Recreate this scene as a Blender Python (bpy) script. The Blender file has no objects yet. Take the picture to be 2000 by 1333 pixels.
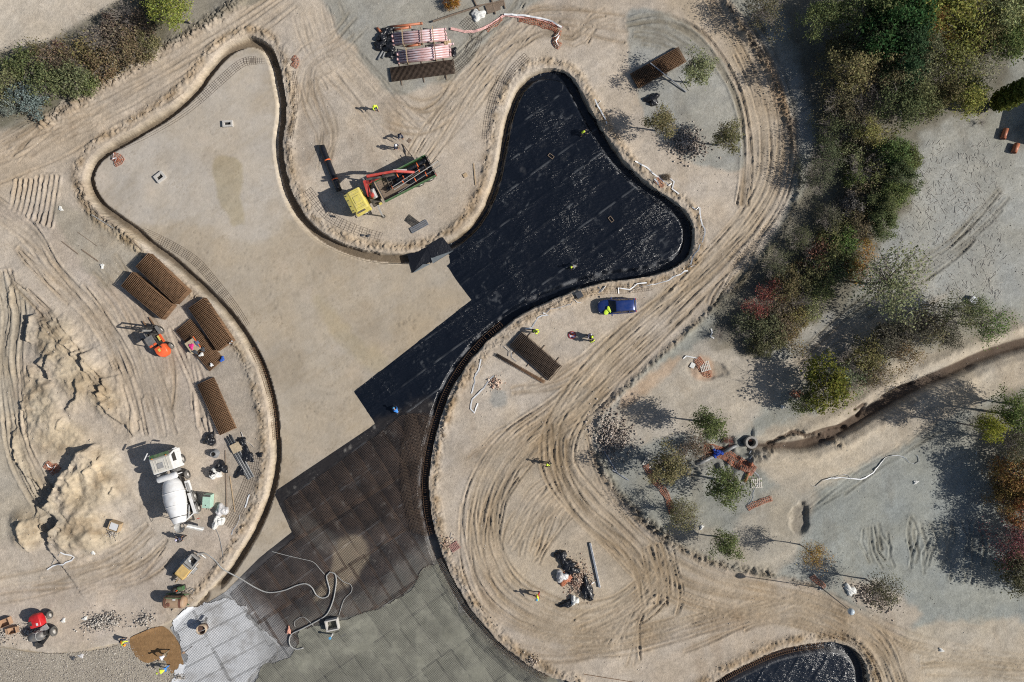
import bpy, bmesh, math, random
import numpy as np
from mathutils import Vector, Matrix

# ---------------------------------------------------------------- camera, sky, sun, exposure
SC = bpy.context.scene
COL = SC.collection
PXM = 17.0                 # photograph pixels per metre on the ground
CAMH = 78.4                # drone height
camd = bpy.data.cameras.new('camera'); cam = bpy.data.objects.new('camera', camd); COL.objects.link(cam)
cam.location = (0, 0, CAMH); cam.rotation_euler = (0, 0, 0)
camd.sensor_width = 36.0; camd.lens = 36.0 * CAMH / (2 * 1000 / PXM); camd.clip_end = 3000.0
SC.camera = cam

SUN_EL = math.radians(36.0)
SUN_AZ = math.radians(-8.5)        # direction towards the sun, measured from +X
sun_dir = Vector((math.cos(SUN_AZ) * math.cos(SUN_EL), math.sin(SUN_AZ) * math.cos(SUN_EL), math.sin(SUN_EL)))
world = bpy.data.worlds.new('World'); SC.world = world; world.use_nodes = True
wn = world.node_tree; bg = wn.nodes['Background']
sky = wn.nodes.new('ShaderNodeTexSky'); sky.sky_type = 'NISHITA'; sky.sun_disc = False
sky.sun_elevation = SUN_EL
sky.sun_rotation = math.pi / 2 - SUN_AZ      # Blender's sky measures from +Y clockwise
sky.air_density = 1.0; sky.dust_density = 1.4; sky.ozone_density = 1.0
wn.links.new(sky.outputs[0], bg.inputs[0]); bg.inputs[1].default_value = 0.060
sund = bpy.data.lights.new('sun', 'SUN'); sund.energy = 4.6; sund.angle = math.radians(0.55); sund.color = (1.0, 0.955, 0.885)
sun = bpy.data.objects.new('sun', sund); COL.objects.link(sun)
sun.rotation_euler = sun_dir.to_track_quat('Z', 'Y').to_euler(); sun.location = (60, -9, 60)
SC.view_settings.view_transform = 'Standard'; SC.view_settings.look = 'None'
SC.view_settings.exposure = 0.09; SC.view_settings.gamma = 1.0
SC.render.engine = 'CYCLES'
try:
    SC.cycles.max_bounces = 5; SC.cycles.diffuse_bounces = 2; SC.cycles.glossy_bounces = 2
    SC.cycles.transmission_bounces = 3; SC.cycles.transparent_max_bounces = 8
except Exception:
    pass

RND = random.Random(7)

# ---------------------------------------------------------------- small helpers
def W(px, py, z=0.0):
    """photo pixel of a point at height z -> world position"""
    k = (CAMH - z) / CAMH
    return Vector(((px - 1000.0) / PXM * k, (666.5 - py) / PXM * k, z))

def tag(o, label=None, cat=None, group=None, kind=None):
    if label: o['label'] = label
    if cat: o['category'] = cat
    if group: o['group'] = group
    if kind: o['kind'] = kind
    return o

def empty(name, loc=(0, 0, 0), rz=0.0, label=None, cat=None, group=None):
    o = bpy.data.objects.new(name, None); o.empty_display_size = 0.3
    o.location = loc; o.rotation_euler = (0, 0, rz); COL.objects.link(o)
    return tag(o, label, cat, group)

def link(name, me, mat=None, parent=None, loc=None, rot=None):
    o = bpy.data.objects.new(name, me); COL.objects.link(o)
    if mat is not None and not me.materials:
        me.materials.append(mat)
    if parent is not None: o.parent = parent
    if loc is not None: o.location = loc
    if rot is not None: o.rotation_euler = rot
    return o

def np_mesh(name, V, F, smooth=False):
    """V (n,3), F (m,k) numpy -> mesh, fast"""
    V = np.asarray(V, np.float32); F = np.asarray(F, np.int32)
    k = F.shape[1]
    me = bpy.data.meshes.new(name)
    me.vertices.add(len(V)); me.vertices.foreach_set('co', V.ravel())
    me.loops.add(F.size); me.loops.foreach_set('vertex_index', F.ravel())
    me.polygons.add(len(F))
    me.polygons.foreach_set('loop_start', np.arange(0, F.size, k, dtype=np.int32))
    me.polygons.foreach_set('loop_total', np.full(len(F), k, np.int32))
    me.update(calc_edges=True)
    if smooth: me.polygons.foreach_set('use_smooth', np.ones(len(F), bool))
    return me

class MB:
    """collects shapes; build() links them as one mesh object"""
    def __init__(self): self.v = []; self.f = []; self.M = Matrix.Identity(4)
    def add(self, vs, fs):
        n = len(self.v); M = self.M
        self.v += [M @ Vector(p) for p in vs]
        self.f += [tuple(i + n for i in f) for f in fs]
        return self
    def box(self, c, s, rz=0.0, R=None):
        hx, hy, hz = s[0] / 2, s[1] / 2, s[2] / 2
        R = R or Matrix.Rotation(rz, 3, 'Z'); c = Vector(c)
        vs = [c + R @ Vector((sx * hx, sy * hy, sz * hz)) for sx, sy, sz in
              ((-1,-1,-1),(1,-1,-1),(1,1,-1),(-1,1,-1),(-1,-1,1),(1,-1,1),(1,1,1),(-1,1,1))]
        return self.add(vs, [(3,2,1,0),(4,5,6,7),(0,1,5,4),(1,2,6,5),(2,3,7,6),(3,0,4,7)])
    def bar(self, a, b, w, h=None, up=(0, 0, 1)):
        """rectangular bar between two points"""
        a = Vector(a); b = Vector(b); d = b - a; L = d.length
        if L < 1e-6: return self
        h = h or w; x = d / L; up = Vector(up)
        if abs(x.dot(up)) > 0.98: up = Vector((1, 0, 0))
        y = up.cross(x).normalized(); z = x.cross(y)
        R = Matrix((x, y, z)).transposed()
        return self.box((a + b) / 2, (L, w, h), R=R)
    def cyl(self, a, b, r, n=12, r2=None, cap=True):
        a = Vector(a); b = Vector(b); d = (b - a)
        if d.length < 1e-6: return self
        x = d.normalized(); up = Vector((0, 0, 1)) if abs(x.z) < 0.9 else Vector((1, 0, 0))
        y = up.cross(x).normalized(); z = x.cross(y); r2 = r if r2 is None else r2
        vs = []
        for p, rr in ((a, r), (b, r2)):
            vs += [p + (y * math.cos(2 * math.pi * i / n) + z * math.sin(2 * math.pi * i / n)) * rr for i in range(n)]
        fs = [(i, (i + 1) % n, n + (i + 1) % n, n + i) for i in range(n)]
        if cap: fs += [tuple(range(n - 1, -1, -1)), tuple(range(n, 2 * n))]
        return self.add(vs, fs)
    def pipe(self, a, b, r, ri, n=14):
        """hollow pipe"""
        a = Vector(a); b = Vector(b); x = (b - a).normalized()
        up = Vector((0, 0, 1)) if abs(x.z) < 0.9 else Vector((1, 0, 0))
        y = up.cross(x).normalized(); z = x.cross(y); vs = []
        for p, rr in ((a, r), (b, r), (b, ri), (a, ri)):
            vs += [p + (y * math.cos(2 * math.pi * i / n) + z * math.sin(2 * math.pi * i / n)) * rr for i in range(n)]
        fs = []
        for k in range(4):
            for i in range(n):
                fs.append((k * n + i, k * n + (i + 1) % n, ((k + 1) % 4) * n + (i + 1) % n, ((k + 1) % 4) * n + i))
        return self.add(vs, fs)
    def lathe(self, prof, n=20, axis_o=(0, 0, 0), ax=(0, 0, 1), capends=True):
        """prof: [(r, h)] round the axis"""
        o = Vector(axis_o); x = Vector(ax).normalized()
        up = Vector((0, 0, 1)) if abs(x.z) < 0.9 else Vector((1, 0, 0))
        y = up.cross(x).normalized(); z = x.cross(y); vs = []; fs = []
        for r, h in prof:
            vs += [o + x * h + (y * math.cos(2 * math.pi * i / n) + z * math.sin(2 * math.pi * i / n)) * max(r, 1e-3) for i in range(n)]
        for k in range(len(prof) - 1):
            fs += [(k * n + i, k * n + (i + 1) % n, (k + 1) * n + (i + 1) % n, (k + 1) * n + i) for i in range(n)]
        if capends:
            fs += [tuple(range(n - 1, -1, -1)), tuple((len(prof) - 1) * n + i for i in range(n))]
        return self.add(vs, fs)
    def tube(self, pts, r, n=6, closed=False):
        pts = [Vector(p) for p in pts]; m = len(pts); vs = []; fs = []
        for k, p in enumerate(pts):
            a = pts[k - 1] if (k > 0 or closed) else pts[k]; b = pts[(k + 1) % m] if (k < m - 1 or closed) else pts[k]
            x = (b - a); x = x.normalized() if x.length > 1e-7 else Vector((1, 0, 0))
            up = Vector((0, 0, 1)) if abs(x.z) < 0.95 else Vector((1, 0, 0))
            y = up.cross(x).normalized(); z = x.cross(y)
            rr = r[k] if isinstance(r, (list, tuple)) else r
            vs += [p + (y * math.cos(2 * math.pi * i / n) + z * math.sin(2 * math.pi * i / n)) * rr for i in range(n)]
        for k in range(m if closed else m - 1):
            k2 = (k + 1) % m
            fs += [(k * n + i, k * n + (i + 1) % n, k2 * n + (i + 1) % n, k2 * n + i) for i in range(n)]
        if not closed: fs += [tuple(range(n - 1, -1, -1)), tuple((m - 1) * n + i for i in range(n))]
        return self.add(vs, fs)
    def prism(self, poly, a, b, axis='y'):
        """poly in the plane across the axis: axis y -> (x,z); z -> (x,y); x -> (y,z)"""
        n = len(poly)
        def P(p, t):
            return (p[0], t, p[1]) if axis == 'y' else ((p[0], p[1], t) if axis == 'z' else (t, p[0], p[1]))
        vs = [P(p, a) for p in poly] + [P(p, b) for p in poly]
        fs = [tuple(range(n)), tuple(range(2 * n - 1, n - 1, -1))]
        fs += [(i, n + i, n + (i + 1) % n, (i + 1) % n) for i in range(n)]
        return self.add(vs, fs)
    def loft(self, rings):
        """rings: list of equal-length point loops"""
        n = len(rings[0]); vs = [p for r in rings for p in r]; fs = []
        for k in range(len(rings) - 1):
            fs += [(k * n + i, k * n + (i + 1) % n, (k + 1) * n + (i + 1) % n, (k + 1) * n + i) for i in range(n)]
        fs += [tuple(range(n - 1, -1, -1)), tuple((len(rings) - 1) * n + i for i in range(n))]
        return self.add(vs, fs)
    def mesh(self, name, smooth=False):
        me = bpy.data.meshes.new(name); me.from_pydata([tuple(p) for p in self.v], [], self.f)
        bm = bmesh.new(); bm.from_mesh(me); bmesh.ops.recalc_face_normals(bm, faces=bm.faces); bm.to_mesh(me); bm.free()
        me.update()
        if smooth:
            me.polygons.foreach_set('use_smooth', [True] * len(me.polygons))
        return me
    def build(self, name, mat, parent=None, bevel=0.0, smooth=False, seg=2):
        o = link(name, self.mesh(name, smooth), mat, parent)
        if bevel:
            b = o.modifiers.new('bevel', 'BEVEL'); b.width = bevel; b.segments = seg; b.limit_method = 'ANGLE'; b.angle_limit = math.radians(35)
        return o

def catmull(pts, closed=False, step=6.0):
    """smooth pixel polyline, resampled about every `step` pixels"""
    P = [np.array(p, float) for p in pts]; n = len(P); out = []
    rng = range(n) if closed else range(n - 1)
    for i in rng:
        if closed: p0, p1, p2, p3 = P[i - 1], P[i], P[(i + 1) % n], P[(i + 2) % n]
        else: p0, p1, p2, p3 = P[max(i - 1, 0)], P[i], P[i + 1], P[min(i + 2, n - 1)]
        m = max(1, int(np.linalg.norm(p2 - p1) / step))
        for k in range(m):
            t = k / m
            out.append(0.5 * ((2 * p1) + (-p0 + p2) * t + (2 * p0 - 5 * p1 + 4 * p2 - p3) * t * t + (-p0 + 3 * p1 - 3 * p2 + p3) * t ** 3))
    if not closed: out.append(P[-1])
    return np.array(out)

def px2w(A):
    A = np.asarray(A, float)
    return np.stack([(A[:, 0] - 1000.0) / PXM, (666.5 - A[:, 1]) / PXM], 1)

def lin(r, g, b):
    """sRGB 0-255 -> linear"""
    f = lambda c: (c / 255 / 12.92) if c / 255 <= 0.04045 else ((c / 255 + 0.055) / 1.055) ** 2.4
    return (f(r), f(g), f(b))

# ---------------------------------------------------------------- materials
def nodes(name):
    m = bpy.data.materials.new(name); m.use_nodes = True
    nt = m.node_tree
    return m, nt, nt.nodes['Principled BSDF']

def mat(name, col, rough=0.6, metal=0.0, var=0.18, scale=6.0, bump=0.0, bscale=30.0, spec=0.5, dust=0.0, dustcol=(0.42, 0.35, 0.27), trans=0.0, alpha=1.0):
    """procedural paint/plastic/soil: base colour broken by noise, optional dust on faces that look up, optional bump"""
    m, nt, b = nodes(name); L = nt.links.new
    tc = nt.nodes.new('ShaderNodeTexCoord')
    nz = nt.nodes.new('ShaderNodeTexNoise'); nz.inputs['Scale'].default_value = scale; nz.inputs['Detail'].default_value = 5.0
    L(tc.outputs['Object'], nz.inputs['Vector'])
    rp = nt.nodes.new('ShaderNodeMapRange'); rp.inputs['From Min'].default_value = 0.3; rp.inputs['From Max'].default_value = 0.7
    rp.inputs['To Min'].default_value = 1 - var; rp.inputs['To Max'].default_value = 1 + var
    L(nz.outputs['Fac'], rp.inputs['Value'])
    mx = nt.nodes.new('ShaderNodeMix'); mx.data_type = 'RGBA'; mx.blend_type = 'MULTIPLY'; mx.inputs['Factor'].default_value = 1.0
    mx.inputs[6].default_value = (*col, 1); L(rp.outputs[0], mx.inputs[7])
    out = mx.outputs[2]
    if dust > 0:
        ge = nt.nodes.new('ShaderNodeNewGeometry'); sp = nt.nodes.new('ShaderNodeSeparateXYZ'); L(ge.outputs['Normal'], sp.inputs[0])
        n2 = nt.nodes.new('ShaderNodeTexNoise'); n2.inputs['Scale'].default_value = 2.2; n2.inputs['Detail'].default_value = 6.0
        L(tc.outputs['Object'], n2.inputs['Vector'])
        mm = nt.nodes.new('ShaderNodeMapRange'); mm.inputs['From Min'].default_value = 0.35; mm.inputs['From Max'].default_value = 0.75
        mm.inputs['To Max'].default_value = dust; L(n2.outputs['Fac'], mm.inputs['Value'])
        m2 = nt.nodes.new('ShaderNodeMath'); m2.operation = 'MULTIPLY'; m2.use_clamp = True
        L(mm.outputs[0], m2.inputs[0]); L(sp.outputs['Z'], m2.inputs[1])
        md = nt.nodes.new('ShaderNodeMix'); md.data_type = 'RGBA'; md.inputs[7].default_value = (*dustcol, 1)
        L(m2.outputs[0], md.inputs['Factor']); L(out, md.inputs[6]); out = md.outputs[2]
    L(out, b.inputs['Base Color'])
    b.inputs['Roughness'].default_value = rough; b.inputs['Metallic'].default_value = metal
    b.inputs['Specular IOR Level'].default_value = spec
    if trans: b.inputs['Transmission Weight'].default_value = trans
    if alpha < 1: b.inputs['Alpha'].default_value = alpha
    if bump > 0:
        n3 = nt.nodes.new('ShaderNodeTexNoise'); n3.inputs['Scale'].default_value = bscale; n3.inputs['Detail'].default_value = 4.0
        L(tc.outputs['Object'], n3.inputs['Vector'])
        bp = nt.nodes.new('ShaderNodeBump'); bp.inputs['Strength'].default_value = bump; bp.inputs['Distance'].default_value = 0.05
        L(n3.outputs['Fac'], bp.inputs['Height']); L(bp.outputs[0], b.inputs['Normal'])
    return m

def mat_attr(name, rough=0.95, bump=0.6, bs=(9.0, 45.0), var=0.2, spec=0.2, speck=0.0):
    """ground: albedo from the mesh's colour attribute, broken by fine noise, pebbles and relief"""
    m, nt, b = nodes(name); L = nt.links.new
    at = nt.nodes.new('ShaderNodeAttribute'); at.attribute_name = 'Col'
    tc = nt.nodes.new('ShaderNodeTexCoord')
    n1 = nt.nodes.new('ShaderNodeTexNoise'); n1.inputs['Scale'].default_value = bs[0] * 0.5; n1.inputs['Detail'].default_value = 8.0; n1.inputs['Roughness'].default_value = 0.65
    L(tc.outputs['Object'], n1.inputs['Vector'])
    r1 = nt.nodes.new('ShaderNodeMapRange'); r1.inputs['From Min'].default_value = 0.25; r1.inputs['From Max'].default_value = 0.75
    r1.inputs['To Min'].default_value = 1 - var; r1.inputs['To Max'].default_value = 1 + var; L(n1.outputs['Fac'], r1.inputs['Value'])
    mx = nt.nodes.new('ShaderNodeMix'); mx.data_type = 'RGBA'; mx.blend_type = 'MULTIPLY'; mx.inputs['Factor'].default_value = 1.0
    L(at.outputs['Color'], mx.inputs[6]); L(r1.outputs[0], mx.inputs[7]); out = mx.outputs[2]
    if speck > 0:
        vo = nt.nodes.new('ShaderNodeTexVoronoi'); vo.inputs['Scale'].default_value = 5.5; L(tc.outputs['Object'], vo.inputs['Vector'])
        wn_ = nt.nodes.new('ShaderNodeTexWhiteNoise'); L(vo.outputs['Position'], wn_.inputs['Vector'])
        gt = nt.nodes.new('ShaderNodeMath'); gt.operation = 'GREATER_THAN'; gt.inputs[1].default_value = 0.93; L(wn_.outputs['Value'], gt.inputs[0])
        ls = nt.nodes.new('ShaderNodeMath'); ls.operation = 'LESS_THAN'; ls.inputs[1].default_value = 0.2; L(vo.outputs['Distance'], ls.inputs[0])
        an = nt.nodes.new('ShaderNodeMath'); an.operation = 'MULTIPLY'; L(gt.outputs[0], an.inputs[0]); L(ls.outputs[0], an.inputs[1])
        sc = nt.nodes.new('ShaderNodeMath'); sc.operation = 'MULTIPLY'; sc.inputs[1].default_value = speck; L(an.outputs[0], sc.inputs[0])
        cr = nt.nodes.new('ShaderNodeMix'); cr.data_type = 'RGBA'; cr.inputs[6].default_value = (0.10, 0.085, 0.07, 1); cr.inputs[7].default_value = (0.60, 0.55, 0.48, 1)
        L(wn_.outputs['Color'], cr.inputs['Factor'])
        ms = nt.nodes.new('ShaderNodeMix'); ms.data_type = 'RGBA'; L(sc.outputs[0], ms.inputs['Factor']); L(out, ms.inputs[6]); L(cr.outputs[2], ms.inputs[7]); out = ms.outputs[2]
    L(out, b.inputs['Base Color']); b.inputs['Roughness'].default_value = rough; b.inputs['Specular IOR Level'].default_value = spec
    n2 = nt.nodes.new('ShaderNodeTexNoise'); n2.inputs['Scale'].default_value = bs[0]; n2.inputs['Detail'].default_value = 7.0; n2.inputs['Roughness'].default_value = 0.7
    L(tc.outputs['Object'], n2.inputs['Vector'])
    bp = nt.nodes.new('ShaderNodeBump'); bp.inputs['Strength'].default_value = bump; bp.inputs['Distance'].default_value = 0.10
    L(n2.outputs['Fac'], bp.inputs['Height']); L(bp.outputs[0], b.inputs['Normal'])
    return m
# ================================================================ TERRAIN (one height field, split into named pieces)
D0 = 0.13
def axis(h):
    fine = np.arange(-h, h + D0 / 2, D0); o = []; s = D0; v = fine[-1]
    while v < 900: s *= 1.35; v += s; o.append(v)
    o = np.array(o)
    return np.concatenate([-(o[::-1]) , fine, o])
XA = axis(63.5); YA = axis(43.5)
NX, NY = len(XA), len(YA)
X, Y = np.meshgrid(XA, YA)

_rs = np.random.RandomState(11)
_TAB = _rs.rand(512, 512).astype(np.float32)
def vnoise(x, y, s, seed=0):
    """smooth value noise, cell size s, 0..1"""
    u = x / s + seed * 17.31 + 200; v = y / s + seed * 7.77 + 200
    i = np.floor(u).astype(np.int64); j = np.floor(v).astype(np.int64)
    fx = (u - i).astype(np.float32); fy = (v - j).astype(np.float32)
    fx = fx * fx * (3 - 2 * fx); fy = fy * fy * (3 - 2 * fy)
    i0 = i % 512; i1 = (i + 1) % 512; j0 = j % 512; j1 = (j + 1) % 512
    a = _TAB[j0, i0]; b = _TAB[j0, i1]; c = _TAB[j1, i0]; d = _TAB[j1, i1]
    return (a * (1 - fx) + b * fx) * (1 - fy) + (c * (1 - fx) + d * fx) * fy
def fbm(x, y, s, o=4, seed=0, g=0.5):
    t = 0; a = 1.0; n = 0
    for k in range(o):
        t = t + a * vnoise(x, y, s, seed + k * 3); n += a; a *= g; s *= 0.5
    return t / n - 0.5                      # about -0.4..0.4
def sst(a, b, x):
    t = np.clip((x - a) / (b - a), 0, 1); return t * t * (3 - 2 * t)

def dfield(P, pad, closed=False):
    """distance to a world polyline, clipped at pad, and arc length along it"""
    Dm = np.full((NY, NX), pad, np.float32)
    n = len(P); rng = range(n) if closed else range(n - 1)
    for i in rng:
        a = P[i]; b = P[(i + 1) % n]
        i0 = np.searchsorted(XA, min(a[0], b[0]) - pad); i1 = np.searchsorted(XA, max(a[0], b[0]) + pad)
        j0 = np.searchsorted(YA, min(a[1], b[1]) - pad); j1 = np.searchsorted(YA, max(a[1], b[1]) + pad)
        if i1 <= i0 or j1 <= j0: continue
        xs = X[j0:j1, i0:i1] - a[0]; ys = Y[j0:j1, i0:i1] - a[1]
        dx, dy = b - a; L2 = dx * dx + dy * dy + 1e-12
        t = np.clip((xs * dx + ys * dy) / L2, 0, 1)
        d = np.hypot(xs - t * dx, ys - t * dy)
        Dm[j0:j1, i0:i1] = np.minimum(Dm[j0:j1, i0:i1], d)
    return Dm
def inside(P):
    fl = np.zeros((NY, NX + 1), np.int32); n = len(P)
    for i in range(n):
        a = P[i]; b = P[(i + 1) % n]
        if a[1] == b[1]: continue
        lo, hi = (a, b) if a[1] < b[1] else (b, a)
        j = np.arange(np.searchsorted(YA, lo[1], 'left'), np.searchsorted(YA, hi[1], 'left'))
        if len(j) == 0: continue
        xc = lo[0] + (YA[j] - lo[1]) / (hi[1] - lo[1]) * (hi[0] - lo[0])
        np.add.at(fl, (j, np.searchsorted(XA, xc)), 1)
    return (np.cumsum(fl, 1)[:, :NX] % 2).astype(bool)
def sdf(P, pad):
    """positive inside"""
    d = dfield(P, pad, True); return np.where(inside(P), d, -d)
def zone(pts, soft=0.4, rag=0.6, smooth=True, s=1.2, seed=0):
    """0..1 mask of a pixel polygon with a ragged soft edge"""
    P = px2w(catmull(pts, True, 12) if smooth else np.array(pts, float))
    d = sdf(P, 3.0)
    return sst(-soft, soft, d + rag * 2 * NRAG)

NRAG = fbm(X, Y, 1.2, 3, 0); NV23 = np.clip(vnoise(X, Y, 2.3, 60), 0, 1); NV05 = vnoise(X, Y, 0.5, 4); NB8 = fbm(X, Y, 0.8, 2, 41); NC7 = np.abs(fbm(X, Y, 0.7, 3, 71))
N8 = fbm(X, Y, 9.0, 4, 1); N2 = fbm(X, Y, 1.6, 3, 2); N05 = fbm(X, Y, 0.55, 2, 3); N02 = _rs.rand(NY, NX).astype(np.float32) - 0.5
NST = fbm(X * 0.25 + Y * 0.1, Y * 1.6 - X * 1.1, 1.1, 3, 9)        # streaky noise
def C3(c):
    g = sum(c) / 3.0                                  # the soil here is greyer than one thinks
    return np.array(lin(*[g + (v - g) * 0.72 for v in c]), np.float32) * np.array([0.99, 0.99, 0.985], np.float32)

# ---- pool outlines (photo pixels)
POOL = [(490,70),(517,80),(535,98),(545,125),(553,160),(559,195),(559,230),(554,265),(554,300),(561,340),(571,375),(586,405),(606,432),(636,458),(670,475),(705,487),(745,494),(785,495),
 (822,489),(855,477),(885,461),(910,440),(930,415),(945,385),(957,350),(965,315),(971,280),(979,240),(989,205),(1004,172),(1024,148),(1050,135),(1080,133),(1105,140),(1124,157),(1138,182),(1150,205),
 (1165,232),(1183,262),(1205,295),(1230,325),(1259,352),(1288,374),(1318,394),(1342,415),(1354,440),(1357,468),(1349,497),(1328,518),(1290,534),(1245,544),(1200,549),(1165,556),(1130,566),(1095,580),
 (1060,595),(1020,615),(985,640),(950,670),(921,703),(897,737),(878,772),(864,810),(852,850),(842,900),(838,950),(842,1000),(852,1045),(866,1090),(889,1138),(915,1183),(950,1228),(990,1268),(1035,1301),
 (1075,1323),(1130,1352),(1130,1480),(-120,1480),(-120,1245),(-60,1252),(0,1262),(50,1270),(100,1275),(150,1272),(200,1263),(240,1252),(270,1240),(300,1228),(340,1208),(375,1182),(405,1152),(432,1122),(460,1080),
 (486,1035),(506,990),(520,945),(527,900),(527,860),(522,810),(513,765),(500,725),(481,685),(457,647),(427,610),(392,575),(357,543),(322,513),(287,487),(255,459),(225,438),(193,414),(172,387),(162,357),
 (164,332),(178,305),(207,281),(243,261),(278,239),(312,219),(347,192),(377,162),(397,133),(417,110),(437,90),(463,76)]
POOL_W = px2w(catmull(POOL, True, 8))
POOL2 = [(1330,1480),(1345,1370),(1385,1340),(1422,1316),(1462,1295),(1510,1274),(1560,1261),(1610,1255),(1647,1259),(1675,1275),(1691,1300),(1697,1345),(1700,1480)]
POOL2_W = px2w(catmull(POOL2, True, 8))

S1 = sdf(POOL_W, 6.0); S2 = sdf(POOL2_W, 6.0)
S = np.maximum(S1, S2)                                # distance inside the basins
gy, gx = np.gradient(S, D0)
gl = np.hypot(gx, gy) + 1e-6
NXN = gx / gl                                         # inward normal, +1 on the western walls
PXX = X * PXM + 1000; PYY = 666.5 - Y * PXM           # every vertex in photo pixels

Z = 0.12 * N8 + 0.05 * N2 + 0.026 * N05 + 0.011 * N02
COLR = np.empty((NY, NX, 3), np.float32); COLR[:] = C3((187,171,151))
def paint(m, c, k=1.0):
    global COLR
    w = (m * k)[..., None]; COLR = COLR * (1 - w) + C3(c) * w
def tint(m, f):
    global COLR
    COLR = COLR * (1 + m[..., None] * (np.array(f, np.float32) - 1))

# ---- broad colour zones
paint(sst(-0.15, 0.25, N8), (176,158,137), 0.55)
Z_GRAY = zone([(1405,-60),(1425,0),(1472,60),(1512,130),(1538,190),(1553,250),(1557,310),(1548,380),(1523,440),(1483,500),(1433,560),(1383,612),(1333,657),(1283,702),(1233,747),(1193,792),(1166,832),(1161,872),(1177,922),(1208,962),(1253,1012),
 (1303,1052),(1363,1087),(1433,1112),(1500,1127),(1580,1142),(1640,1172),(1700,1207),(1760,1237),(1850,1250),(2000,1243),(2300,1235),(2300,-60)], 0.5, 0.5)
Z_LOOP = zone([(1228,20),(1290,22),(1345,45),(1390,95),(1428,150),(1450,220),(1455,290),(1446,335),(1380,325),(1330,305),(1290,272),(1262,235),(1243,180),(1228,120),(1224,60)], 0.3, 0.35)
Z_TOP = zone([(640,-80),(650,40),(690,90),(722,138),(770,185),(830,170),(890,150),(940,95),(1010,30),(1070,-10),(1100,-80)], 0.4, 0.4)
ISL = zone([(60,120),(0,200),(-80,230),(-80,40),(60,50),(200,20),(330,-60),(620,-80),(560,-20),(420,40),(330,90),(230,150),(120,205),(60,250),(0,275),(-80,290),(-80,200)], 0.4, 0.4)
paint(Z_GRAY, (149,149,138)); paint(Z_LOOP, (157,155,145)); paint(Z_TOP, (155,151,139)); paint(ISL, (146,137,119))
paint(Z_GRAY * sst(0.02, 0.25, N8), (163,160,152), 0.7)
paint(Z_GRAY * sst(0.0, 0.3, -NST), (135,136,126), 0.5)
# cool grey flat at the lower right, dry cut scrub at the upper right
paint(zone([(1600,940),(1760,880),(1880,900),(1960,1000),(2000,1150),(2060,1230),(1850,1245),(1760,1225),(1690,1150),(1620,1080),(1560,1010)], 1.0, 0.8), (145,150,144), 0.8)
paint(zone([(1790,270),(1900,230),(1960,300),(2060,260),(2060,560),(1900,580),(1780,560),(1700,480),(1760,400)], 0.8, 0.8), (156,156,148), 0.9)
# sandy patches inside the grey ground
for pts, c, k in (([(1290,720),(1400,660),(1480,700),(1560,690),(1640,640),(1800,600),(1840,580),(1700,650),(1600,730),(1480,800),(1450,850),(1330,850),(1220,870),(1180,830),(1220,770)], (180,167,148), 0.9),
                  ([(1480,850),(1600,800),(1700,730),(1800,690),(2060,620),(2060,730),(1880,800),(1760,870),(1640,930),(1560,960),(1490,920)], (184,168,144), 0.9),
                  ([(1480,980),(1560,930),(1600,960),(1570,1050),(1520,1120),(1440,1105),(1420,1060)], (172,160,140), 0.8),
                  ([(1300,1120),(1300,1040),(1400,1040),(1460,1090),(1400,1115)], (168,156,137), 0.6),
                  ([(1760,1235),(2060,1225),(2060,1400),(1740,1400)], (182,168,146), 0.9),
                  ([(1650,1130),(1740,1150),(1800,1200),(1760,1240),(1690,1200)], (182,166,146), 0.8)):
    paint(zone(pts, 0.6, 0.7), c, k)
# left side: haul road, plain, spoil
paint(zone([(-60,260),(60,250),(170,205),(215,225),(170,280),(150,330),(60,350),(-60,380)], 0.5, 0.5), (186,166,141), 0.9)
paint(zone([(-60,-60),(330,-60),(180,30),(60,95),(-60,120)], 0.5, 0.5), (194,180,160), 0.9)
paint(zone([(-60,420),(60,440),(130,520),(220,600),(300,700),(390,850),(400,1000),(330,1080),(150,1140),(-60,1150),(-60,1240),(100,1260),(260,1230),(350,1190),(440,1080),(500,960),(500,820),(430,640),(330,540),(200,450),(120,400)], 0.6, 0.5), (184,167,149), 0.8)
paint(zone([(110,400),(200,430),(290,500),(240,540),(200,560),(130,470)], 0.5, 0.5), (166,154,132), 0.8)
paint(zone([(440,600),(500,730),(515,900),(480,1020),(420,1000),(440,860),(400,700)], 0.5, 0.5), (166,152,133), 0.7)
paint(zone([(-60,560),(40,560),(60,640),(30,760),(60,900),(140,1010),(60,1050),(-60,1000)], 0.6, 0.5), (176,164,144), 0.9)
# damp brown turning areas on the right-hand building side
TURN = zone([(1240,640),(1320,600),(1400,540),(1480,440),(1540,330),(1520,180),(1430,20),(1330,-40),(1300,0),(1400,80),(1455,200),(1465,330),(1440,420),(1370,500),(1290,570),(1190,660),(1080,780),(960,880),(915,960),(920,1080),(960,1160),(1030,1230),(1140,1280),
 (1250,1260),(1400,1210),(1560,1230),(1680,1270),(1740,1400),(1820,1400),(1760,1250),(1620,1170),(1450,1130),(1300,1070),(1190,960),(1150,870),(1180,780)], 0.8, 0.7)
paint(TURN, (176,157,131), 0.75)
paint(zone([(960,1000),(1080,1030),(1200,1090),(1240,1150),(1180,1200),(1080,1190),(1000,1140)], 1.0, 0.8), (182,165,141), 0.6)
paint(zone([(1240,755),(1290,715),(1330,700),(1260,770),(1200,800)], 0.4, 0.5), (192,158,124), 0.7)
paint(zone([(1500,100),(1530,180),(1535,230),(1515,200),(1490,130)], 0.4, 0.4), (196,164,128), 0.7)
paint(zone([(958,765),(985,765),(990,790),(965,795)], 0.3, 0.3), (150,148,140), 0.8)

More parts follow.
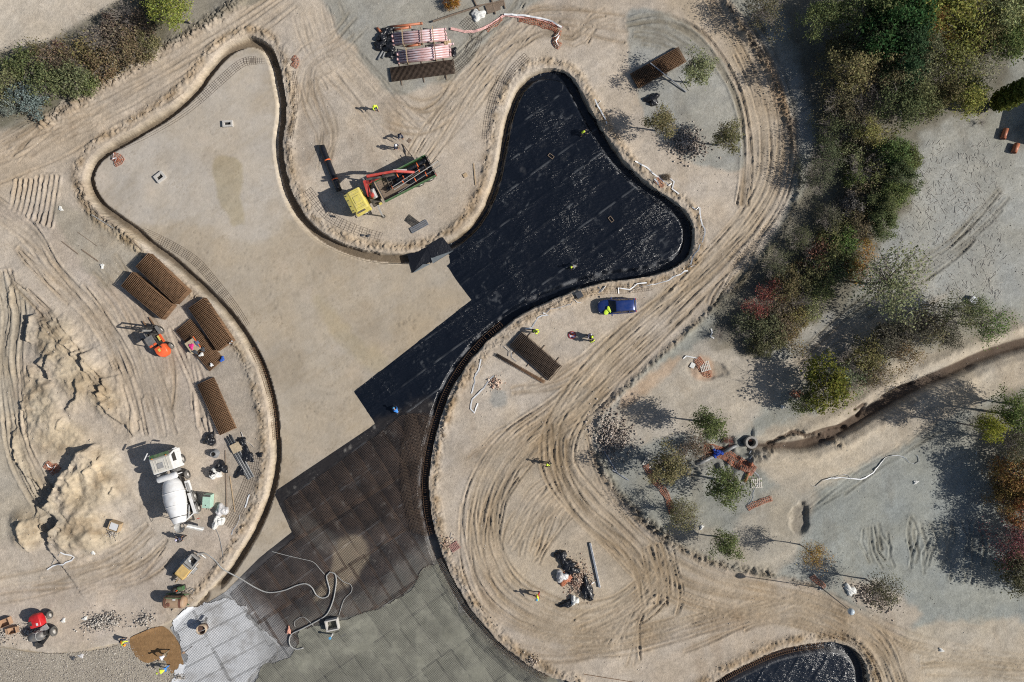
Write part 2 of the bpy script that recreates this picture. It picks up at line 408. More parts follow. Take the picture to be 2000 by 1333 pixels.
# ---- basin profile: outer wall, perimeter trench, inner floor
nofill = 1 - zone([(-200,1180),(330,1190),(410,1150),(470,1165),(420,1260),(380,1400),(-200,1500)], 0.6, 0.1)
TRENCH_D = 1.05; FLOOR_Z = -0.30; TW = 1.08
rag = 0.50 * fbm(X, Y, 1.1, 4, 21, 0.6)
slope = 0.16 + 0.42 * np.clip(NXN, 0, 1) * nofill
s_ = S + rag * 0.6
wall = sst(0.0, 1.0, s_ / slope)
rise = sst(TW, TW + 0.10 + 0.1 * np.clip(-NXN, 0, 1), S + rag * 0.25)
tz = -TRENCH_D * nofill + FLOOR_Z * (1 - nofill)
zin = tz * wall * (1 - rise) + FLOOR_Z * rise
INB = S > -0.02
flatz = 0.04 * N8 + 0.02 * N2 + 0.012 * N05 + 0.006 * N02
Z = np.where(INB, Z * (1 - wall) + zin + flatz * wall, Z)
# crumbly bank outside the rim
bank = np.where(S < 0.12, np.exp(-((S + 0.75) / 0.55) ** 2), 0) * nofill
Z += bank * (0.04 + 0.62 * np.abs(fbm(X, Y, 0.7, 3, 31)) + 0.30 * fbm(X, Y, 1.8, 2, 33) + 0.20 * N02)
tint(np.clip(bank, 0, 1) * sst(-0.25, 0.1, N2), (0.90, 0.84, 0.75))
tint(np.clip(bank, 0, 1) * sst(0.0, 0.25, NB8), (0.72, 0.68, 0.62))
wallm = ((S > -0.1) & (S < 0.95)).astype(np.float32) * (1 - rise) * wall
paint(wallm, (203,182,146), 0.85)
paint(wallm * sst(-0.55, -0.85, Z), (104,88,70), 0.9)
paint(((S > TW - 0.05) & (S < TW + 0.25)).astype(np.float32) * nofill, (205,188,160), 0.7)
FLOORM = (S1 > TW + 0.12) | ((S1 > 0.1) & (nofill < 0.5))
fm = FLOORM.astype(np.float32)
paint(fm, (176,160,137)); paint(fm * sst(0.0, 0.3, N8), (180,165,143), 0.7)
paint(fm * zone([(200,300),(480,100),(530,200),(540,330),(560,430),(480,470),(360,430),(280,440),(200,400)], 0.8, 0.9), (184,172,156), 0.9)
paint(fm * zone([(415,310),(465,315),(470,400),(475,440),(455,440),(425,385)], 0.25, 0.3), (172,156,124), 0.8)
paint(fm * zone([(610,575),(650,600),(700,660),(760,700),(740,730),(680,690),(630,630)], 0.6, 0.5), (176,157,122), 0.7)
paint(fm * zone([(780,600),(860,560),(910,570),(840,650),(760,720)], 0.8, 0.8), (176,155,124), 0.6)
tint(fm * sst(0.03, 0.3, NST), (0.93, 0.92, 0.90)); tint(fm * sst(0.0, 0.2, fbm(np.hypot(X + 20, Y - 5) * 1.4, np.arctan2(Y - 5, X + 20) * 9, 1.1, 4, 61)), (0.945, 0.94, 0.93)); tint(fm * sst(0.08, 0.22, fbm(X, Y, 6.0, 4, 63)), (0.93, 0.91, 0.88)); tint(fm * sst(0.12, 0.3, fbm(X, Y, 3.0, 3, 51)), (1.06, 1.05, 1.05))

def zat0(x, y): return S1[min(NY - 1, np.searchsorted(YA, y)), min(NX - 1, np.searchsorted(XA, x))]
# ---- ruts and wheel tracks
RUTM = np.zeros((NY, NX), np.float32)
def window(P, pad):
    i0 = max(0, np.searchsorted(XA, P[:, 0].min() - pad)); i1 = np.searchsorted(XA, P[:, 0].max() + pad)
    j0 = max(0, np.searchsorted(YA, P[:, 1].min() - pad)); j1 = np.searchsorted(YA, P[:, 1].max() + pad)
    return slice(j0, j1), slice(i0, i1)
def rut(P, depth=0.07, w=0.16, berm=0.6, dark=0.5, seed=0):
    """one groove with pushed-up, broken sides along a world polyline (worked in short windows)"""
    P = np.asarray(P); m = len(P); a = 0
    Dm = RUTD
    for i in range(m - 1):
        p, q = P[i], P[i + 1]; wi = window(P[i:i + 2], 0.75)
        xs = X[wi] - p[0]; ys = Y[wi] - p[1]; dx, dy = q - p; L2 = dx * dx + dy * dy + 1e-12
        t = np.clip((xs * dx + ys * dy) / L2, 0, 1)
        np.minimum(Dm[wi], np.hypot(xs - t * dx, ys - t * dy), out=Dm[wi])
    wi = window(P, 0.75); d = Dm[wi]
    hit = d < 0.75
    dd_ = d[hit]; am = (0.45 + 1.1 * NV23[wi][hit]) * (S[wi][hit] < 0)
    g = np.exp(-(dd_ / w) ** 2); b = np.exp(-((dd_ - 2.1 * w) / (0.8 * w)) ** 2)
    zz = RUTZ[wi]; zz[hit] = np.minimum(zz[hit], -am * depth * g * (0.7 + 0.6 * NV05[wi][hit])); bb = BERM[wi]; bb[hit] = np.maximum(bb[hit], am * depth * berm * b * (0.2 + 1.7 * NV05[wi][hit]))
    rm = RUTM[wi]; rm[hit] = np.maximum(rm[hit], dark * am * np.exp(-(dd_ / (1.7 * w)) ** 2))
    bn = BAND[wi]; bn[hit] = np.maximum(bn[hit], dark * am * np.exp(-(dd_ / 0.34) ** 2)); d[:] = 9.0
RUTD = np.full((NY, NX), 9.0, np.float32); BAND = np.zeros((NY, NX), np.float32); RUTZ = np.zeros((NY, NX)); BERM = np.zeros((NY, NX))
def offset(P, o):
    t = np.gradient(P, axis=0); t /= np.linalg.norm(t, axis=1)[:, None] + 1e-9
    return P + np.stack([-t[:, 1], t[:, 0]], 1) * (o if np.ndim(o) == 0 else np.asarray(o)[:, None])
_rr = random.Random(5)
def family(pts, n, spread, depth=0.07, w=0.10, dark=0.6, wander=0.35):
    n = int(n * 2.3); w = min(w, 0.13); P = px2w(catmull(pts, False, 16)); m = len(P); t = np.linspace(0, 1, m)
    for k in range(n):
        o = (k / max(1, n - 1) - 0.5) * 2 * spread + _rr.uniform(-0.2, 0.2)
        wob = wander * np.sin(t * _rr.uniform(4, 9) + _rr.uniform(0, 6)) + 0.10 * (vnoise(t * m * 0.5, t * 0, 1.0, _rr.randint(0, 99)) - 0.5)
        L_ = _rr.uniform(0.35, 1.0); a0_ = _rr.uniform(-0.2, 1.1 - L_); a = int(m * max(0, a0_)); b = int(m * min(1, a0_ + L_ + 0.1))
        if b - a < 3: continue
        rut(offset(P, o + wob)[a:b], min(0.12, 1.45 * depth * _rr.uniform(0.4, 1.35)), w * _rr.uniform(0.6, 1.15), 0.75, dark * _rr.uniform(0.3, 1.2), _rr.randint(0, 50))
family([(1395,-20),(1440,50),(1480,120),(1508,200),(1518,280),(1508,360),(1470,430),(1410,500),(1350,560),(1290,620),(1230,680),(1150,755),(1080,815),(1010,865),(965,925),(940,1000),(950,1080),(990,1150),(1060,1195),(1130,1215),(1210,1200),(1265,1165)], 9, 1.9, 0.055)
family([(1330,590),(1240,660),(1160,740),(1100,830),(1085,890),(1100,940),(1150,1000),(1210,1055),(1260,1105),(1330,1150),(1430,1178),(1540,1190),(1640,1215),(1710,1260),(1750,1350)], 8, 1.7, 0.07)
family([(1150,850),(1165,900),(1190,950),(1240,1015),(1310,1072),(1400,1118),(1500,1142),(1600,1168),(1690,1215),(1780,1258),(1900,1283),(2040,1300)], 6, 0.9, 0.05)
family([(915,985),(915,1080),(945,1165),(1010,1218),(1110,1248),(1200,1252),(1290,1235),(1380,1212),(1460,1190)], 7, 1.4, 0.055)
family([(1050,850),(990,920),(960,990),(955,1060),(975,1110)], 6, 1.6, 0.07)
family([(1085,830),(1090,900),(1120,970),(1170,1030),(1225,1075),(1255,1130),(1262,1180)], 5, 0.9, 0.11, 0.2, 0.8)
family([(1280,1065),(1292,1110),(1300,1160),(1296,1195)], 6, 1.7, 0.11, 0.17, 0.8, 0.15)
family([(1090,940),(1050,990),(1020,1030),(1000,1080)], 5, 1.6, 0.05)
family([(1240,1165),(1300,1130),(1290,1170),(1230,1215)], 3, 0.6, 0.09)
family([(980,1262),(1100,1280),(1230,1255),(1330,1228),(1440,1195)], 4, 0.8, 0.05)
family([(1232,1300),(1238,1250),(1250,1200),(1300,1150)], 3, 0.9, 0.07)
family([(1225,48),(1290,38),(1350,60),(1400,112),(1440,182),(1457,262),(1458,340),(1450,400)], 5, 0.55, 0.13, 0.2, 0.8, 0.12)
family([(1240,70),(1300,75),(1360,110),(1395,150)], 4, 1.2, 0.05)
family([(1040,20),(960,120),(900,200),(850,270),(815,320)], 8, 1.8, 0.05)
family([(890,140),(960,85),(1040,45),(1130,40),(1225,55)], 6, 1.6, 0.05)
family([(1010,90),(1060,60),(1120,80),(1160,40),(1200,30)], 4, 1.0, 0.05)
family([(620,20),(650,100),(720,180),(790,260),(840,300)], 7, 2.6, 0.03, 0.2, 0.3)
family([(-20,330),(100,285),(200,225),(330,150),(450,70),(560,-10)], 7, 2.2, 0.03, 0.2, 0.3)
family([(-20,400),(60,455),(110,530),(180,615),(232,700),(262,780),(275,850)], 8, 1.0, 0.10, 0.2, 0.35)
family([(20,540),(80,600),(150,700),(210,780)], 3, 0.5, 0.08)
family([(180,545),(230,600),(280,690),(310,780),(330,850)], 5, 1.4, 0.03, 0.2, 0.35)
family([(345,640),(368,700),(384,760),(400,830),(412,870)], 5, 0.7, 0.10, 0.2, 0.25)
family([(10,530),(25,610),(15,700),(28,800),(42,880),(75,950),(125,1035)], 7, 1.3, 0.09, 0.2, 0.4)
family([(300,1040),(230,1090),(120,1130),(-20,1150)], 5, 1.6, 0.04)
for k in range(9):
    x = 22 + k * 10
    rut(px2w(catmull([(x + 12, 345 + (8 if k < 4 else 0)), (x + 4, 395), (x - 4 + _rr.uniform(-2, 2), 410 + k * 4)], False, 8)), 0.14, 0.14, 0.9, 0.55, k)
family([(1470,470),(1430,540),(1400,600)], 3, 0.9, 0.08)
family([(1780,1010),(1784,1060),(1778,1110)], 2, 0.4, 0.06); family([(1860,1020),(1862,1070),(1850,1130)], 8, 3.4, 0.06, 0.16, 0.4)
family([(1700,1030),(1716,1075),(1722,1110)], 4, 1.6, 0.06)
family([(1960,380),(1880,470),(1810,520),(1700,600),(1560,710)], 5, 1.0, 0.05)
family([(1560,1010),(1640,950),(1760,880),(1830,830)], 4, 0.8, 0.04)
family([(1330,560),(1400,500),(1460,430)], 4, 0.8, 0.05)
family([(1000,760),(1080,740),(1160,690),(1240,640)], 4, 1.0, 0.03); family([(1000,900),(1060,860),(1130,800),(1200,730)], 6, 1.6, 0.06); family([(920,900),(960,870),(1010,840)], 3, 0.8, 0.03)
family([(1120,960),(1080,1000),(1030,1090)], 5, 2.0, 0.05); family([(1130,1240),(1200,1200),(1270,1140),(1300,1090)], 6, 1.4, 0.07); family([(1330,1250),(1400,1230),(1480,1200),(1560,1180)], 6, 1.6, 0.05); family([(1180,1260),(1210,1225),(1250,1190)], 4, 1.2, 0.07)
family([(860,160),(900,130),(960,60)], 4, 1.2, 0.04); family([(760,210),(820,230),(880,200),(940,120)], 5, 2.0, 0.035); family([(600,160),(640,260),(620,330)], 4, 1.4, 0.03); family([(700,40),(660,90),(600,130),(590,200)], 4, 1.6, 0.03)
family([(20,300),(90,250),(180,215)], 9, 1.8, 0.05); family([(200,520),(260,600),(300,700),(310,800)], 6, 1.8, 0.03); family([(40,480),(120,560),(200,650),(250,740)], 6, 0.8, 0.09); family([(150,1150),(260,1120),(330,1060)], 5, 1.5, 0.04)
family([(1560,1180),(1640,1210),(1720,1262),(1760,1340)], 7, 1.5, 0.05); family([(1800,1300),(1900,1295),(2030,1310)], 5, 1.3, 0.05)
Z += RUTZ + BERM * np.clip(1 + RUTZ / 0.05, 0, 1)
COLR *= (1 - 0.24 * RUTM[..., None] * np.array([0.85, 0.95, 1.1], np.float32)) * (1 - 0.20 * np.clip(BAND, 0, 1)[..., None] * np.array([0.8, 1.0, 1.3], np.float32))

# ---- rough clod lines along the road edges
CLOD = np.zeros((NY, NX), np.float32)
def clods(pts, w=0.5, h=0.28, dark=0.75):
    global Z, CLOD
    P = px2w(catmull(pts, False, 12)); d = dfield(P, 2.0); m = np.exp(-(d / w) ** 2)
    Z += m * (h * 0.30 + h * 3.6 * NC7 + h * 0.9 * N02)
    CLOD = np.maximum(CLOD, m * dark)
clods([(1412,0),(1450,60),(1490,120),(1520,180),(1540,240),(1548,290)], 0.45, 0.38)
clods([(1549,300),(1560,360),(1540,430),(1500,490),(1440,560),(1385,610),(1330,660),(1275,710),(1215,765),(1180,800),(1165,840)], 0.4, 0.28)
clods([(1163,880),(1185,930),(1230,985),(1270,1020),(1310,1055),(1350,1080),(1420,1105),(1500,1120)], 0.5, 0.34)
clods([(1500,1120),(1560,1135),(1600,1148)], 0.3, 0.2)
clods([(85,240),(150,200),(230,150),(320,95),(400,50),(450,15),(470,-10)], 0.75, 0.4, 0.6)
clods([(1500,885),(1545,850),(1600,850),(1640,870)], 0.5, 0.25, 0.5)
clods([(160,360),(175,395),(205,425),(240,450),(262,472)], 0.4, 0.3, 0.6)
clods([(905,735),(880,790),(862,850),(852,905)], 0.25, 0.25, 0.7)
clods([(1245,1010),(1290,1045)], 0.6, 0.2, 0.5)
tint(np.clip(CLOD * 1.2, 0, 1) * sst(-0.3, 0.2, NB8), (0.66, 0.62, 0.57))

# ---- spoil heaps at the left
def heap(cx, cy, rx, ry, h, rot=0.0, sharp=1.5, rough=0.45, seed=0):
    global Z
    c = px2w([(cx, cy)])[0]; a = math.radians(rot); dx = X - c[0]; dy = Y - c[1]
    u = (dx * math.cos(a) + dy * math.sin(a)) / (rx / PXM); v = (-dx * math.sin(a) + dy * math.cos(a)) / (ry / PXM)
    r = np.sqrt(u * u + v * v) + 0.55 * fbm(X, Y, 3.4, 4, 80 + seed)
    m = sst(1.0, 1.0 - 1 / sharp, r)
    Z = Z + m * (h + rough * 2.2 * fbm(X, Y, 2.0, 4, 90 + seed) + rough * 0.5 * N05)
    return m
HM = np.zeros((NY, NX), np.float32)
for a in ((112,665,56,66,0.55,20,1.5,0.35,1),(150,735,60,80,0.40,30,1.3,0.4,2),(80,780,56,90,0.40,0,1.3,0.4,3),(205,775,42,70,0.40,35,1.3,0.4,4),(115,860,90,60,0.30,0,1.3,0.3,5),
          (185,945,84,86,0.75,15,1.5,0.3,6),(165,1030,76,44,0.55,38,1.5,0.3,7),(60,1035,50,52,0.45,-35,1.5,0.35,9),(200,1050,60,34,0.3,15,1.3,0.25,11)):
    HM = np.maximum(HM, heap(*a))
def scarp(pts, h, wE=1.6, seed=0, both=0.0):
    """a broken bank: soil stands h higher on the right-hand (east) side of the line and slumps away behind"""
    global Z
    P = px2w(catmull(pts, False, 5)); P = P + np.stack([fbm(P[:, 0], P[:, 1], 0.9, 3, 200 + seed), fbm(P[:, 0], P[:, 1], 0.9, 3, 210 + seed)], 1) * 1.1
    wi = window(P, 4 * wE); Xw = X[wi]; Yw = Y[wi]; best = np.full(Xw.shape, 1e9); side = np.zeros(Xw.shape); tt = np.zeros(Xw.shape); n = len(P)
    for i in range(n - 1):
        dx, dy = P[i + 1] - P[i]; xs = Xw - P[i][0]; ys = Yw - P[i][1]; t = np.clip((xs * dx + ys * dy) / (dx * dx + dy * dy + 1e-12), 0, 1); d = np.hypot(xs - t * dx, ys - t * dy); m = d < best
        best = np.where(m, d, best); side = np.where(m, -np.sign(dx * ys - dy * xs), side); tt = np.where(m, (i + t) / (n - 1), tt)
    end = sst(0, 0.12, tt) * sst(1, 0.88, tt); ns = fbm(Xw, Yw, 0.8, 3, 220 + seed)
    f = np.where(side > 0, np.exp(-np.maximum(best, 0) / wE) * (1 + 0.9 * ns), both * np.exp(-best / 0.35))
    zz = Z[wi]; zz += h * end * f * np.where(side > 0, sst(0, 0.18, best), 1.0)
    HM[wi] = np.maximum(HM[wi], end * f * 0.6)
for i, (pts, h, w) in enumerate((([(58,670),(60,640),(66,612)], 1.0, 1.3), ([(104,745),(92,730),(76,712)], 0.7, 1.2), ([(92,715),(108,692)], 0.5, 0.8), ([(169,728),(163,690)], 0.8, 0.9), ([(193,774),(200,736)], 0.7, 0.9), ([(44,805),(40,788)], 0.5, 0.8), ([(86,1062),(104,1044),(121,1020),(108,1000),(97,988),(113,961),(135,916),(148,894),(171,876),(200,868)], 1.55, 2.6), ([(86,961),(45,925),(27,894),(23,844)], 0.45, 1.2),
    ([(257,849),(225,817),(194,781)], 0.45, 0.7), ([(60,1084),(45,1051),(40,1011)], 0.6, 1.1), ([(98,1044),(80,1010),(66,990)], 0.5, 0.7), ([(178,925),(190,900),(200,885)], 0.35, 0.5), ([(130,800),(150,770),(158,742)], 0.4, 0.7), ([(150,700),(140,680),(128,668)], 0.45, 0.7), ([(110,840),(128,812)], 0.3, 0.6), ([(60,740),(58,715)], 0.35, 0.6), ([(222,965),(224,950)], 0.35, 0.4), ([(12,600),(22,560),(18,535)], 0.25, 0.6))):
    scarp(pts, h, w, i)
paint(HM, (184,164,132), 0.9); paint(HM * sst(0.0, 0.25, N2), (196,177,146), 0.6); tint(HM * sst(0.02, 0.3, -N2), (0.84, 0.81, 0.77)); tint(HM * sst(0.05, 0.22, fbm(X, Y, 2.8, 4, 441, 0.6)), (0.80, 0.76, 0.72))
# clumped rough soil over the heaps
HM = np.clip(HM, 0, 1)
RG = zone([(70,600),(170,640),(240,740),(262,850),(240,860),(180,800),(120,820),(60,850),(40,760),(60,680)], 0.5, 0.4)
Z += RG * (0.50 * np.abs(fbm(X, Y, 0.9, 3, 101)) + 0.03 * N02)
# ---- ditch on the right
DP = px2w(catmull([(1470,872),(1520,872),(1575,868),(1640,842),(1710,800),(1780,760),(1860,725),(1940,690),(2060,655)], False, 12))
dd = dfield(DP, 4.0); dw = 0.36 + 0.30 * sst(1480, 1600, PXX)
Z += -0.75 * sst(dw + 0.45, dw * 0.4, dd + 0.12 * fbm(X, Y, 1.0, 3, 111)) + 0.28 * np.exp(-((dd - dw - 1.1) / 0.55) ** 2) * (PXX > 1470) * (0.8 + 1.0 * N2)
paint(sst(dw + 0.15, dw - 0.25, dd + 0.15 * fbm(X, Y, 0.8, 3, 112)), (92,74,60), 0.95)
for pts in ([(1575,852),(1620,838),(1655,835)], [(1670,800),(1690,790),(1680,812)], [(1725,775),(1760,757),(1785,750)], [(1505,866),(1545,845),(1570,848)]):
    d = dfield(px2w(catmull(pts, False, 6)), 1.0); g = sst(0.35, 0.08, d + 0.3 * fbm(X, Y, 0.6, 2, 113))
    Z -= 0.35 * g; paint(g, (95,77,62), 0.9)
# pit round the blue pipe fitting, bank hollows
for (cx, cy, rx, ry, h) in ((1410,890,75,34,-0.8),(1563,1012,20,34,-0.45),(1350,925,20,14,-0.3),(1385,725,44,20,-0.25)):
    c = px2w([(cx, cy)])[0]; r = np.hypot((X - c[0]) / (rx / PXM), (Y - c[1]) / (ry / PXM)) + 1.1 * fbm(X, Y, 1.3, 4, 120)
    m = sst(1.05, 0.5, r); Z += h * m; tint(m, (0.8, 0.78, 0.76))
paint(zone([(1352,700),(1385,698),(1398,735),(1375,745),(1350,735)], 0.3, 0.3), (190,152,120), 0.7)
# undergrowth soil below the trees: leaf litter colour
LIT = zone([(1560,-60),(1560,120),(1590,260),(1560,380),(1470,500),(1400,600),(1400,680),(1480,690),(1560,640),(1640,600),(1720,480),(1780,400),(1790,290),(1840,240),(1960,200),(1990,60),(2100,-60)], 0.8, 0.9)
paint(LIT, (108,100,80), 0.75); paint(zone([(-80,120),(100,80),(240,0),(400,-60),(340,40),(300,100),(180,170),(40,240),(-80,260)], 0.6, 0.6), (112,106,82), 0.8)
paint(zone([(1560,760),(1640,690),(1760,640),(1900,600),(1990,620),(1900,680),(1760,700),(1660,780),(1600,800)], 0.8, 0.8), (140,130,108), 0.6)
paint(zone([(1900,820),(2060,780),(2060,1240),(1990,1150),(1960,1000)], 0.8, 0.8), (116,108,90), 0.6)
# small stones, twigs and dust everywhere
tint(sst(0.30, 0.5, N02) * sst(0.0, 0.2, N2), (0.80, 0.78, 0.75)); tint(sst(-0.38, -0.5, N02), (1.10, 1.10, 1.12))
amp = (1 - 0.62 * fm)[..., None]
COLR *= 1 + amp * (0.24 * N2 + 0.22 * N05 + 0.20 * NST + 0.13 * N02)[..., None]
COLR *= (1 + 0.10 * fbm(X, Y, 2.6, 3, 55)[..., None] * np.array([1.0, 0.3, -0.9], np.float32))

# dusty and damp mottling, scraped streaks
MT = fbm(X, Y, 5.0, 5, 401, 0.6); COLR *= (1 + 0.32 * MT * (1 - 0.35 * fm))[..., None]
tint(sst(0.10, 0.30, fbm(X * 0.5 + Y * 0.3, Y * 1.2 - X * 0.5, 2.2, 4, 405)) * (1 - fm), (1.10, 1.09, 1.08)); tint(sst(0.10, 0.30, fbm(X * 1.1, Y * 0.5 + X * 0.4, 2.4, 4, 407)) * (1 - fm), (0.89, 0.87, 0.85))
# footprints and scratches in the soft floor
def dent(x, y, r, d, c):
    i0 = np.searchsorted(XA, x - 2 * r); i1 = np.searchsorted(XA, x + 2 * r) + 1; j0 = np.searchsorted(YA, y - 2 * r); j1 = np.searchsorted(YA, y + 2 * r) + 1
    g = np.exp(-(((X[j0:j1, i0:i1] - x) ** 2 + (Y[j0:j1, i0:i1] - y) ** 2) / (r * r))); Z[j0:j1, i0:i1] -= d * g; COLR[j0:j1, i0:i1] *= (1 - c * g)[..., None]
_fr = random.Random(77)
TRAILS = [[(560,400),(540,480),(530,560),(545,640)],[(600,520),(680,560),(760,600),(860,620)],[(690,690),(640,760),(600,850)],[(870,540),(800,640),(720,720),(660,800)],[(470,480),(520,560),(580,700),(600,820)],[(690,760),(640,830),(560,900)],[(380,480),(460,520),(560,540)],[(900,590),(860,640),(800,690)],[(250,400),(330,440),(420,470)],[(720,830),(680,850),(620,890)],[(520,900),(530,940),(545,960)],[(1090,1020),(1060,1080),(1020,1140)],[(1690,640),(1780,570),(1880,490),(1980,420)],[(1800,560),(1860,510),(1930,450)]]
for T in TRAILS:
    P = px2w(catmull(T, False, 12.0))
    for k, p in enumerate(P): dent(p[0] + _fr.uniform(-0.35, 0.35), p[1] + _fr.uniform(-0.35, 0.35), 0.11, 0.035, _fr.uniform(0.08, 0.28))
for _ in range(1500):
    x, y = _fr.uniform(200, 920), _fr.uniform(150, 1050); p = px2w([(x, y)])[0]
    if zat0(p[0], p[1]) > 1.4: dent(p[0], p[1], _fr.uniform(0.07, 0.12), 0.02, _fr.uniform(0.05, 0.22))
for st in ([(773,632.7),(776.7,638.6)],[(774,631.2),(778.5,633),(778.2,636),(776.7,638.3)],[(782.7,633),(783,631.8)],[(784.8,631.8),(786,634.8)],[(785.7,625.8),(786.5,634.2)],[(788,628.8),(790.7,633.6)],[(790.1,624.6),(793.7,629.4)],[(799,617.5),(796.4,621.7),(798.8,627)],[(804,629.5),(809,625.5)]):
    for p in px2w(catmull(st, False, 0.8)): dent(p[0], p[1], 0.075, 0.02, 0.10)

# ---- surfaces laid in the basin floor (polygons reused by the membrane, mats, concrete)
GRAVEL_PX = [(-120,1258),(0,1268),(60,1277),(120,1279),(190,1272),(236,1260),(252,1250),(262,1275),(275,1290),(292,1298),(320,1288),(328,1300),(335,1315),(342,1335),(342,1480),(-120,1480)]
CONC_PX = [(470,1480),(500,1318),(545,1292),(580,1268),(590,1235),(618,1222),(660,1208),(720,1196),(770,1178),(800,1150),(828,1118),(845,1108),(858,1118),(880,1160),(905,1200),(940,1242),(985,1284),(1030,1318),(1090,1348),(1120,1480)]
WHITE_PX = [(330,1228),(368,1198),(420,1172),(450,1168),(480,1200),(520,1235),(545,1262),(540,1290),(500,1318),(470,1480),(342,1480),(342,1315),(357,1300),(352,1270),(340,1245)]
BROWN_PX = [(252,1250),(275,1236),(312,1224),(336,1240),(350,1262),(353,1285),(358,1302),(345,1312),(333,1318),(326,1302),(316,1288),(305,1290),(288,1297),(270,1290),(258,1276)]
MEMB_PX = [(868,470),(876,496),(880,515),(871,516),(873,518),(890,545),(921,586),(806,676),(691,766),(733,829),(633,896),(533,963),(552,1003),(569,1041),(505,1092),(440,1157),(395,1185),(330,1228),(342,1250),(352,1285),(342,1315),(342,1480),
 (1128,1480),(1128,1350),(1075,1322),(1035,1300),(990,1267),(950,1227),(915,1182),(889,1137),(866,1089),(852,1044),(842,999),(838,949),(842,899),(852,849),(864,809),(878,771),(897,736),(921,702),(950,669),(985,639),(1020,614),(1060,594),
 (1095,579),(1130,565),(1165,555),(1200,548),(1245,543),(1290,533),(1328,517),(1349,496),(1357,467),(1354,440),(1342,415),(1318,394),(1288,374),(1259,352),(1230,325),(1205,295),(1183,262),(1165,232),(1150,205),(1138,182),(1124,157),(1105,140),
 (1080,133),(1050,135),(1024,148),(1004,172),(989,205),(979,240),(971,280),(965,315),(957,350),(945,385),(930,415),(910,440),(890,458)]
MEMB_W = px2w(np.array(MEMB_PX, float))
SM = np.minimum(sdf(MEMB_W, 2.0), np.clip(S1 - 0.62 * np.clip(NXN, 0, 1) * (PYY < 640) - 0.12 * (1 + 2 * NRAG), -2, 2))
ZS = Z.copy()                                        # the surface that the sheets lie on
Z -= 0.16 * sst(0.35, 0.6, SM)                       # keep the soil clear below the sheets
S2in = S2 > 0.0
Z -= 0.16 * sst(0.35, 0.6, S2)

def zat(x, y, F=None):
    F = ZS if F is None else F
    x = np.asarray(x, float); y = np.asarray(y, float)
    i = np.clip(np.searchsorted(XA, x) - 1, 0, NX - 2); j = np.clip(np.searchsorted(YA, y) - 1, 0, NY - 2)
    fx = np.clip((x - XA[i]) / (XA[i + 1] - XA[i]), 0, 1); fy = np.clip((y - YA[j]) / (YA[j + 1] - YA[j]), 0, 1)
    return (F[j, i] * (1 - fx) + F[j, i + 1] * fx) * (1 - fy) + (F[j + 1, i] * (1 - fx) + F[j + 1, i + 1] * fx) * fy
def G(px, py, dz=0.0):
    """photo pixel on the ground surface -> world point (ray meets the height field)"""
    z = 0.0
    for _ in range(4):
        p = W(px, py, z); z = float(zat(p.x, p.y))
    return Vector((p.x, p.y, z + dz))

# ---- build the pieces
VALL = np.stack([X.ravel(), Y.ravel(), Z.ravel()], 1)
IDX = np.arange(NX * NY).reshape(NY, NX)
Q = np.stack([IDX[:-1, :-1], IDX[:-1, 1:], IDX[1:, 1:], IDX[1:, :-1]], -1)
def cellmean(M): return 0.25 * (M[:-1, :-1] + M[:-1, 1:] + M[1:, 1:] + M[1:, :-1])
cs1 = cellmean(S1.astype(np.float32)); cs2 = cellmean(S2.astype(np.float32))
cn = cellmean(nofill); cg = cellmean(TURN); ctk = cellmean(HM)
piece = np.zeros(cs1.shape, np.int8)                           # 0 ground
piece[cg > 0.5] = 1                                            # dirt road
piece[(ctk > 0.5)] = 2                                         # spoil heap
piece[(cs1 > 0) & (cs1 < TW + 0.05) & (cn > 0.5)] = 3          # trench
piece[(cs1 >= TW + 0.05) | ((cs1 > 0) & (cn <= 0.5))] = 4      # pool floor
piece[cs2 > 0] = 5
M_GROUND = mat_attr('soil', 0.95, 0.55, (7.0, 45.0), 0.22, 0.15, 0.55)
M_FLOOR = mat_attr('mortar_floor', 0.9, 0.30, (5.0, 40.0), 0.10, 0.15, 0.15)
def piece_obj(k, name, m):
    F = Q[piece == k].reshape(-1, 4)
    u, inv = np.unique(F, return_inverse=True)
    me = np_mesh(name, VALL[u], inv.reshape(-1, 4), True)
    at = me.color_attributes.new('Col', 'FLOAT_COLOR', 'POINT')
    c = np.ones((len(u), 4), np.float32); c[:, :3] = np.clip(COLR.reshape(-1, 3)[u], 0.01, 0.85)
    at.data.foreach_set('color', c.ravel())
    o = link(name, me, m); tag(o, kind='structure'); return o
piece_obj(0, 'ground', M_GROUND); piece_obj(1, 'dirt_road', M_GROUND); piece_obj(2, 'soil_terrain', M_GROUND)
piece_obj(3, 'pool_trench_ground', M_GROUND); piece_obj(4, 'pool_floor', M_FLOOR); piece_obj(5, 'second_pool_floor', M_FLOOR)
# ================================================================ SHEETS, MATS AND CAGES IN THE BASIN
SC.cycles.use_denoising = False
SC.cycles.filter_width = 1.1

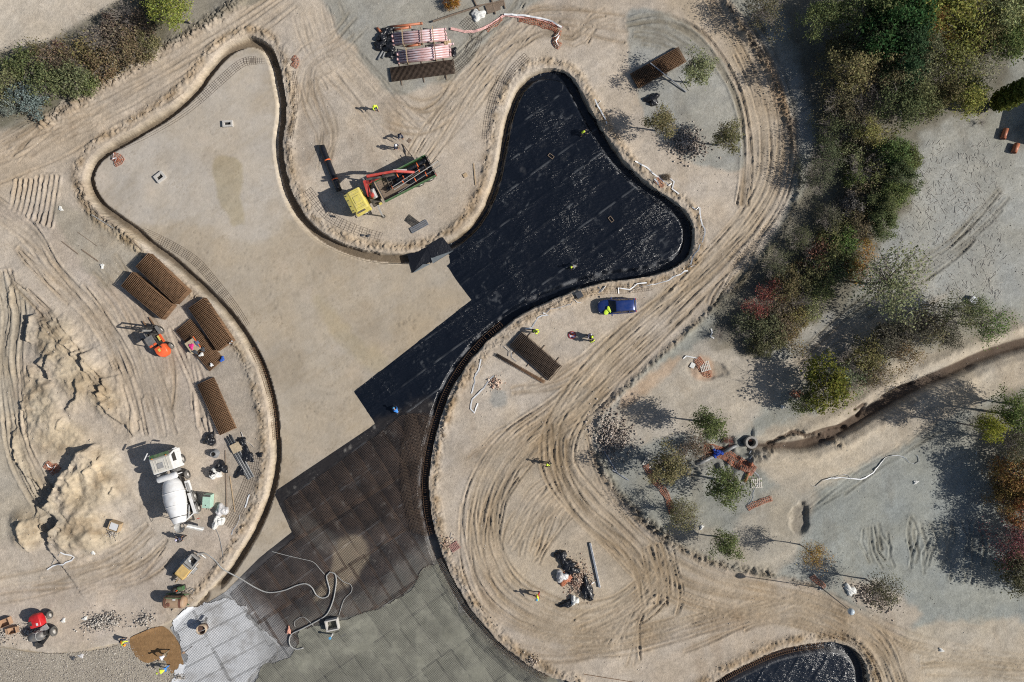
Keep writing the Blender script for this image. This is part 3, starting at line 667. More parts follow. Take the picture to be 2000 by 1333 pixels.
def mat_film(name, rough=0.3, wr=1.0, ang=36.0):
    """black plastic film: colour attribute (film, dust and painted glints), wrinkles stretched along the roll"""
    m, nt, b = nodes(name); L = nt.links.new
    at = nt.nodes.new('ShaderNodeAttribute'); at.attribute_name = 'Col'
    tc = nt.nodes.new('ShaderNodeTexCoord')
    mp = nt.nodes.new('ShaderNodeMapping'); mp.inputs['Rotation'].default_value = (0, 0, -math.radians(ang)); mp.inputs['Scale'].default_value = (0.55, 1.5, 1.0)
    L(tc.outputs['Object'], mp.inputs['Vector'])
    n1 = nt.nodes.new('ShaderNodeTexNoise'); n1.inputs['Scale'].default_value = 3.4; n1.inputs['Detail'].default_value = 3.0; n1.inputs['Roughness'].default_value = 0.55
    L(mp.outputs[0], n1.inputs['Vector'])
    n2 = nt.nodes.new('ShaderNodeTexNoise'); n2.inputs['Scale'].default_value = 9.0; n2.inputs['Detail'].default_value = 3.0; L(tc.outputs['Object'], n2.inputs['Vector'])
    # crumples only in some patches
    n3 = nt.nodes.new('ShaderNodeTexNoise'); n3.inputs['Scale'].default_value = 0.22; n3.inputs['Detail'].default_value = 3.0; L(tc.outputs['Object'], n3.inputs['Vector'])
    r3 = nt.nodes.new('ShaderNodeMapRange'); r3.inputs['From Min'].default_value = 0.40; r3.inputs['From Max'].default_value = 0.66; r3.inputs['To Min'].default_value = 0.30; r3.inputs['To Max'].default_value = 1.0
    L(n3.outputs['Fac'], r3.inputs['Value'])
    ad = nt.nodes.new('ShaderNodeMath'); ad.operation = 'MULTIPLY_ADD'; ad.inputs[1].default_value = 0.22; L(n2.outputs['Fac'], ad.inputs[0]); L(n1.outputs['Fac'], ad.inputs[2])
    ml = nt.nodes.new('ShaderNodeMath'); ml.operation = 'MULTIPLY'; L(ad.outputs[0], ml.inputs[0]); L(r3.outputs[0], ml.inputs[1])
    bp = nt.nodes.new('ShaderNodeBump'); bp.inputs['Strength'].default_value = wr; bp.inputs['Distance'].default_value = 0.30
    L(ml.outputs[0], bp.inputs['Height']); L(bp.outputs[0], b.inputs['Normal'])
    n4 = nt.nodes.new('ShaderNodeTexNoise'); n4.inputs['Scale'].default_value = 1.4; n4.inputs['Detail'].default_value = 8.0; n4.inputs['Roughness'].default_value = 0.7; L(tc.outputs['Object'], n4.inputs['Vector'])
    r4 = nt.nodes.new('ShaderNodeMapRange'); r4.inputs['From Min'].default_value = 0.55; r4.inputs['From Max'].default_value = 0.85; r4.inputs['To Max'].default_value = 0.07; L(n4.outputs['Fac'], r4.inputs['Value'])
    mx = nt.nodes.new('ShaderNodeMix'); mx.data_type = 'RGBA'; mx.inputs[7].default_value = (0.16, 0.15, 0.14, 1); L(r4.outputs[0], mx.inputs['Factor']); L(at.outputs['Color'], mx.inputs[6])
    L(mx.outputs[2], b.inputs['Base Color']); b.inputs['Roughness'].default_value = rough; b.inputs['Specular IOR Level'].default_value = 0.5
    return m
M_FILM = mat_film('black_film', 0.24, 0.62)
M_FILM2 = mat_film('black_film_wet', 0.22, 0.62, 60.0)
M_SHEET = mat_attr('cover', 0.8, 0.35, (8.0, 30.0), 0.12, 0.3)

def samp(F, x, y): return zat(x, y, F)
def sheet_grid(ang, step, P):
    """rotated point grid that covers polygon P"""
    a = math.radians(ang); U = np.array([math.cos(a), math.sin(a)]); V = np.array([-math.sin(a), math.cos(a)])
    us = P @ U; vs = P @ V
    u = np.arange(us.min() - 0.5, us.max() + 0.5, step)
    return U, V, u, vs.min() - 0.5, vs.max() + 0.5
def patch(name, SD, P, ang, v0, v1, step, zfun, cfun, m, parent=None, lim=None, split=False):
    """mesh of polygon P between rows v0..v1; boundary points slide onto the outline"""
    U, V, u, _, _ = sheet_grid(ang, step, P)
    n = max(2, int(round((v1 - v0) / step)) + 1); v = np.linspace(v0, v1, n)
    uu, vv = np.meshgrid(u, v); x = uu * U[0] + vv * V[0]; y = uu * U[1] + vv * V[1]
    sd = samp(SD, x, y)
    e = 0.06
    gx_ = (samp(SD, x + e, y) - samp(SD, x - e, y)) / (2 * e); gy_ = (samp(SD, x, y + e) - samp(SD, x, y - e)) / (2 * e)
    g2 = np.hypot(gx_, gy_) + 1e-6; near = (np.abs(sd) < 0.62 * step)
    nx_ = np.where(near, x - sd * gx_ / g2, x); ny_ = np.where(near, y - sd * gy_ / g2, y)
    sd2 = np.where(near, 0.0, sd)
    mid = 0.25 * (sd2[:-1, :-1] + sd2[:-1, 1:] + sd2[1:, 1:] + sd2[1:, :-1])
    neg = (sd2[:-1, :-1] < -1e-4) | (sd2[:-1, 1:] < -1e-4) | (sd2[1:, 1:] < -1e-4) | (sd2[1:, :-1] < -1e-4)
    keep = (mid > 0.0) & ~neg
    if keep.sum() < 4: return [] if split else None
    if split:
        # separate islands become separate objects
        lab = np.zeros(keep.shape, int); cur = 0; todo = set(zip(*np.nonzero(keep)))
        while todo:
            cur += 1; st = [todo.pop()]
            while st:
                j, i = st.pop(); lab[j, i] = cur
                for q in ((j + 1, i), (j - 1, i), (j, i + 1), (j, i - 1)):
                    if q in todo: todo.remove(q); st.append(q)
        parts = [lab == c for c in range(1, cur + 1) if (lab == c).sum() > 6]
    else: parts = [keep]
    res = []
    I = np.arange(x.size).reshape(x.shape)
    for keep in parts:
        F = np.stack([I[:-1, :-1], I[:-1, 1:], I[1:, 1:], I[1:, :-1]], -1)[keep]
        uq, inv = np.unique(F, return_inverse=True)
        xs = nx_.ravel()[uq]; ys = ny_.ravel()[uq]; zs = zfun(xs, ys, uu.ravel()[uq], vv.ravel()[uq])
        me = np_mesh(name, np.stack([xs, ys, zs], 1), inv.reshape(-1, 4), True)
        at = me.color_attributes.new('Col', 'FLOAT_COLOR', 'POINT'); c = np.ones((len(uq), 4), np.float32); c[:, :3] = np.clip(cfun(xs, ys), 0.004, 0.9)
        at.data.foreach_set('color', c.ravel())
        res.append(link(name, me, m, parent))
    return res if split else res[0]

# colour of the film: black, with sand spilled near the pour, grey cement splash
FC = np.empty((NY, NX, 3), np.float32); FC[:] = (0.0050, 0.0072, 0.0125)
def fpaint(mk, c, k):
    global FC
    w = (mk * k)[..., None]; FC = FC * (1 - w) + np.array(c, np.float32) * w
spots = sst(0.16, 0.34, fbm(X, Y, 0.9, 4, 131, 0.7))
fpaint(zone([(533,963),(640,880),(760,810),(850,790),(835,960),(850,1060),(700,1120),(560,1180),(440,1160)], 0.8, 0.6), (0.035, 0.03, 0.027), 0.75)
fpaint(zone([(440,1150),(560,1060),(680,1040),(840,1030),(860,1110),(760,1180),(560,1260),(500,1230)], 0.9, 0.7), (0.085, 0.08, 0.08), 0.6)
fpaint(zone([(655,1062),(705,1048),(720,1080),(705,1115),(690,1140),(650,1158),(612,1178),(635,1130),(650,1100)], 0.35, 0.3), (0.36, 0.30, 0.22), 0.95)
fpaint(zone([(560,1020),(600,1010),(660,1060),(640,1080),(590,1050)], 0.5, 0.5), (0.15, 0.14, 0.125), 0.6)
fpaint(zone([(760,1120),(835,1060),(850,1100),(800,1150),(740,1185)], 0.6, 0.6), (0.20, 0.20, 0.19), 0.8)
fpaint(spots * zone([(533,963),(760,810),(850,790),(850,1060),(700,1180),(440,1160)], 1.0, 0.8), (0.32, 0.30, 0.27), 0.6)
fpaint(spots * sst(0.0, 0.4, N8), (0.13, 0.13, 0.13), 0.5)
_cs = sdf(px2w(catmull(CONC_PX, True, 8)), 5.0)
fpaint(sst(-3.8, 0.0, _cs + 2.6 * fbm(X, Y, 1.6, 4, 421, 0.6)), (0.19, 0.188, 0.17), 0.9)
_ws = sdf(px2w(catmull(WHITE_PX, True, 8)), 5.0)
fpaint(sst(-3.0, -0.1, _ws + 2.2 * fbm(X, Y, 2.0, 4, 423)), (0.40, 0.40, 0.40), 0.85)
edge = sst(TW + 0.24, TW + 0.10, S1) * sst(TW - 0.12, TW + 0.02, S1)
fpaint(edge * sst(0.02, 0.25, NB8 + 0.05), (0.30, 0.31, 0.33), 0.7)
STRIP = 2.75; MU = 36.0
mem = empty('waterproof_membrane', W(1100, 420, FLOOR_Z), 0, 'glossy black waterproofing membrane laid in overlapping strips over the basin floor', 'membrane')
memloc = Vector(mem.location)
_, _, _, mv0, mv1 = sheet_grid(MU, 0.13, MEMB_W)
def memz(k, v0):
    def f(x, y, u, v):
        z = samp(ZS, x, y) + 0.035
        q = (v - v0) / STRIP
        wob = 0.5 + vnoise(u, u * 0, 1.1, 140 + k)
        z = z + 0.050 * wob * np.exp(-((v - v0 - 0.10) / 0.09) ** 2) + 0.035 * np.exp(-((v - v0 - STRIP + 0.06) / 0.09) ** 2) * wob
        z = z + 0.075 * np.maximum(0, vnoise(u * 0.35, v, 0.42, 150 + k) - 0.70) * 2.2 + 0.05 * np.maximum(0, vnoise(u, v * 0.4, 0.5, 160 + k) - 0.78) * 2
        return z + (0.006 if k % 2 else 0.0)
    return f
def samp3(F, x, y): return np.stack([zat(x, y, F[..., c]) for c in range(3)], -1)
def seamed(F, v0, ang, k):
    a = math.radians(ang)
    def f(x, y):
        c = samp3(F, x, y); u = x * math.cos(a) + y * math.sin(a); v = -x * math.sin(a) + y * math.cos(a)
        br = sst(0.42, 0.75, vnoise(u, u * 0, 0.8, 300 + k)) * sst(0.3, 0.6, vnoise(u, u * 0, 5.0, 310 + k)); m = br * np.exp(-((v - v0 - 0.07) / 0.06) ** 2)  # broken pale seam line: weld dust and seam glints painted in together
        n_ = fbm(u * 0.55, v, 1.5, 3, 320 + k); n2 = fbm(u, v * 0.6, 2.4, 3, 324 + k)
        cr = 0.16 * (np.exp(-(n_ / 0.012) ** 2) + 0.7 * np.exp(-(n2 / 0.010) ** 2)) * sst(0.50, 0.72, vnoise(u, v, 2.6, 330 + k)) * sst(0.35, 0.7, vnoise(u, v, 0.4, 331))     # wrinkle glints painted into the colour as thin pale lines
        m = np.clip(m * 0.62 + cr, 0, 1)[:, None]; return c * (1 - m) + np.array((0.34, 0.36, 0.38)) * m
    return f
k = 0; v = mv0
while v < mv1:
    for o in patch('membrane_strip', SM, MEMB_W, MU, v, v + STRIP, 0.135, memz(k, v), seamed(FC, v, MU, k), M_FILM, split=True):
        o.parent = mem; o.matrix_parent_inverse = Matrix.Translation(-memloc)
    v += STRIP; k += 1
# second basin, lower right
S2c = np.minimum(S2, 2.0)
mem2 = empty('waterproof_membrane', W(1560, 1310, FLOOR_Z), 0, 'wet shiny black membrane lining the small separate basin', 'membrane')
m2loc = Vector(mem2.location)
FC2 = np.empty((NY, NX, 3), np.float32); FC2[:] = (0.008, 0.012, 0.020)
w_ = (sst(TW + 0.30, TW + 0.10, S2) * sst(TW - 0.12, TW + 0.02, S2))[..., None]; FC2 = FC2 * (1 - w_) + 0.3 * w_
for k in range(8):
    v = 0
    P2 = POOL2_W; _, _, _, a0, a1 = sheet_grid(60.0, 0.13, P2)
    v0_ = a0 + k * STRIP
    if v0_ > a1: break
    o = patch('membrane_strip', S2c, P2, 60.0, v0_, v0_ + STRIP, 0.135, memz(40 + k, v0_), lambda x, y: samp3(FC2, x, y), M_FILM2)
    if o is not None: o.parent = mem2; o.matrix_parent_inverse = Matrix.Translation(-m2loc)

# ---- white cover, poured concrete, brown sand, gravel
def poly_sdf(px, pad=2.0, smooth=True):
    P = px2w(catmull(px, True, 8) if smooth else np.array(px, float)); return P, sdf(P, pad)
def flat_piece(name, px, dz, base, namp, m, kind='structure', rough=0.0, ang=0.0, extra=None, smooth=True, jag=0.0):
    P, SD = poly_sdf(px, 2.0, smooth)
    if jag: SD = np.clip(SD + jag * fbm(X, Y, 1.4, 4, 431), -2, 2)
    lowx = (P[:, 0].min(), P[:, 0].max())
    _, _, _, a0, a1 = sheet_grid(ang, 0.13, P)
    b3 = np.array(lin(*base), np.float32)
    def zf(x, y, u, v): return samp(ZS, x, y) + dz + rough * (vnoise(x, y, 1.5, 171) - 0.5) + 0.4 * rough * (vnoise(x, y, 0.4, 172) - 0.5)
    def cf(x, y):
        n = namp * (fbm(x, y, 2.2, 4, 173))[:, None] + namp * 0.7 * (fbm(x * 0.3, y * 2, 0.8, 3, 174))[:, None]
        c = b3 * (1 + n)
        return extra(x, y, c) if extra else c
    o = patch(name, np.maximum(SD, -2.0), P, ang, max(a0, -44), a1, 0.13, zf, cf, m)
    return o
def whitefix(x, y, c):
    n = sst(0.02, 0.28, fbm(x, y, 2.0, 4, 181, 0.65))[:, None]
    c = c * (1 - 0.45 * n) + np.array((0.30, 0.28, 0.26)) * 0.45 * n
    g = sst(470, 545, x * PXM + 1000 + 40 * fbm(x, y, 2.5, 3, 182))[:, None] * 0.75; return c * (1 - g) + np.array((0.24, 0.24, 0.235)) * g
tag(flat_piece('protection_sheet', WHITE_PX, 0.115, (214,216,219), 0.12, M_SHEET, rough=0.03, extra=whitefix, jag=2.6), 'white dusty geotextile sheet under reinforcing mesh beside the brown sand patch', 'sheet')
def concfix(x, y, c):
    n = sst(0.0, 0.3, fbm(x, y, 3.0, 4, 183))[:, None]; m_ = sst(0.1, 0.3, fbm(x, y, 0.8, 3, 184))[:, None]
    b_ = sst(0.05, 0.25, fbm(x * 0.4 + y * 0.2, y * 1.3 - x, 2.0, 4, 185))[:, None]; return c * (1 - 0.16 * n) * (1 + 0.12 * m_) * (1 + 0.14 * b_)
tag(flat_piece('wet_concrete', CONC_PX, 0.118, (129,128,116), 0.24, M_SHEET, rough=0.05, extra=concfix, jag=1.2), kind='structure')
BROWN = flat_piece('brown_sand', BROWN_PX, 0.10, (137,108,76), 0.28, M_GROUND, rough=0.07); tag(BROWN, 'damp brown sand patch spread between gravel and the white sheet', 'sand', kind='stuff')
GRB = flat_piece('gravel_bed_ground', GRAVEL_PX, 0.05, (160,152,139), 0.2, M_GROUND, rough=0.03); tag(GRB, kind='structure')

# ---- reinforcing mesh
M_RUST = mat('rusty_steel', (0.20, 0.115, 0.062), 0.85, 0.0, 0.4, 9.0)
M_RUSTM = mat('dull_rusty_steel', (0.118, 0.080, 0.060), 0.8, 0.0, 0.6, 0.5)
M_RUSTD = mat('dark_rusty_steel', (0.115, 0.080, 0.058), 0.8, 0.0, 0.35, 9.0)
M_STEEL = mat('dusty_steel', (0.10, 0.10, 0.10), 0.6, 0.3, 0.3, 9.0)
M_CEMSTEEL = mat('cement_coated_steel', (0.185, 0.18, 0.165), 0.8, 0.0, 0.25, 9.0)
def clip_seg(a, b, P):
    """parts of segment a-b inside polygon P (world)"""
    d = b - a; ts = [0.0, 1.0]
    p = P; q = np.roll(P, -1, 0); e = q - p
    den = d[0] * e[:, 1] - d[1] * e[:, 0]; w = p - a
    with np.errstate(divide='ignore', invalid='ignore'):
        t = (w[:, 0] * e[:, 1] - w[:, 1] * e[:, 0]) / den; s = (w[:, 0] * d[1] - w[:, 1] * d[0]) / den
    ok = (np.abs(den) > 1e-12) & (t > 0) & (t < 1) & (s >= 0) & (s < 1)
    ts = np.sort(np.concatenate([[0, 1], t[ok]])); out = []
    for t0, t1 in zip(ts[:-1], ts[1:]):
        if t1 - t0 < 1e-4: continue
        m_ = a + d * (t0 + t1) / 2
        c = ((p[:, 1] > m_[1]) != (q[:, 1] > m_[1])) & (m_[0] < (q[:, 0] - p[:, 0]) * (m_[1] - p[:, 1]) / (q[:, 1] - p[:, 1] + 1e-12) + p[:, 0])
        if c.sum() % 2: out.append((a + d * t0, a + d * t1))
    return out
def bars_mesh(name, segs, th):
    """many thin bars from (a,b) 3-D segments -> one mesh, 4 sides each"""
    if not segs: return None
    A = np.array([s[0] for s in segs], float); B = np.array([s[1] for s in segs], float)
    d = B - A; L = np.linalg.norm(d, axis=1)[:, None] + 1e-9; x = d / L
    up = np.where(np.abs(x[:, 2:3]) > 0.9, np.array([[1.0, 0, 0]]), np.array([[0, 0, 1.0]]))
    y = np.cross(up, x); y /= np.linalg.norm(y, axis=1)[:, None] + 1e-9; z = np.cross(x, y); h = th / 2
    co = [(-1, -1), (1, -1), (1, 1), (-1, 1)]
    V = np.stack([A + (y * p + z * q) * h for p, q in co] + [B + (y * p + z * q) * h for p, q in co], 1)
    base = (np.arange(len(A)) * 8)[:, None, None]
    F = base + np.array([[0, 1, 5, 4], [1, 2, 6, 5], [2, 3, 7, 6], [3, 0, 4, 7], [3, 2, 1, 0], [4, 5, 6, 7]])[None]
    return np_mesh(name, V.reshape(-1, 3), F.reshape(-1, 4))
def mats(px, ang, lw, pitch, dz, m, label, group, th=0.02, org=(0, 0), lap=0.25, miss=0.0):
    """tile mats over a pixel polygon; each mat is a thing of its own, cut at the outline"""
    P = px2w(np.array(px, float)); a = math.radians(ang); U = np.array([math.cos(a), math.sin(a)]); V = np.array([-math.sin(a), math.cos(a)])
    us = P @ U; vs = P @ V; Lm, Wm = lw; r = random.Random(int(ang * 10) + len(px)); n = 0
    u0 = us.min() + org[0]
    while u0 < us.max():
        v0 = vs.min() + org[1] - r.uniform(0, 1.0)
        while v0 < vs.max():
            if r.random() >= miss:
                segs = []; ja = r.uniform(-0.02, 0.02) if lap > 0.2 else r.uniform(-0.004, 0.004); ju = r.uniform(-0.1, 0.1); h = dz + r.uniform(0, 0.02)
                Ux = U * math.cos(ja) + V * math.sin(ja); Vx = V * math.cos(ja) - U * math.sin(ja)
                o_ = U * (u0 + ju) + V * v0
                for i in range(int(Wm / pitch) + 1):
                    p = o_ + Vx * i * pitch
                    for s0, s1 in clip_seg(p, p + Ux * Lm, P): segs.append((s0, s1, h))
                for i in range(int(Lm / pitch) + 1):
                    p = o_ + Ux * i * pitch
                    for s0, s1 in clip_seg(p, p + Vx * Wm, P): segs.append((s0, s1, h + th))
                if len(segs) > 12:
                    A = np.array([s[0] for s in segs]); B = np.array([s[1] for s in segs]); hh = np.array([s[2] for s in segs])
                    z0 = FLOOR_Z + hh
                    me = bars_mesh('mesh_mat', list(zip(np.column_stack([A, z0]), np.column_stack([B, z0]))), th)
                    tag(link('rebar_mat', me, m), label, 'rebar mat', group); n += 1
            v0 += Wm - lap + (r.uniform(-0.05, 0.05) if lap > 0.2 else 0)
        u0 += Lm - (0.3 if lap > 0.2 else pitch)
    return n
UPM = [(552,980),(640,918),(735,850),(782,812),(828,806),(848,812),(836,860),(826,905),(822,950),(826,1000),(836,1045),(852,1092),(846,1110),(828,1120),(800,1152),(770,1180),(720,1198),(660,1210),(618,1224),(592,1238),(582,1268),(548,1264),(470,1190),(446,1162),(510,1105),(574,1052)]
mats(UPM, -58.0, (6.0, 2.2), 0.165, 0.085, M_RUSTM, 'rusty reinforcing mesh mat laid on the black membrane beside the bare floor', 'mesh mats laid on the black membrane', 0.017)
mats([(792,806),(846,814),(834,870),(822,930),(822,1000),(836,1050),(800,1040),(780,960),(780,880)], -80.0, (6.0, 2.2), 0.165, 0.13, M_RUSTD, 'dark reinforcing mesh mat along the right-hand trench on black membrane', 'mesh mats along the trench', 0.017)
mats([(338,1232),(366,1200),(436,1160),(480,1190),(520,1240),(545,1265),(540,1292),(500,1318),(480,1350),(345,1350),(362,1300)], 28.0, (6.0, 2.2), 0.165, 0.150, M_CEMSTEEL, 'grey reinforcing mesh mat laid over the white sheet', 'mesh mats on the white sheet', 0.010, (0, 0), 0.145)
mats([(560,1245),(600,1222),(680,1206),(770,1180),(830,1112),(855,1098),(900,1190),(950,1240),(1010,1300),(1080,1345),(480,1350),(510,1312)], -55.0, (6.0, 2.2), 0.165, 0.112, M_CEMSTEEL, 'cement-coated reinforcing mesh mat half sunk in wet concrete', 'mesh mats in the wet concrete', 0.012, (0.4, 0.3), 0.145)
mats([(840,1098),(862,1092),(908,1180),(948,1228),(990,1268),(1070,1322),(1080,1345),(1010,1330),(930,1260),(870,1160)], -48.0, (6.0, 1.8), 0.165, 0.16, M_CEMSTEEL, 'pale reinforcing mesh mat along the trench edge of the wet concrete', 'mesh mats at the concrete edge', 0.013, (0, 0), 0.145)

def rim(i0, i1, off, dense=True):
    """section of the basin outline (photo points i0..i1 of POOL) pushed inwards by off metres"""
    pts = POOL[i0:i1 + 1]; P = px2w(catmull(pts, False, 4.0)); t = np.gradient(P, axis=0); t /= np.linalg.norm(t, axis=1)[:, None]
    n = np.stack([t[:, 1], -t[:, 0]], 1)
    return P + n * off
def cage(i0, i1, a, b, label, src=None, inward=1.0, pitch=0.24):
    Po = rim(i0, i1, a) if src is None else src(a); Pi = rim(i0, i1, b) if src is None else src(b)
    segs = []; d = np.concatenate([[0], np.cumsum(np.linalg.norm(np.diff(Po, axis=0), axis=1))])
    zb, zt = -0.86, -0.36
    for P in (Po, Pi):
        for z in (zb, zt):
            segs += [((*P[k], z), (*P[k + 1], z)) for k in range(len(P) - 1)]
    for s in np.arange(0, d[-1], pitch):
        k = min(np.searchsorted(d, s), len(Po) - 1)
        segs += [((*Po[k], zt), (*Pi[k], zt)), ((*Po[k], zb), (*Pi[k], zb)), ((*Po[k], zb), (*Po[k], zt)), ((*Pi[k], zb), (*Pi[k], zt))]
    return tag(link('rebar_cage', bars_mesh('cage', segs, 0.022), M_RUST), label, 'rebar cage')
ix = {p: i for i, p in enumerate(POOL)}
cage(ix[(985,640)], ix[(852,1045)], 0.22, 0.80, 'long rusty rebar cage curving in the trench beside the black membrane')
cage(ix[(866,1090)], ix[(1075,1323)], 0.22, 0.80, 'rebar cage in the trench beside the wet concrete')
cage(ix[(527,860)], ix[(481,685)], 0.25, 0.80, 'rebar cage in the trench beside the rust-brown mesh stacks')
def p2src(off):
    P = px2w(catmull(POOL2[2:8], False, 4.0)); t = np.gradient(P, axis=0); t /= np.linalg.norm(t, axis=1)[:, None]
    return P + np.stack([t[:, 1], -t[:, 0]], 1) * off
cage(0, 0, 0.22, 0.80, 'rebar cage along the rim of the small separate basin', p2src)

def strip(px, wid, rails, pitch, label, th=0.014, m=None, dz=0.03):
    """curved ladder of welded mesh lying on the soil"""
    P = px2w(catmull(px, False, 4.0)); d = np.concatenate([[0], np.cumsum(np.linalg.norm(np.diff(P, axis=0), axis=1))]); segs = []
    L = [offset(P, (k / (rails - 1) - 0.5) * wid) for k in range(rails)]
    g = lambda p: (p[0], p[1], float(zat(p[0], p[1])) + dz)
    for Q_ in L:
        R_ = [g(p) for p in Q_[::2]]; segs += list(zip(R_[:-1], R_[1:]))
    for s in np.arange(0, d[-1], pitch):
        k = min(np.searchsorted(d, s), len(P) - 1); segs.append((g(L[0][k]), g(L[-1][k])))
    return tag(link('mesh_strip', bars_mesh('strip', segs, th), m or M_RUSTD), label, 'mesh strip')
for px, wd, rl, pt, lb in (
    ([(275,452),(330,478),(380,510),(420,555),(455,600),(480,640)], 1.0, 6, 0.3, 'curved welded mesh strip lying on the basin floor past the brown mesh stacks'),
    ([(228,285),(280,262),(340,228),(385,195),(430,155),(470,122),(500,116)], 0.95, 5, 0.3, 'curved welded mesh strip along the upper rim of the left basin lobe'),
    ([(474,117),(510,117),(545,119),(572,120)], 0.6, 4, 0.3, 'short mesh strip bridging the trench next to an orange net'),
    ([(572,140),(578,180),(574,230),(566,280),(568,320)], 0.6, 4, 0.3, 'narrow mesh strip along the bank above the rolled membrane'),
    ([(600,372),(640,420),(690,447),(745,465)], 1.1, 5, 0.4, 'wide loose mesh strip on the bank behind the crane truck'),
    ([(905,40),(930,70),(910,110),(880,135)], 1.4, 7, 0.3, 'loose mesh strip unrolled beside the pink pipe stacks'),
    ([(980,150),(965,190),(955,230),(950,275)], 1.0, 5, 0.35, 'mesh strip along the left rim of the black lobe'),
    ([(1030,110),(1005,135),(985,165)], 1.0, 5, 0.3, 'short mesh strip near the tip of the black lobe'),
    ([(1015,622),(1060,604),(1110,585),(1160,570),(1230,566),(1275,560)], 0.8, 4, 0.3, 'mesh strip with white tape along the rim behind the blue car'),
    ([(1640,1240),(1680,1262),(1705,1300),(1715,1340)], 0.9, 4, 0.35, 'mesh strip bent round the rim of the small basin'),
    ([(500,890),(492,930),(470,985),(445,1030)], 1.5, 7, 0.3, 'mesh strip half buried in soil beside the concrete pump')):
    strip(px, wd, rl, pt, lb)
# ================================================================ VEHICLES AND MACHINES
DUST = (0.40, 0.34, 0.27)
P_WHITE = mat('white_paint', (0.72, 0.73, 0.74), 0.38, 0, 0.06, 2.0, dust=0.35, dustcol=DUST)
P_CREAM = mat('cream_cab_paint', (0.62, 0.60, 0.54), 0.5, 0, 0.08, 2.0, dust=0.4, dustcol=DUST)
P_YELLOW = mat('yellow_paint', (0.68, 0.58, 0.13), 0.5, 0, 0.12, 2.0, dust=0.45, dustcol=DUST)
P_GREEN = mat('green_paint', (0.045, 0.13, 0.045), 0.55, 0, 0.25, 3.0, dust=0.45, dustcol=DUST)
P_RED = mat('red_paint', (0.50, 0.045, 0.035), 0.45, 0, 0.18, 3.0, dust=0.25, dustcol=DUST)
P_REDH = mat('bright_red_paint', (0.56, 0.016, 0.022), 0.4, 0, 0.12, 3.0, dust=0.12, dustcol=DUST)
P_ORANGE = mat('orange_paint', (0.78, 0.115, 0.03), 0.42, 0, 0.10, 3.0, dust=0.15, dustcol=DUST)
P_BLUE = mat('blue_car_paint', (0.010, 0.040, 0.19), 0.25, 0.2, 0.06, 2.0, dust=0.10, dustcol=DUST, spec=0.6)
P_MINT = mat('mint_paint', (0.38, 0.57, 0.47), 0.55, 0, 0.10, 3.0, dust=0.2, dustcol=DUST)
P_CREAMY = mat('faded_yellow_paint', (0.62, 0.42, 0.15), 0.55, 0, 0.15, 3.0, dust=0.3, dustcol=DUST)
P_GREY = mat('grey_metal', (0.20, 0.20, 0.20), 0.55, 0.3, 0.25, 4.0, dust=0.45, dustcol=DUST)
P_LGREY = mat('light_grey_metal', (0.42, 0.42, 0.41), 0.5, 0.3, 0.2, 4.0, dust=0.35, dustcol=DUST)
P_DARK = mat('dark_chassis', (0.035, 0.035, 0.035), 0.7, 0.2, 0.3, 5.0, dust=0.45, dustcol=DUST)
P_BLACK = mat('black_rubber_trim', (0.016, 0.016, 0.017), 0.6, 0, 0.2, 5.0, dust=0.15, dustcol=DUST)
P_TYRE = mat('dusty_tyre', (0.10, 0.095, 0.088), 0.9, 0, 0.3, 8.0, dust=0.5, dustcol=(0.33, 0.30, 0.26))
P_RIM = mat('dusty_rim', (0.50, 0.48, 0.45), 0.6, 0.2, 0.2, 8.0)
P_GLASS = mat('dark_glass', (0.012, 0.015, 0.018), 0.08, 0, 0.05, 2.0, dust=0.06, dustcol=DUST, spec=0.7)
P_REDL = mat('red_lamp_glass', (0.42, 0.01, 0.01), 0.25, 0, 0.1); P_AMBER = mat('amber_lamp_glass', (0.65, 0.20, 0.02), 0.3, 0, 0.1)
P_CLEARL = mat('headlamp_glass', (0.5, 0.5, 0.5), 0.1, 0.3, 0.1)
P_STRAP = mat('orange_strap', (0.85, 0.16, 0.04), 0.6, 0, 0.1)
P_WOOD = mat('pale_timber', (0.42, 0.31, 0.19), 0.8, 0, 0.25, 8.0); P_PLY = mat('plywood', (0.46, 0.37, 0.25), 0.8, 0, 0.2, 5.0)
P_WOODD = mat('weathered_timber', (0.20, 0.15, 0.11), 0.85, 0, 0.3, 8.0)
P_PLASTIC = mat('black_plastic_wrap', (0.012, 0.013, 0.017), 0.3, 0, 0.2, 6.0, bump=0.9, bscale=5.0)
P_GREYP = mat('grey_plastic_pipe', (0.20, 0.21, 0.22), 0.45, 0, 0.15, 6.0, dust=0.3, dustcol=DUST)
P_HIVIS = mat('hi_vis_yellow', (0.62, 0.86, 0.06), 0.7, 0, 0.12, 9.0)

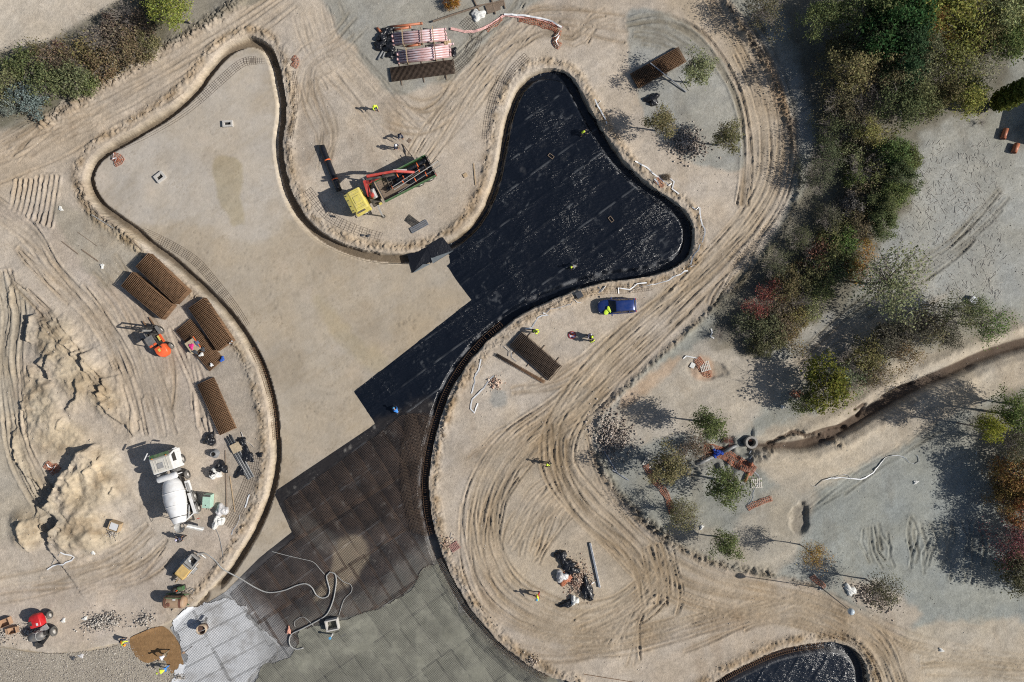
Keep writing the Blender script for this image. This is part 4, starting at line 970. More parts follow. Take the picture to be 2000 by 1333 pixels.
def wheel(parent, p, r=0.5, w=0.3, ax=(0, 1, 0), rim=None, outward=1):
    """tyre with rim and hub, axis along ax"""
    a = Vector(ax).normalized() * outward; p = Vector(p)
    t = MB().lathe([(r * 0.62, -w / 2), (r * 0.90, -w / 2), (r, -w * 0.32), (r, w * 0.32), (r * 0.90, w / 2), (r * 0.62, w / 2)], 22, p, a, False)
    o = t.build('wheel', P_TYRE, parent, 0.0, True)
    d = MB().lathe([(r * 0.62, w * 0.42), (r * 0.55, w * 0.30), (r * 0.30, w * 0.30), (r * 0.24, w * 0.46), (r * 0.02, w * 0.46)], 18, p, a, True)
    ro = d.build('rim', rim or P_RIM, o, 0.0, True)
    b = MB()
    up = Vector((0, 0, 1)); y = up.cross(a).normalized(); z = a.cross(y)
    for i in range(6):
        q = p + (y * math.cos(i * math.pi / 3) + z * math.sin(i * math.pi / 3)) * r * 0.42 + a * w * 0.30
        b.cyl(q, q + a * 0.03, 0.03, 6)
    b.build('wheel_nuts', P_GREY, o)
    MB().lathe([(r * 0.62, -w * 0.5), (r * 0.62, w * 0.40)], 18, p, a, True).build('inner_rim', P_DARK, o)
    return o

def box_part(name, m, parent, c, s, bevel=0.02, rz=0.0):
    return MB().box(c, s, rz).build(name, m, parent, bevel)

# ---------------------------------------------------------------- concrete mixer truck
def mixer_truck():
    hd = math.radians(107.5); f = Vector((math.cos(hd), math.sin(hd), 0)); l = Vector((-f.y, f.x, 0))
    p0 = W(357.0, 896, 0.5) + l * 1.12; p0.z = float(zat(p0.x, p0.y))
    t = empty('mixer_truck', p0, hd, 'white concrete mixer truck with a big white drum parked on the haul road', 'truck')
    # chassis
    m = MB()
    for s in (-1, 1): m.box((-2.9, s * 0.42, 0.88), (8.3, 0.12, 0.26))
    for x in (1.0, -0.9, -2.6, -3.6, -5.2, -6.9): m.box((x, 0, 0.88), (0.16, 0.8, 0.2))
    m.build('chassis', P_DARK, t, 0.02)
    # cab: body profile in x,z with sloped screen
    prof = [(-0.75,0.75),(-0.75,2.95),(-0.55,3.08),(0.85,3.10),(1.05,2.98),(1.32,1.95),(1.38,1.0),(1.34,0.62),(0.55,0.62),(0.5,0.9),(-0.45,0.9),(-0.5,0.62)]
    cab = MB().prism(prof, -1.22, 1.22).build('cab', P_WHITE, t, 0.07, seg=3)
    MB().prism([(-0.70,3.07),(-0.5,3.14),(0.80,3.16),(1.0,3.04)], -1.12, 1.12).build('roof', P_CREAM, cab, 0.04)
    r_ = MB()
    for y in (-0.75, -0.45, 0.45, 0.75): r_.box((0.1, y, 3.17), (1.3, 0.05, 0.03))
    r_.build('roof_ribs', P_CREAM, cab)
    MB().box((0.05, 0.1, 3.18), (0.62, 0.7, 0.05)).build('roof_hatch', P_LGREY, cab, 0.02)
    MB().add([(1.075,-1.08,2.90),(1.075,1.08,2.90),(1.335,1.08,2.02),(1.335,-1.08,2.02),(1.045,-1.08,2.90),(1.045,1.08,2.90),(1.305,1.08,2.02),(1.305,-1.08,2.02)],
             [(0,1,2,3),(7,6,5,4),(0,4,5,1),(1,5,6,2),(2,6,7,3),(3,7,4,0)]).build('windscreen', P_GLASS, cab)
    for s in (-1, 1):
        MB().add([(0.85,s*1.235,2.85),(0.1,s*1.235,2.85),(0.1,s*1.235,2.05),(1.12,s*1.235,2.05),(0.85,s*1.215,2.85),(0.1,s*1.215,2.85),(0.1,s*1.215,2.05),(1.12,s*1.215,2.05)],
                 [(0,1,2,3),(7,6,5,4),(0,4,5,1),(1,5,6,2),(2,6,7,3),(3,7,4,0)]).build('side_window', P_GLASS, cab)
        d = MB().box((0.4, s * 1.228, 1.45), (1.1, 0.03, 1.1)).build('door', P_WHITE, cab, 0.02)
        MB().cyl((1.0, s * 0.8, 3.12), (1.0, s * 0.8, 3.24), 0.06, 8).build('beacon', P_AMBER, cab)
        MB().tube([(1.1, s * 1.2, 2.75), (1.35, s * 1.5, 2.8), (1.4, s * 1.55, 2.3)], 0.025, 6).build('mirror_arm', P_BLACK, cab)
        MB().box((1.42, s * 1.56, 2.45), (0.12, 0.26, 0.55)).build('mirror', P_WHITE, cab, 0.02)
        MB().box((1.37, s * 0.85, 0.9), (0.06, 0.4, 0.22)).build('headlight', P_CLEARL, cab, 0.01)
    MB().box((1.45, 1.45, 3.0), (0.85, 0.07, 0.16), -0.75).build('front_mirror', P_WHITE, cab, 0.01)
    MB().prism([(1.03,3.12),(1.38,3.02),(1.38,2.97),(1.03,3.07)], -1.1, 1.1).build('sun_visor', P_GREEN, cab)
    # behind the cab: exhaust, air cleaner, water tank
    MB().cyl((-0.95, 0.85, 1.0), (-0.95, 0.85, 3.0), 0.10, 10).build('exhaust', P_LGREY, t)
    MB().box((-1.0, -0.5, 1.5), (0.35, 0.8, 0.9)).build('gearbox', P_GREY, t, 0.04)
    MB().lathe([(0.1,-1.15),(0.30,-1.1),(0.34,-1.0),(0.34,1.0),(0.30,1.1),(0.1,1.15)], 20, (-1.45, 0.0, 2.75), (0, 1, 0)).build('water_tank', P_WHITE, t, 0, True)
    s_ = MB(); s_.bar((-1.45, -0.8, 1.0), (-1.45, -0.8, 2.5), 0.1).bar((-1.45, 0.8, 1.0), (-1.45, 0.8, 2.5), 0.1).bar((-1.45, -0.8, 1.8), (-1.45, 0.8, 1.8), 0.1); s_.build('tank_stand', P_WHITE, t)
    # drum, axis rising to the rear
    a0 = Vector((-1.75, 0, 2.12)); ax = Vector((-1, 0, 0.20)).normalized()
    drum = MB().lathe([(0.30,0.0),(0.72,0.05),(0.98,0.6),(1.16,1.6),(1.18,2.4),(1.10,3.1),(0.86,4.2),(0.66,4.95),(0.58,5.0)], 40, a0, ax).build('drum', P_WHITE, t, 0, True)
    for h, rr in ((4.35, 0.85), (1.62, 1.165), (3.1, 1.10)):
        MB().lathe([(rr - 0.02, h - 0.05), (rr + 0.035, h - 0.03), (rr + 0.035, h + 0.03), (rr - 0.02, h + 0.05)], 40, a0, ax, False).build('drum_ring', P_GREY if h > 4 else P_WHITE, drum, 0, True)
    sp = MB()
    # rear stand, hopper, chute, ladder
    for s in (-1, 1):
        sp.bar((-6.3, s * 0.55, 0.9), (-6.6, s * 0.6, 3.0), 0.12); sp.bar((-5.2, s * 0.45, 0.95), (-6.5, s * 0.6, 2.2), 0.1)
    sp.bar((-6.6, -0.6, 3.0), (-6.6, 0.6, 3.0), 0.12); sp.bar((-6.4, -0.55, 2.1), (-6.4, 0.55, 2.1), 0.1)
    sp.build('rear_frame', P_WHITE, t)
    MB().lathe([(0.55,0.75),(0.50,0.72),(0.18,0.05),(0.22,0.0),(0.60,0.75)], 16, (-7.05, 0.0, 2.75), (0, 0, 1), False).build('hopper', P_LGREY, t)
    ch = MB(); c0 = Vector((-7.25, -0.15, 2.2)); c1 = Vector((-8.35, -1.15, 0.95)); d = (c1 - c0); n = Vector((-d.y, d.x, 0)).normalized()
    ring = []
    for p in (c0, c1):
        ring.append([p + n * 0.26 * math.cos(q) + Vector((0, 0, -0.24 * math.sin(q) + 0.05)) for q in np.linspace(0, math.pi, 8)] + [p + n * 0.22 * math.cos(q) + Vector((0, 0, -0.20 * math.sin(q) + 0.05)) for q in np.linspace(math.pi, 0, 8)])
    ch.loft(ring).build('chute', P_LGREY, t)
    ld = MB()
    for s in (-0.18, 0.18): ld.bar((-6.9, 0.95 + s, 0.7), (-6.75, 0.85 + s, 3.1), 0.04)
    for k in range(7): ld.bar((-6.9 + 0.02 * k, 0.77 - 0.015 * k, 0.9 + 0.33 * k), (-6.9 + 0.02 * k, 1.13 - 0.015 * k, 0.9 + 0.33 * k), 0.035)
    ld.build('ladder', P_LGREY, t)
    hr = MB().tube([(-6.9, 0.6, 3.0), (-7.6, 0.65, 3.15), (-7.7, 0.95, 3.1), (-7.1, 1.1, 3.05)], 0.025, 6); hr.build('platform_rail', P_LGREY, t)
    # fenders and side gear
    for s in (-1, 1):
        for x in (-4.42, -5.87):
            MB().prism([(x-0.66,0.75),(x-0.5,1.12),(x,1.22),(x+0.5,1.12),(x+0.66,0.75),(x+0.62,0.75),(x+0.47,1.08),(x,1.17),(x-0.47,1.08),(x-0.62,0.75)], s*0.9, s*1.25).build('mudguard', P_LGREY, t)
        MB().box((-3.1, s * 0.98, 0.88), (1.2, 0.45, 0.5)).build('side_tank', P_WHITE if s < 0 else P_GREY, t, 0.05)
        MB().box((-3.3, s * 1.12, 1.2), (1.0, 0.25, 0.06)).build('side_step', P_LGREY, t)
        MB().box((-5.1, s * 1.0, 1.32), (2.4, 0.34, 0.06)).build('side_deck', P_WHITE, t, 0.01)
        for x in (0.0, -1.86): wheel(t, (x, s * 1.05, 0.5), 0.52, 0.32, outward=s)
        for x in (-4.42, -5.87):
            wheel(t, (x, s * 1.08, 0.5), 0.52, 0.32, outward=s); wheel(t, (x, s * 0.72, 0.5), 0.52, 0.32, outward=s)
        MB().box((-7.0, s * 1.0, 1.0), (0.06, 0.35, 0.14)).build('tail_light', P_REDL, t)
    for x in (0.0, -1.86, -4.42, -5.87): MB().cyl((x, -0.95, 0.5), (x, 0.95, 0.5), 0.09, 8).build('axle', P_DARK, t)
mixer_truck()

# ---------------------------------------------------------------- flatbed truck with loader crane
CR = {}
def crane_truck():
    hd = math.radians(180 + 27.3); c = W(791, 348.5, 1.7); p0 = Vector((c.x, c.y, 0)); p0.z = float(zat(p0.x, p0.y))
    t = empty('crane_truck', p0, hd, 'flatbed truck with yellow cab, green dropsides and red loader crane', 'truck'); CR['t'] = t; CR['hd'] = hd; CR['p'] = p0
    inv = Matrix.Translation(p0) @ Matrix.Rotation(hd, 4, 'Z'); inv = inv.inverted(); CR['inv'] = inv
    loc = lambda px, py, z: inv @ W(px, py, z + p0.z)
    m = MB()
    for s in (-1, 1): m.box((1.6, s * 0.42, 0.95), (9.8, 0.13, 0.28))
    for x in (-3, -1.5, 0, 1.5, 3.4, 4.8, 6.2): m.box((x, 0, 0.95), (0.16, 0.8, 0.22))
    m.build('chassis', P_DARK, t, 0.02)
    prof = [(4.95,0.75),(4.95,2.75),(5.12,2.90),(6.30,2.92),(6.55,2.80),(6.78,1.85),(6.84,0.95),(6.80,0.60),(6.2,0.60),(6.1,0.9),(5.3,0.9),(5.2,0.6)]
    cab = MB().prism(prof, -1.20, 1.20).build('cab', P_YELLOW, t, 0.08, seg=3)
    MB().box((5.75, 0.0, 2.945), (0.75, 0.8, 0.05)).build('roof_hatch', P_YELLOW, cab, 0.02)
    rr = MB()
    for y in (-0.95, -0.62, 0.62, 0.95): rr.box((5.7, y, 2.925), (1.0, 0.04, 0.03))
    rr.build('roof_ribs', P_YELLOW, cab)
    MB().prism([(6.50,2.86),(6.92,2.72),(6.92,2.68),(6.50,2.80)], -1.1, 1.1).build('sun_visor', P_YELLOW, cab)
    for y in (-0.9, -0.35, 0.35, 0.9): MB().box((6.72, y, 2.80), (0.16, 0.06, 0.08)).build('visor_lamp', P_BLACK, cab)
    MB().add([(6.57,-1.05,2.74),(6.57,1.05,2.74),(6.80,1.05,1.9),(6.80,-1.05,1.9),(6.54,-1.05,2.74),(6.54,1.05,2.74),(6.77,1.05,1.9),(6.77,-1.05,1.9)],
             [(0,1,2,3),(7,6,5,4),(0,4,5,1),(1,5,6,2),(2,6,7,3),(3,7,4,0)]).build('windscreen', P_GLASS, cab)
    for s in (-1, 1):
        MB().add([(6.35,s*1.215,2.7),(5.5,s*1.215,2.7),(5.5,s*1.215,1.95),(6.6,s*1.215,1.95),(6.35,s*1.195,2.7),(5.5,s*1.195,2.7),(5.5,s*1.195,1.95),(6.6,s*1.195,1.95)],
                 [(0,1,2,3),(7,6,5,4),(0,4,5,1),(1,5,6,2),(2,6,7,3),(3,7,4,0)]).build('side_window', P_GLASS, cab)
        MB().box((5.95, s * 1.208, 1.35), (1.0, 0.03, 1.0)).build('door', P_YELLOW, cab, 0.02)
        MB().tube([(6.5, s * 1.15, 2.6), (6.75, s * 1.45, 2.65), (6.8, s * 1.5, 2.2)], 0.025, 6).build('mirror_arm', P_BLACK, cab)
        MB().box((6.82, s * 1.5, 2.35), (0.1, 0.24, 0.45)).build('mirror', P_BLACK, cab, 0.02)
        MB().box((6.84, s * 0.8, 0.9), (0.05, 0.4, 0.2)).build('headlight', P_CLEARL, cab)
        wheel(t, (5.85, s * 1.04, 0.5), 0.5, 0.3, outward=s)
        for x in (-1.2, -2.5): wheel(t, (x, s * 1.05, 0.5), 0.5, 0.32, outward=s); wheel(t, (x, s * 0.70, 0.5), 0.5, 0.32, outward=s)
        MB().box((0.6, s * 0.95, 0.8), (1.5, 0.4, 0.45)).build('side_locker', P_GREY, t, 0.03)
        MB().box((-3.3, s * 1.0, 0.95), (0.06, 0.4, 0.14)).build('tail_light', P_REDL, t)
    MB().box((6.3, -1.0, 1.7), (0.5, 0.06, 0.9)).build('quarter_panel', P_LGREY, cab, 0.02)
    # bed with planks, green boards and headboard
    bed = MB().box((0, 0, 1.18), (6.4, 2.5, 0.10)).build('bed', P_DARK, t)
    for k in range(10):
        MB().box((0, -1.12 + k * 0.249, 1.245), (6.3, 0.235, 0.03)).build('bed_plank', P_WOODD, bed)
    for s in (-1, 1):
        b = MB().box((0, s * 1.28, 1.47), (6.45, 0.05, 0.6)).build('side_board', P_GREEN, t, 0.01)
        rb = MB()
        for k in range(16): rb.box((-3.0 + k * 0.4, s * 1.315, 1.47), (0.06, 0.03, 0.56))
        rb.box((0, s * 1.285, 1.78), (6.45, 0.10, 0.05)); rb.build('board_ribs', P_GREEN, b)
    MB().box((-3.22, 0, 1.45), (0.05, 2.5, 0.5)).build('tail_board', P_GREY, t, 0.01)
    hb = MB().box((3.22, 0, 1.75), (0.07, 2.5, 1.1)).build('headboard', P_GREY, t, 0.01)
    MB().box((3.24, 0, 2.32), (0.1, 2.5, 0.08)).build('headboard_rail', P_WOOD, hb)
    tb = MB()
    for y in (-0.9, -0.3, 0.3, 0.9): tb.bar((-3.2, y, 1.3), (-3.35, y, 2.35), 0.06)
    tb.bar((-3.3, -1.2, 2.35), (-3.3, 1.2, 2.35), 0.06); tb.build('tail_rack', P_DARK, t)
    # loader crane
    cr = MB().box((4.1, 0, 1.25), (1.1, 2.3, 0.4)).build('crane_base', P_DARK, t, 0.03)
    MB().cyl((4.1, 0.15, 1.4), (4.1, 0.15, 2.9), 0.28, 14, 0.22).build('column', P_RED, cr)
    MB().cyl((3.9, 0.55, 1.9), (3.9, -0.5, 2.1), 0.33, 14).build('oil_tank', P_LGREY, cr, 0.03)
    A = Vector((4.35, 0.30, 2.85)); B = loc(714, 358, 3.1); C_ = loc(752, 341, 4.1); D_ = loc(716, 345, 4.35); E = loc(773, 335, 4.3); F = loc(809, 337, 3.5)
    b1 = MB(); b1.bar(A, B + (B - A).normalized() * 0.3, 0.42, 0.5).bar(B, C_, 0.34, 0.42); b1.build('main_boom', P_RED, t, 0.04)
    b2 = MB().bar(D_, E, 0.26, 0.34).build('knuckle_boom', P_RED, t, 0.03)
    MB().bar(D_ + Vector((0.2, 0.32, 0.1)), E + Vector((0.3, 0.32, 0.1)), 0.2, 0.2).build('boom_extension', P_DARK, b2, 0.02)
    b3 = MB().bar(E, F, 0.24, 0.30).build('jib', P_RED, t, 0.03)
    MB().bar(E + Vector((0.2, -0.22, 0.05)), E * 0.35 + F * 0.65 + Vector((0, -0.22, 0.1)), 0.16, 0.16).build('jib_cylinder', P_LGREY, b3)
    hz = MB()
    for k in range(4): hz.tube([A + Vector((0, 0.1 * k, 0.3)), (B + C_) / 2 + Vector((0, -0.2 + 0.12 * k, 0.45)), C_ + Vector((0.1, 0.1 * k, 0.4)), (D_ + E) / 2 + Vector((0, 0.3 + 0.06 * k, 0.28)), E + Vector((0, 0.2, 0.3))], 0.025, 5)
    hz.build('hydraulic_hoses', P_BLACK, t)
    for s in (-1, 1):
        og = MB().bar((4.15, s * 0.9, 1.15), (4.25, s * 2.25, 1.05), 0.18, 0.18).build('outrigger', P_LGREY if s > 0 else P_GREY, t, 0.01)
        MB().cyl((4.25, s * 2.3, 0.05), (4.25, s * 2.3, 1.5), 0.08, 10).build('outrigger_leg', P_LGREY, og)
        MB().cyl((4.25, s * 2.3, 0.0), (4.25, s * 2.3, 0.06), 0.22, 12).build('foot_plate', P_DARK, og)
        MB().box((3.75, s * 1.25, 1.6), (0.3, 0.15, 0.5)).build('control_levers', P_YELLOW, og)
    hk = MB().bar(F, F + Vector((0, 0, -0.7)), 0.05).box(F + Vector((0, 0, -0.8)), (0.2, 0.12, 0.25)); hk.build('hook', P_DARK, t)
    # the load: rolls, poles and a ladder are things of their own
    M = inv.inverted()
    def world(o): o.matrix_world = M
    for k, (y, x0, x1, r, z) in enumerate(((0.62, -2.9, -0.3, 0.26, 1.55), (-0.2, -2.6, 1.0, 0.25, 1.53), (-0.75, -3.0, 1.8, 0.26, 1.54), (0.1, -0.2, 2.4, 0.22, 1.5))):
        e = empty('membrane_roll', M @ Vector(((x0 + x1) / 2, y, z)), hd, ['fat black membrane roll strapped orange beside the far green board of the truck bed', 'black membrane roll in the middle of the truck bed under the poles', 'long black membrane roll against the near green board of the truck bed', 'short black membrane roll near the headboard of the truck bed'][k], 'membrane roll', 'membrane rolls on the truck bed')
        h = (x1 - x0) / 2
        MB().lathe([(0.05,-h+0.02),(0.09,-h),(r*0.97,-h),(r,-h+0.04),(r*0.98,0),(r,h-0.04),(r*0.97,h),(0.09,h),(0.05,h-0.02)], 18, (0,0,0), (1,0,0)).build('roll', P_PLASTIC, e, 0, True)
        for s in (-0.55, 0.5):
            MB().lathe([(r, s*h-0.05), (r+0.02, s*h-0.04), (r+0.02, s*h+0.04), (r, s*h+0.05)], 18, (0,0,0), (1,0,0), False).build('strap', P_STRAP, e)
    for k, (a, b, w, lb, mm) in enumerate(((loc(770, 371, 2.5), loc(856, 315, 2.6), 0.09, 'long bright metal pole lying across the truck load', P_LGREY), (loc(778, 377, 2.5), loc(862, 322, 2.6), 0.08, 'long dull metal pole overhanging the tailboard of the truck', P_GREY),
                                      (loc(766, 366, 2.1), loc(820, 331, 2.1), 0.07, 'short metal pole resting on the truck bed rolls', P_LGREY))):
        o = MB().cyl(a, b, w / 2, 8).build('metal_pole', mm); world(o); tag(o, lb, 'pole')
    lad = MB(); a = loc(754, 346, 1.75); b = loc(764, 372, 1.75)
    off = Vector((0.45, 0.1, 0))
    e = empty('ladder', M @ a, hd, 'dark metal ladder laid across the front of the truck bed', 'ladder')
    lo = MB().bar((0,0,0), b - a, 0.06, 0.05).bar(-off, b - a - off, 0.06, 0.05).build('ladder_rails', P_DARK, e)
    for k in range(5):
        p = (b - a) * (0.1 + 0.2 * k); MB().bar(p, p - off, 0.045, 0.04).build('rung', P_DARK, e)
    rk = MB().tube([loc(842, 320, 2.2), loc(852, 312, 2.3), loc(857, 316, 2.3)], 0.03, 6).tube([loc(842, 320, 2.2), loc(834, 328, 2.0)], 0.03, 6)
    o = rk.build('tail_hoop', P_DARK, t)
crane_truck()

# ---------------------------------------------------------------- blue car
def blue_car():
    hd = math.radians(183.4); c = W(1206.5, 598.5, 0.8)
    p0 = Vector((c.x, c.y, float(zat(c.x, c.y))))
    t = empty('blue_car', p0, hd, 'dark blue estate car parked on the sand with a jacket on its bonnet', 'car')
    def ring(x, hw, z0, z1, tw=None, tz=None):
        """lower body section: rounded box"""
        return [(x, -hw * 0.92, z0), (x, hw * 0.92, z0), (x, hw, z0 + 0.15), (x, hw, z1 - 0.16), (x, hw * 0.93, z1 - 0.03), (x, hw * 0.6, z1 + 0.015), (x, -hw * 0.6, z1 + 0.015), (x, -hw * 0.93, z1 - 0.03), (x, -hw, z1 - 0.16), (x, -hw, z0 + 0.15)]
    body = MB().loft([ring(-2.12, 0.66, 0.42, 0.86), ring(-2.05, 0.80, 0.26, 0.97), ring(-1.7, 0.86, 0.22, 1.0), ring(-0.8, 0.88, 0.20, 0.99), ring(0.3, 0.88, 0.20, 0.97), ring(0.9, 0.88, 0.20, 0.95), ring(1.35, 0.865, 0.20, 0.88), ring(1.75, 0.81, 0.22, 0.80), ring(2.02, 0.70, 0.24, 0.73), ring(2.18, 0.52, 0.28, 0.66), ring(2.27, 0.25, 0.34, 0.58)]).build('body', P_BLUE, t, 0, True)
    body.modifiers.new('sub', 'SUBSURF').levels = 1; body.modifiers['sub'].render_levels = 2
    # greenhouse
    def cr(x, hw, z): return [(x, -hw, z), (x, hw, z)]
    gh = MB().loft([[(x0, -w0, 0.93), (x0, w0, 0.93), (x1, w1, z), (x1, -w1, z)] for x0, w0, x1, w1, z in ((-2.03, 0.76, -1.72, 0.60, 1.38), (-1.2, 0.80, -1.1, 0.635, 1.45), (-0.3, 0.80, -0.25, 0.645, 1.465), (0.4, 0.80, 0.18, 0.635, 1.43), (1.05, 0.78, 0.28, 0.60, 1.40))]).build('windows', P_GLASS, t, 0.03, False)
    MB().loft([[(x, -w, z), (x, w, z), (x, w * 0.97, z + 0.045), (x, 0, z + 0.065), (x, -w * 0.97, z + 0.045)] for x, w, z in ((-1.80, 0.57, 1.355), (-1.65, 0.61, 1.40), (-1.1, 0.645, 1.45), (-0.3, 0.655, 1.465), (0.15, 0.64, 1.43), (0.30, 0.60, 1.385))]).build('roof', P_BLUE, t, 0.02, True)
    for s in (-1, 1):
        pl = MB()
        pl.bar((0.26, s * 0.615, 1.40), (1.02, s * 0.775, 0.95), 0.07, 0.05); pl.bar((-0.35, s * 0.66, 1.45), (-0.35, s * 0.815, 0.95), 0.07, 0.04); pl.bar((-1.2, s * 0.645, 1.44), (-1.3, s * 0.81, 0.95), 0.08, 0.04); pl.bar((-1.72, s * 0.60, 1.38), (-2.03, s * 0.76, 0.94), 0.12, 0.06)
        pl.build('pillars', P_BLUE, t)
        MB().tube([(0.1, s * 0.60, 1.49), (-0.1, s * 0.60, 1.53), (-1.4, s * 0.585, 1.51), (-1.6, s * 0.575, 1.46)], 0.018, 6).build('roof_rail', P_BLACK, t)
        MB().box((0.72, s * 0.97, 0.97), (0.14, 0.20, 0.13)).build('mirror', P_BLUE, t, 0.03)
        MB().box((2.00, s * 0.56, 0.60), (0.22, 0.22, 0.12), -s * 0.5).build('headlight', P_CLEARL, t, 0.03)
        MB().box((-2.02, s * 0.69, 0.93), (0.12, 0.14, 0.36)).build('tail_light', P_REDL, t, 0.02)
        for x in (1.32, -1.30): wheel(t, (x, s * 0.76, 0.31), 0.31, 0.2, outward=s, rim=P_LGREY)
        d = MB().box((-0.1, s * 0.885, 0.62), (0.02, 0.012, 0.6)).box((-1.05, s * 0.885, 0.62), (0.02, 0.012, 0.6)); d.build('door_seams', P_BLACK, t)
        MB().box((0.05, s * 0.895, 0.80), (0.16, 0.03, 0.03)).build('door_handle', P_BLUE, t)
    MB().box((2.10, 0, 0.48), (0.10, 0.9, 0.16)).build('grille', P_BLACK, t, 0.02)
    MB().box((-2.14, 0, 0.62), (0.03, 0.5, 0.12)).build('number_plate', P_WHITE, t)
    MB().box((2.16, 0, 0.42), (0.02, 0.48, 0.10)).build('number_plate', P_WHITE, t)
    wp = MB()
    for y in (-0.45, 0.15): wp.bar((1.02, y, 0.985), (0.85, y + 0.5, 1.09), 0.025, 0.02)
    wp.build('wipers', P_BLACK, t)
    MB().cyl((-1.35, 0.25, 1.49), (-1.55, 0.25, 1.62), 0.012, 5).build('aerial', P_BLACK, t)
    # jacket thrown on the bonnet
    M = Matrix.Translation(p0) @ Matrix.Rotation(hd, 4, 'Z')
    jb = MB(); r = random.Random(3)
    def flat(poly, z0):
        n = len(poly); cx = sum(p[0] for p in poly) / n; cy = sum(p[1] for p in poly) / n
        vs = [(p[0], p[1], z0 + r.uniform(0, 0.05)) for p in poly] + [(cx, cy, z0 + 0.09)] + [(p[0], p[1], z0 - 0.03) for p in poly]
        jb.add(vs, [(i, (i + 1) % n, n) for i in range(n)] + [(i, n + 1 + i, n + 1 + (i + 1) % n, (i + 1) % n) for i in range(n)] + [tuple(n + 1 + i for i in range(n))])
    flat([(1.72, 0.78), (1.50, 0.95), (1.15, 0.90), (1.02, 0.55), (1.22, 0.18), (1.58, 0.36)], 0.94)
    flat([(1.34, 0.30), (1.22, -0.12), (1.00, -0.12), (0.92, 0.25), (0.72, 0.72), (0.92, 0.80), (1.12, 0.46)], 1.03)
    o = jb.build('hi_vis_jacket', P_HIVIS); o.matrix_world = M
    sd = o.modifiers.new('sub', 'SUBSURF'); sd.levels = 1; sd.render_levels = 1
    tag(o, 'yellow hi-vis jacket thrown on the bonnet of the blue car', 'jacket')
blue_car()

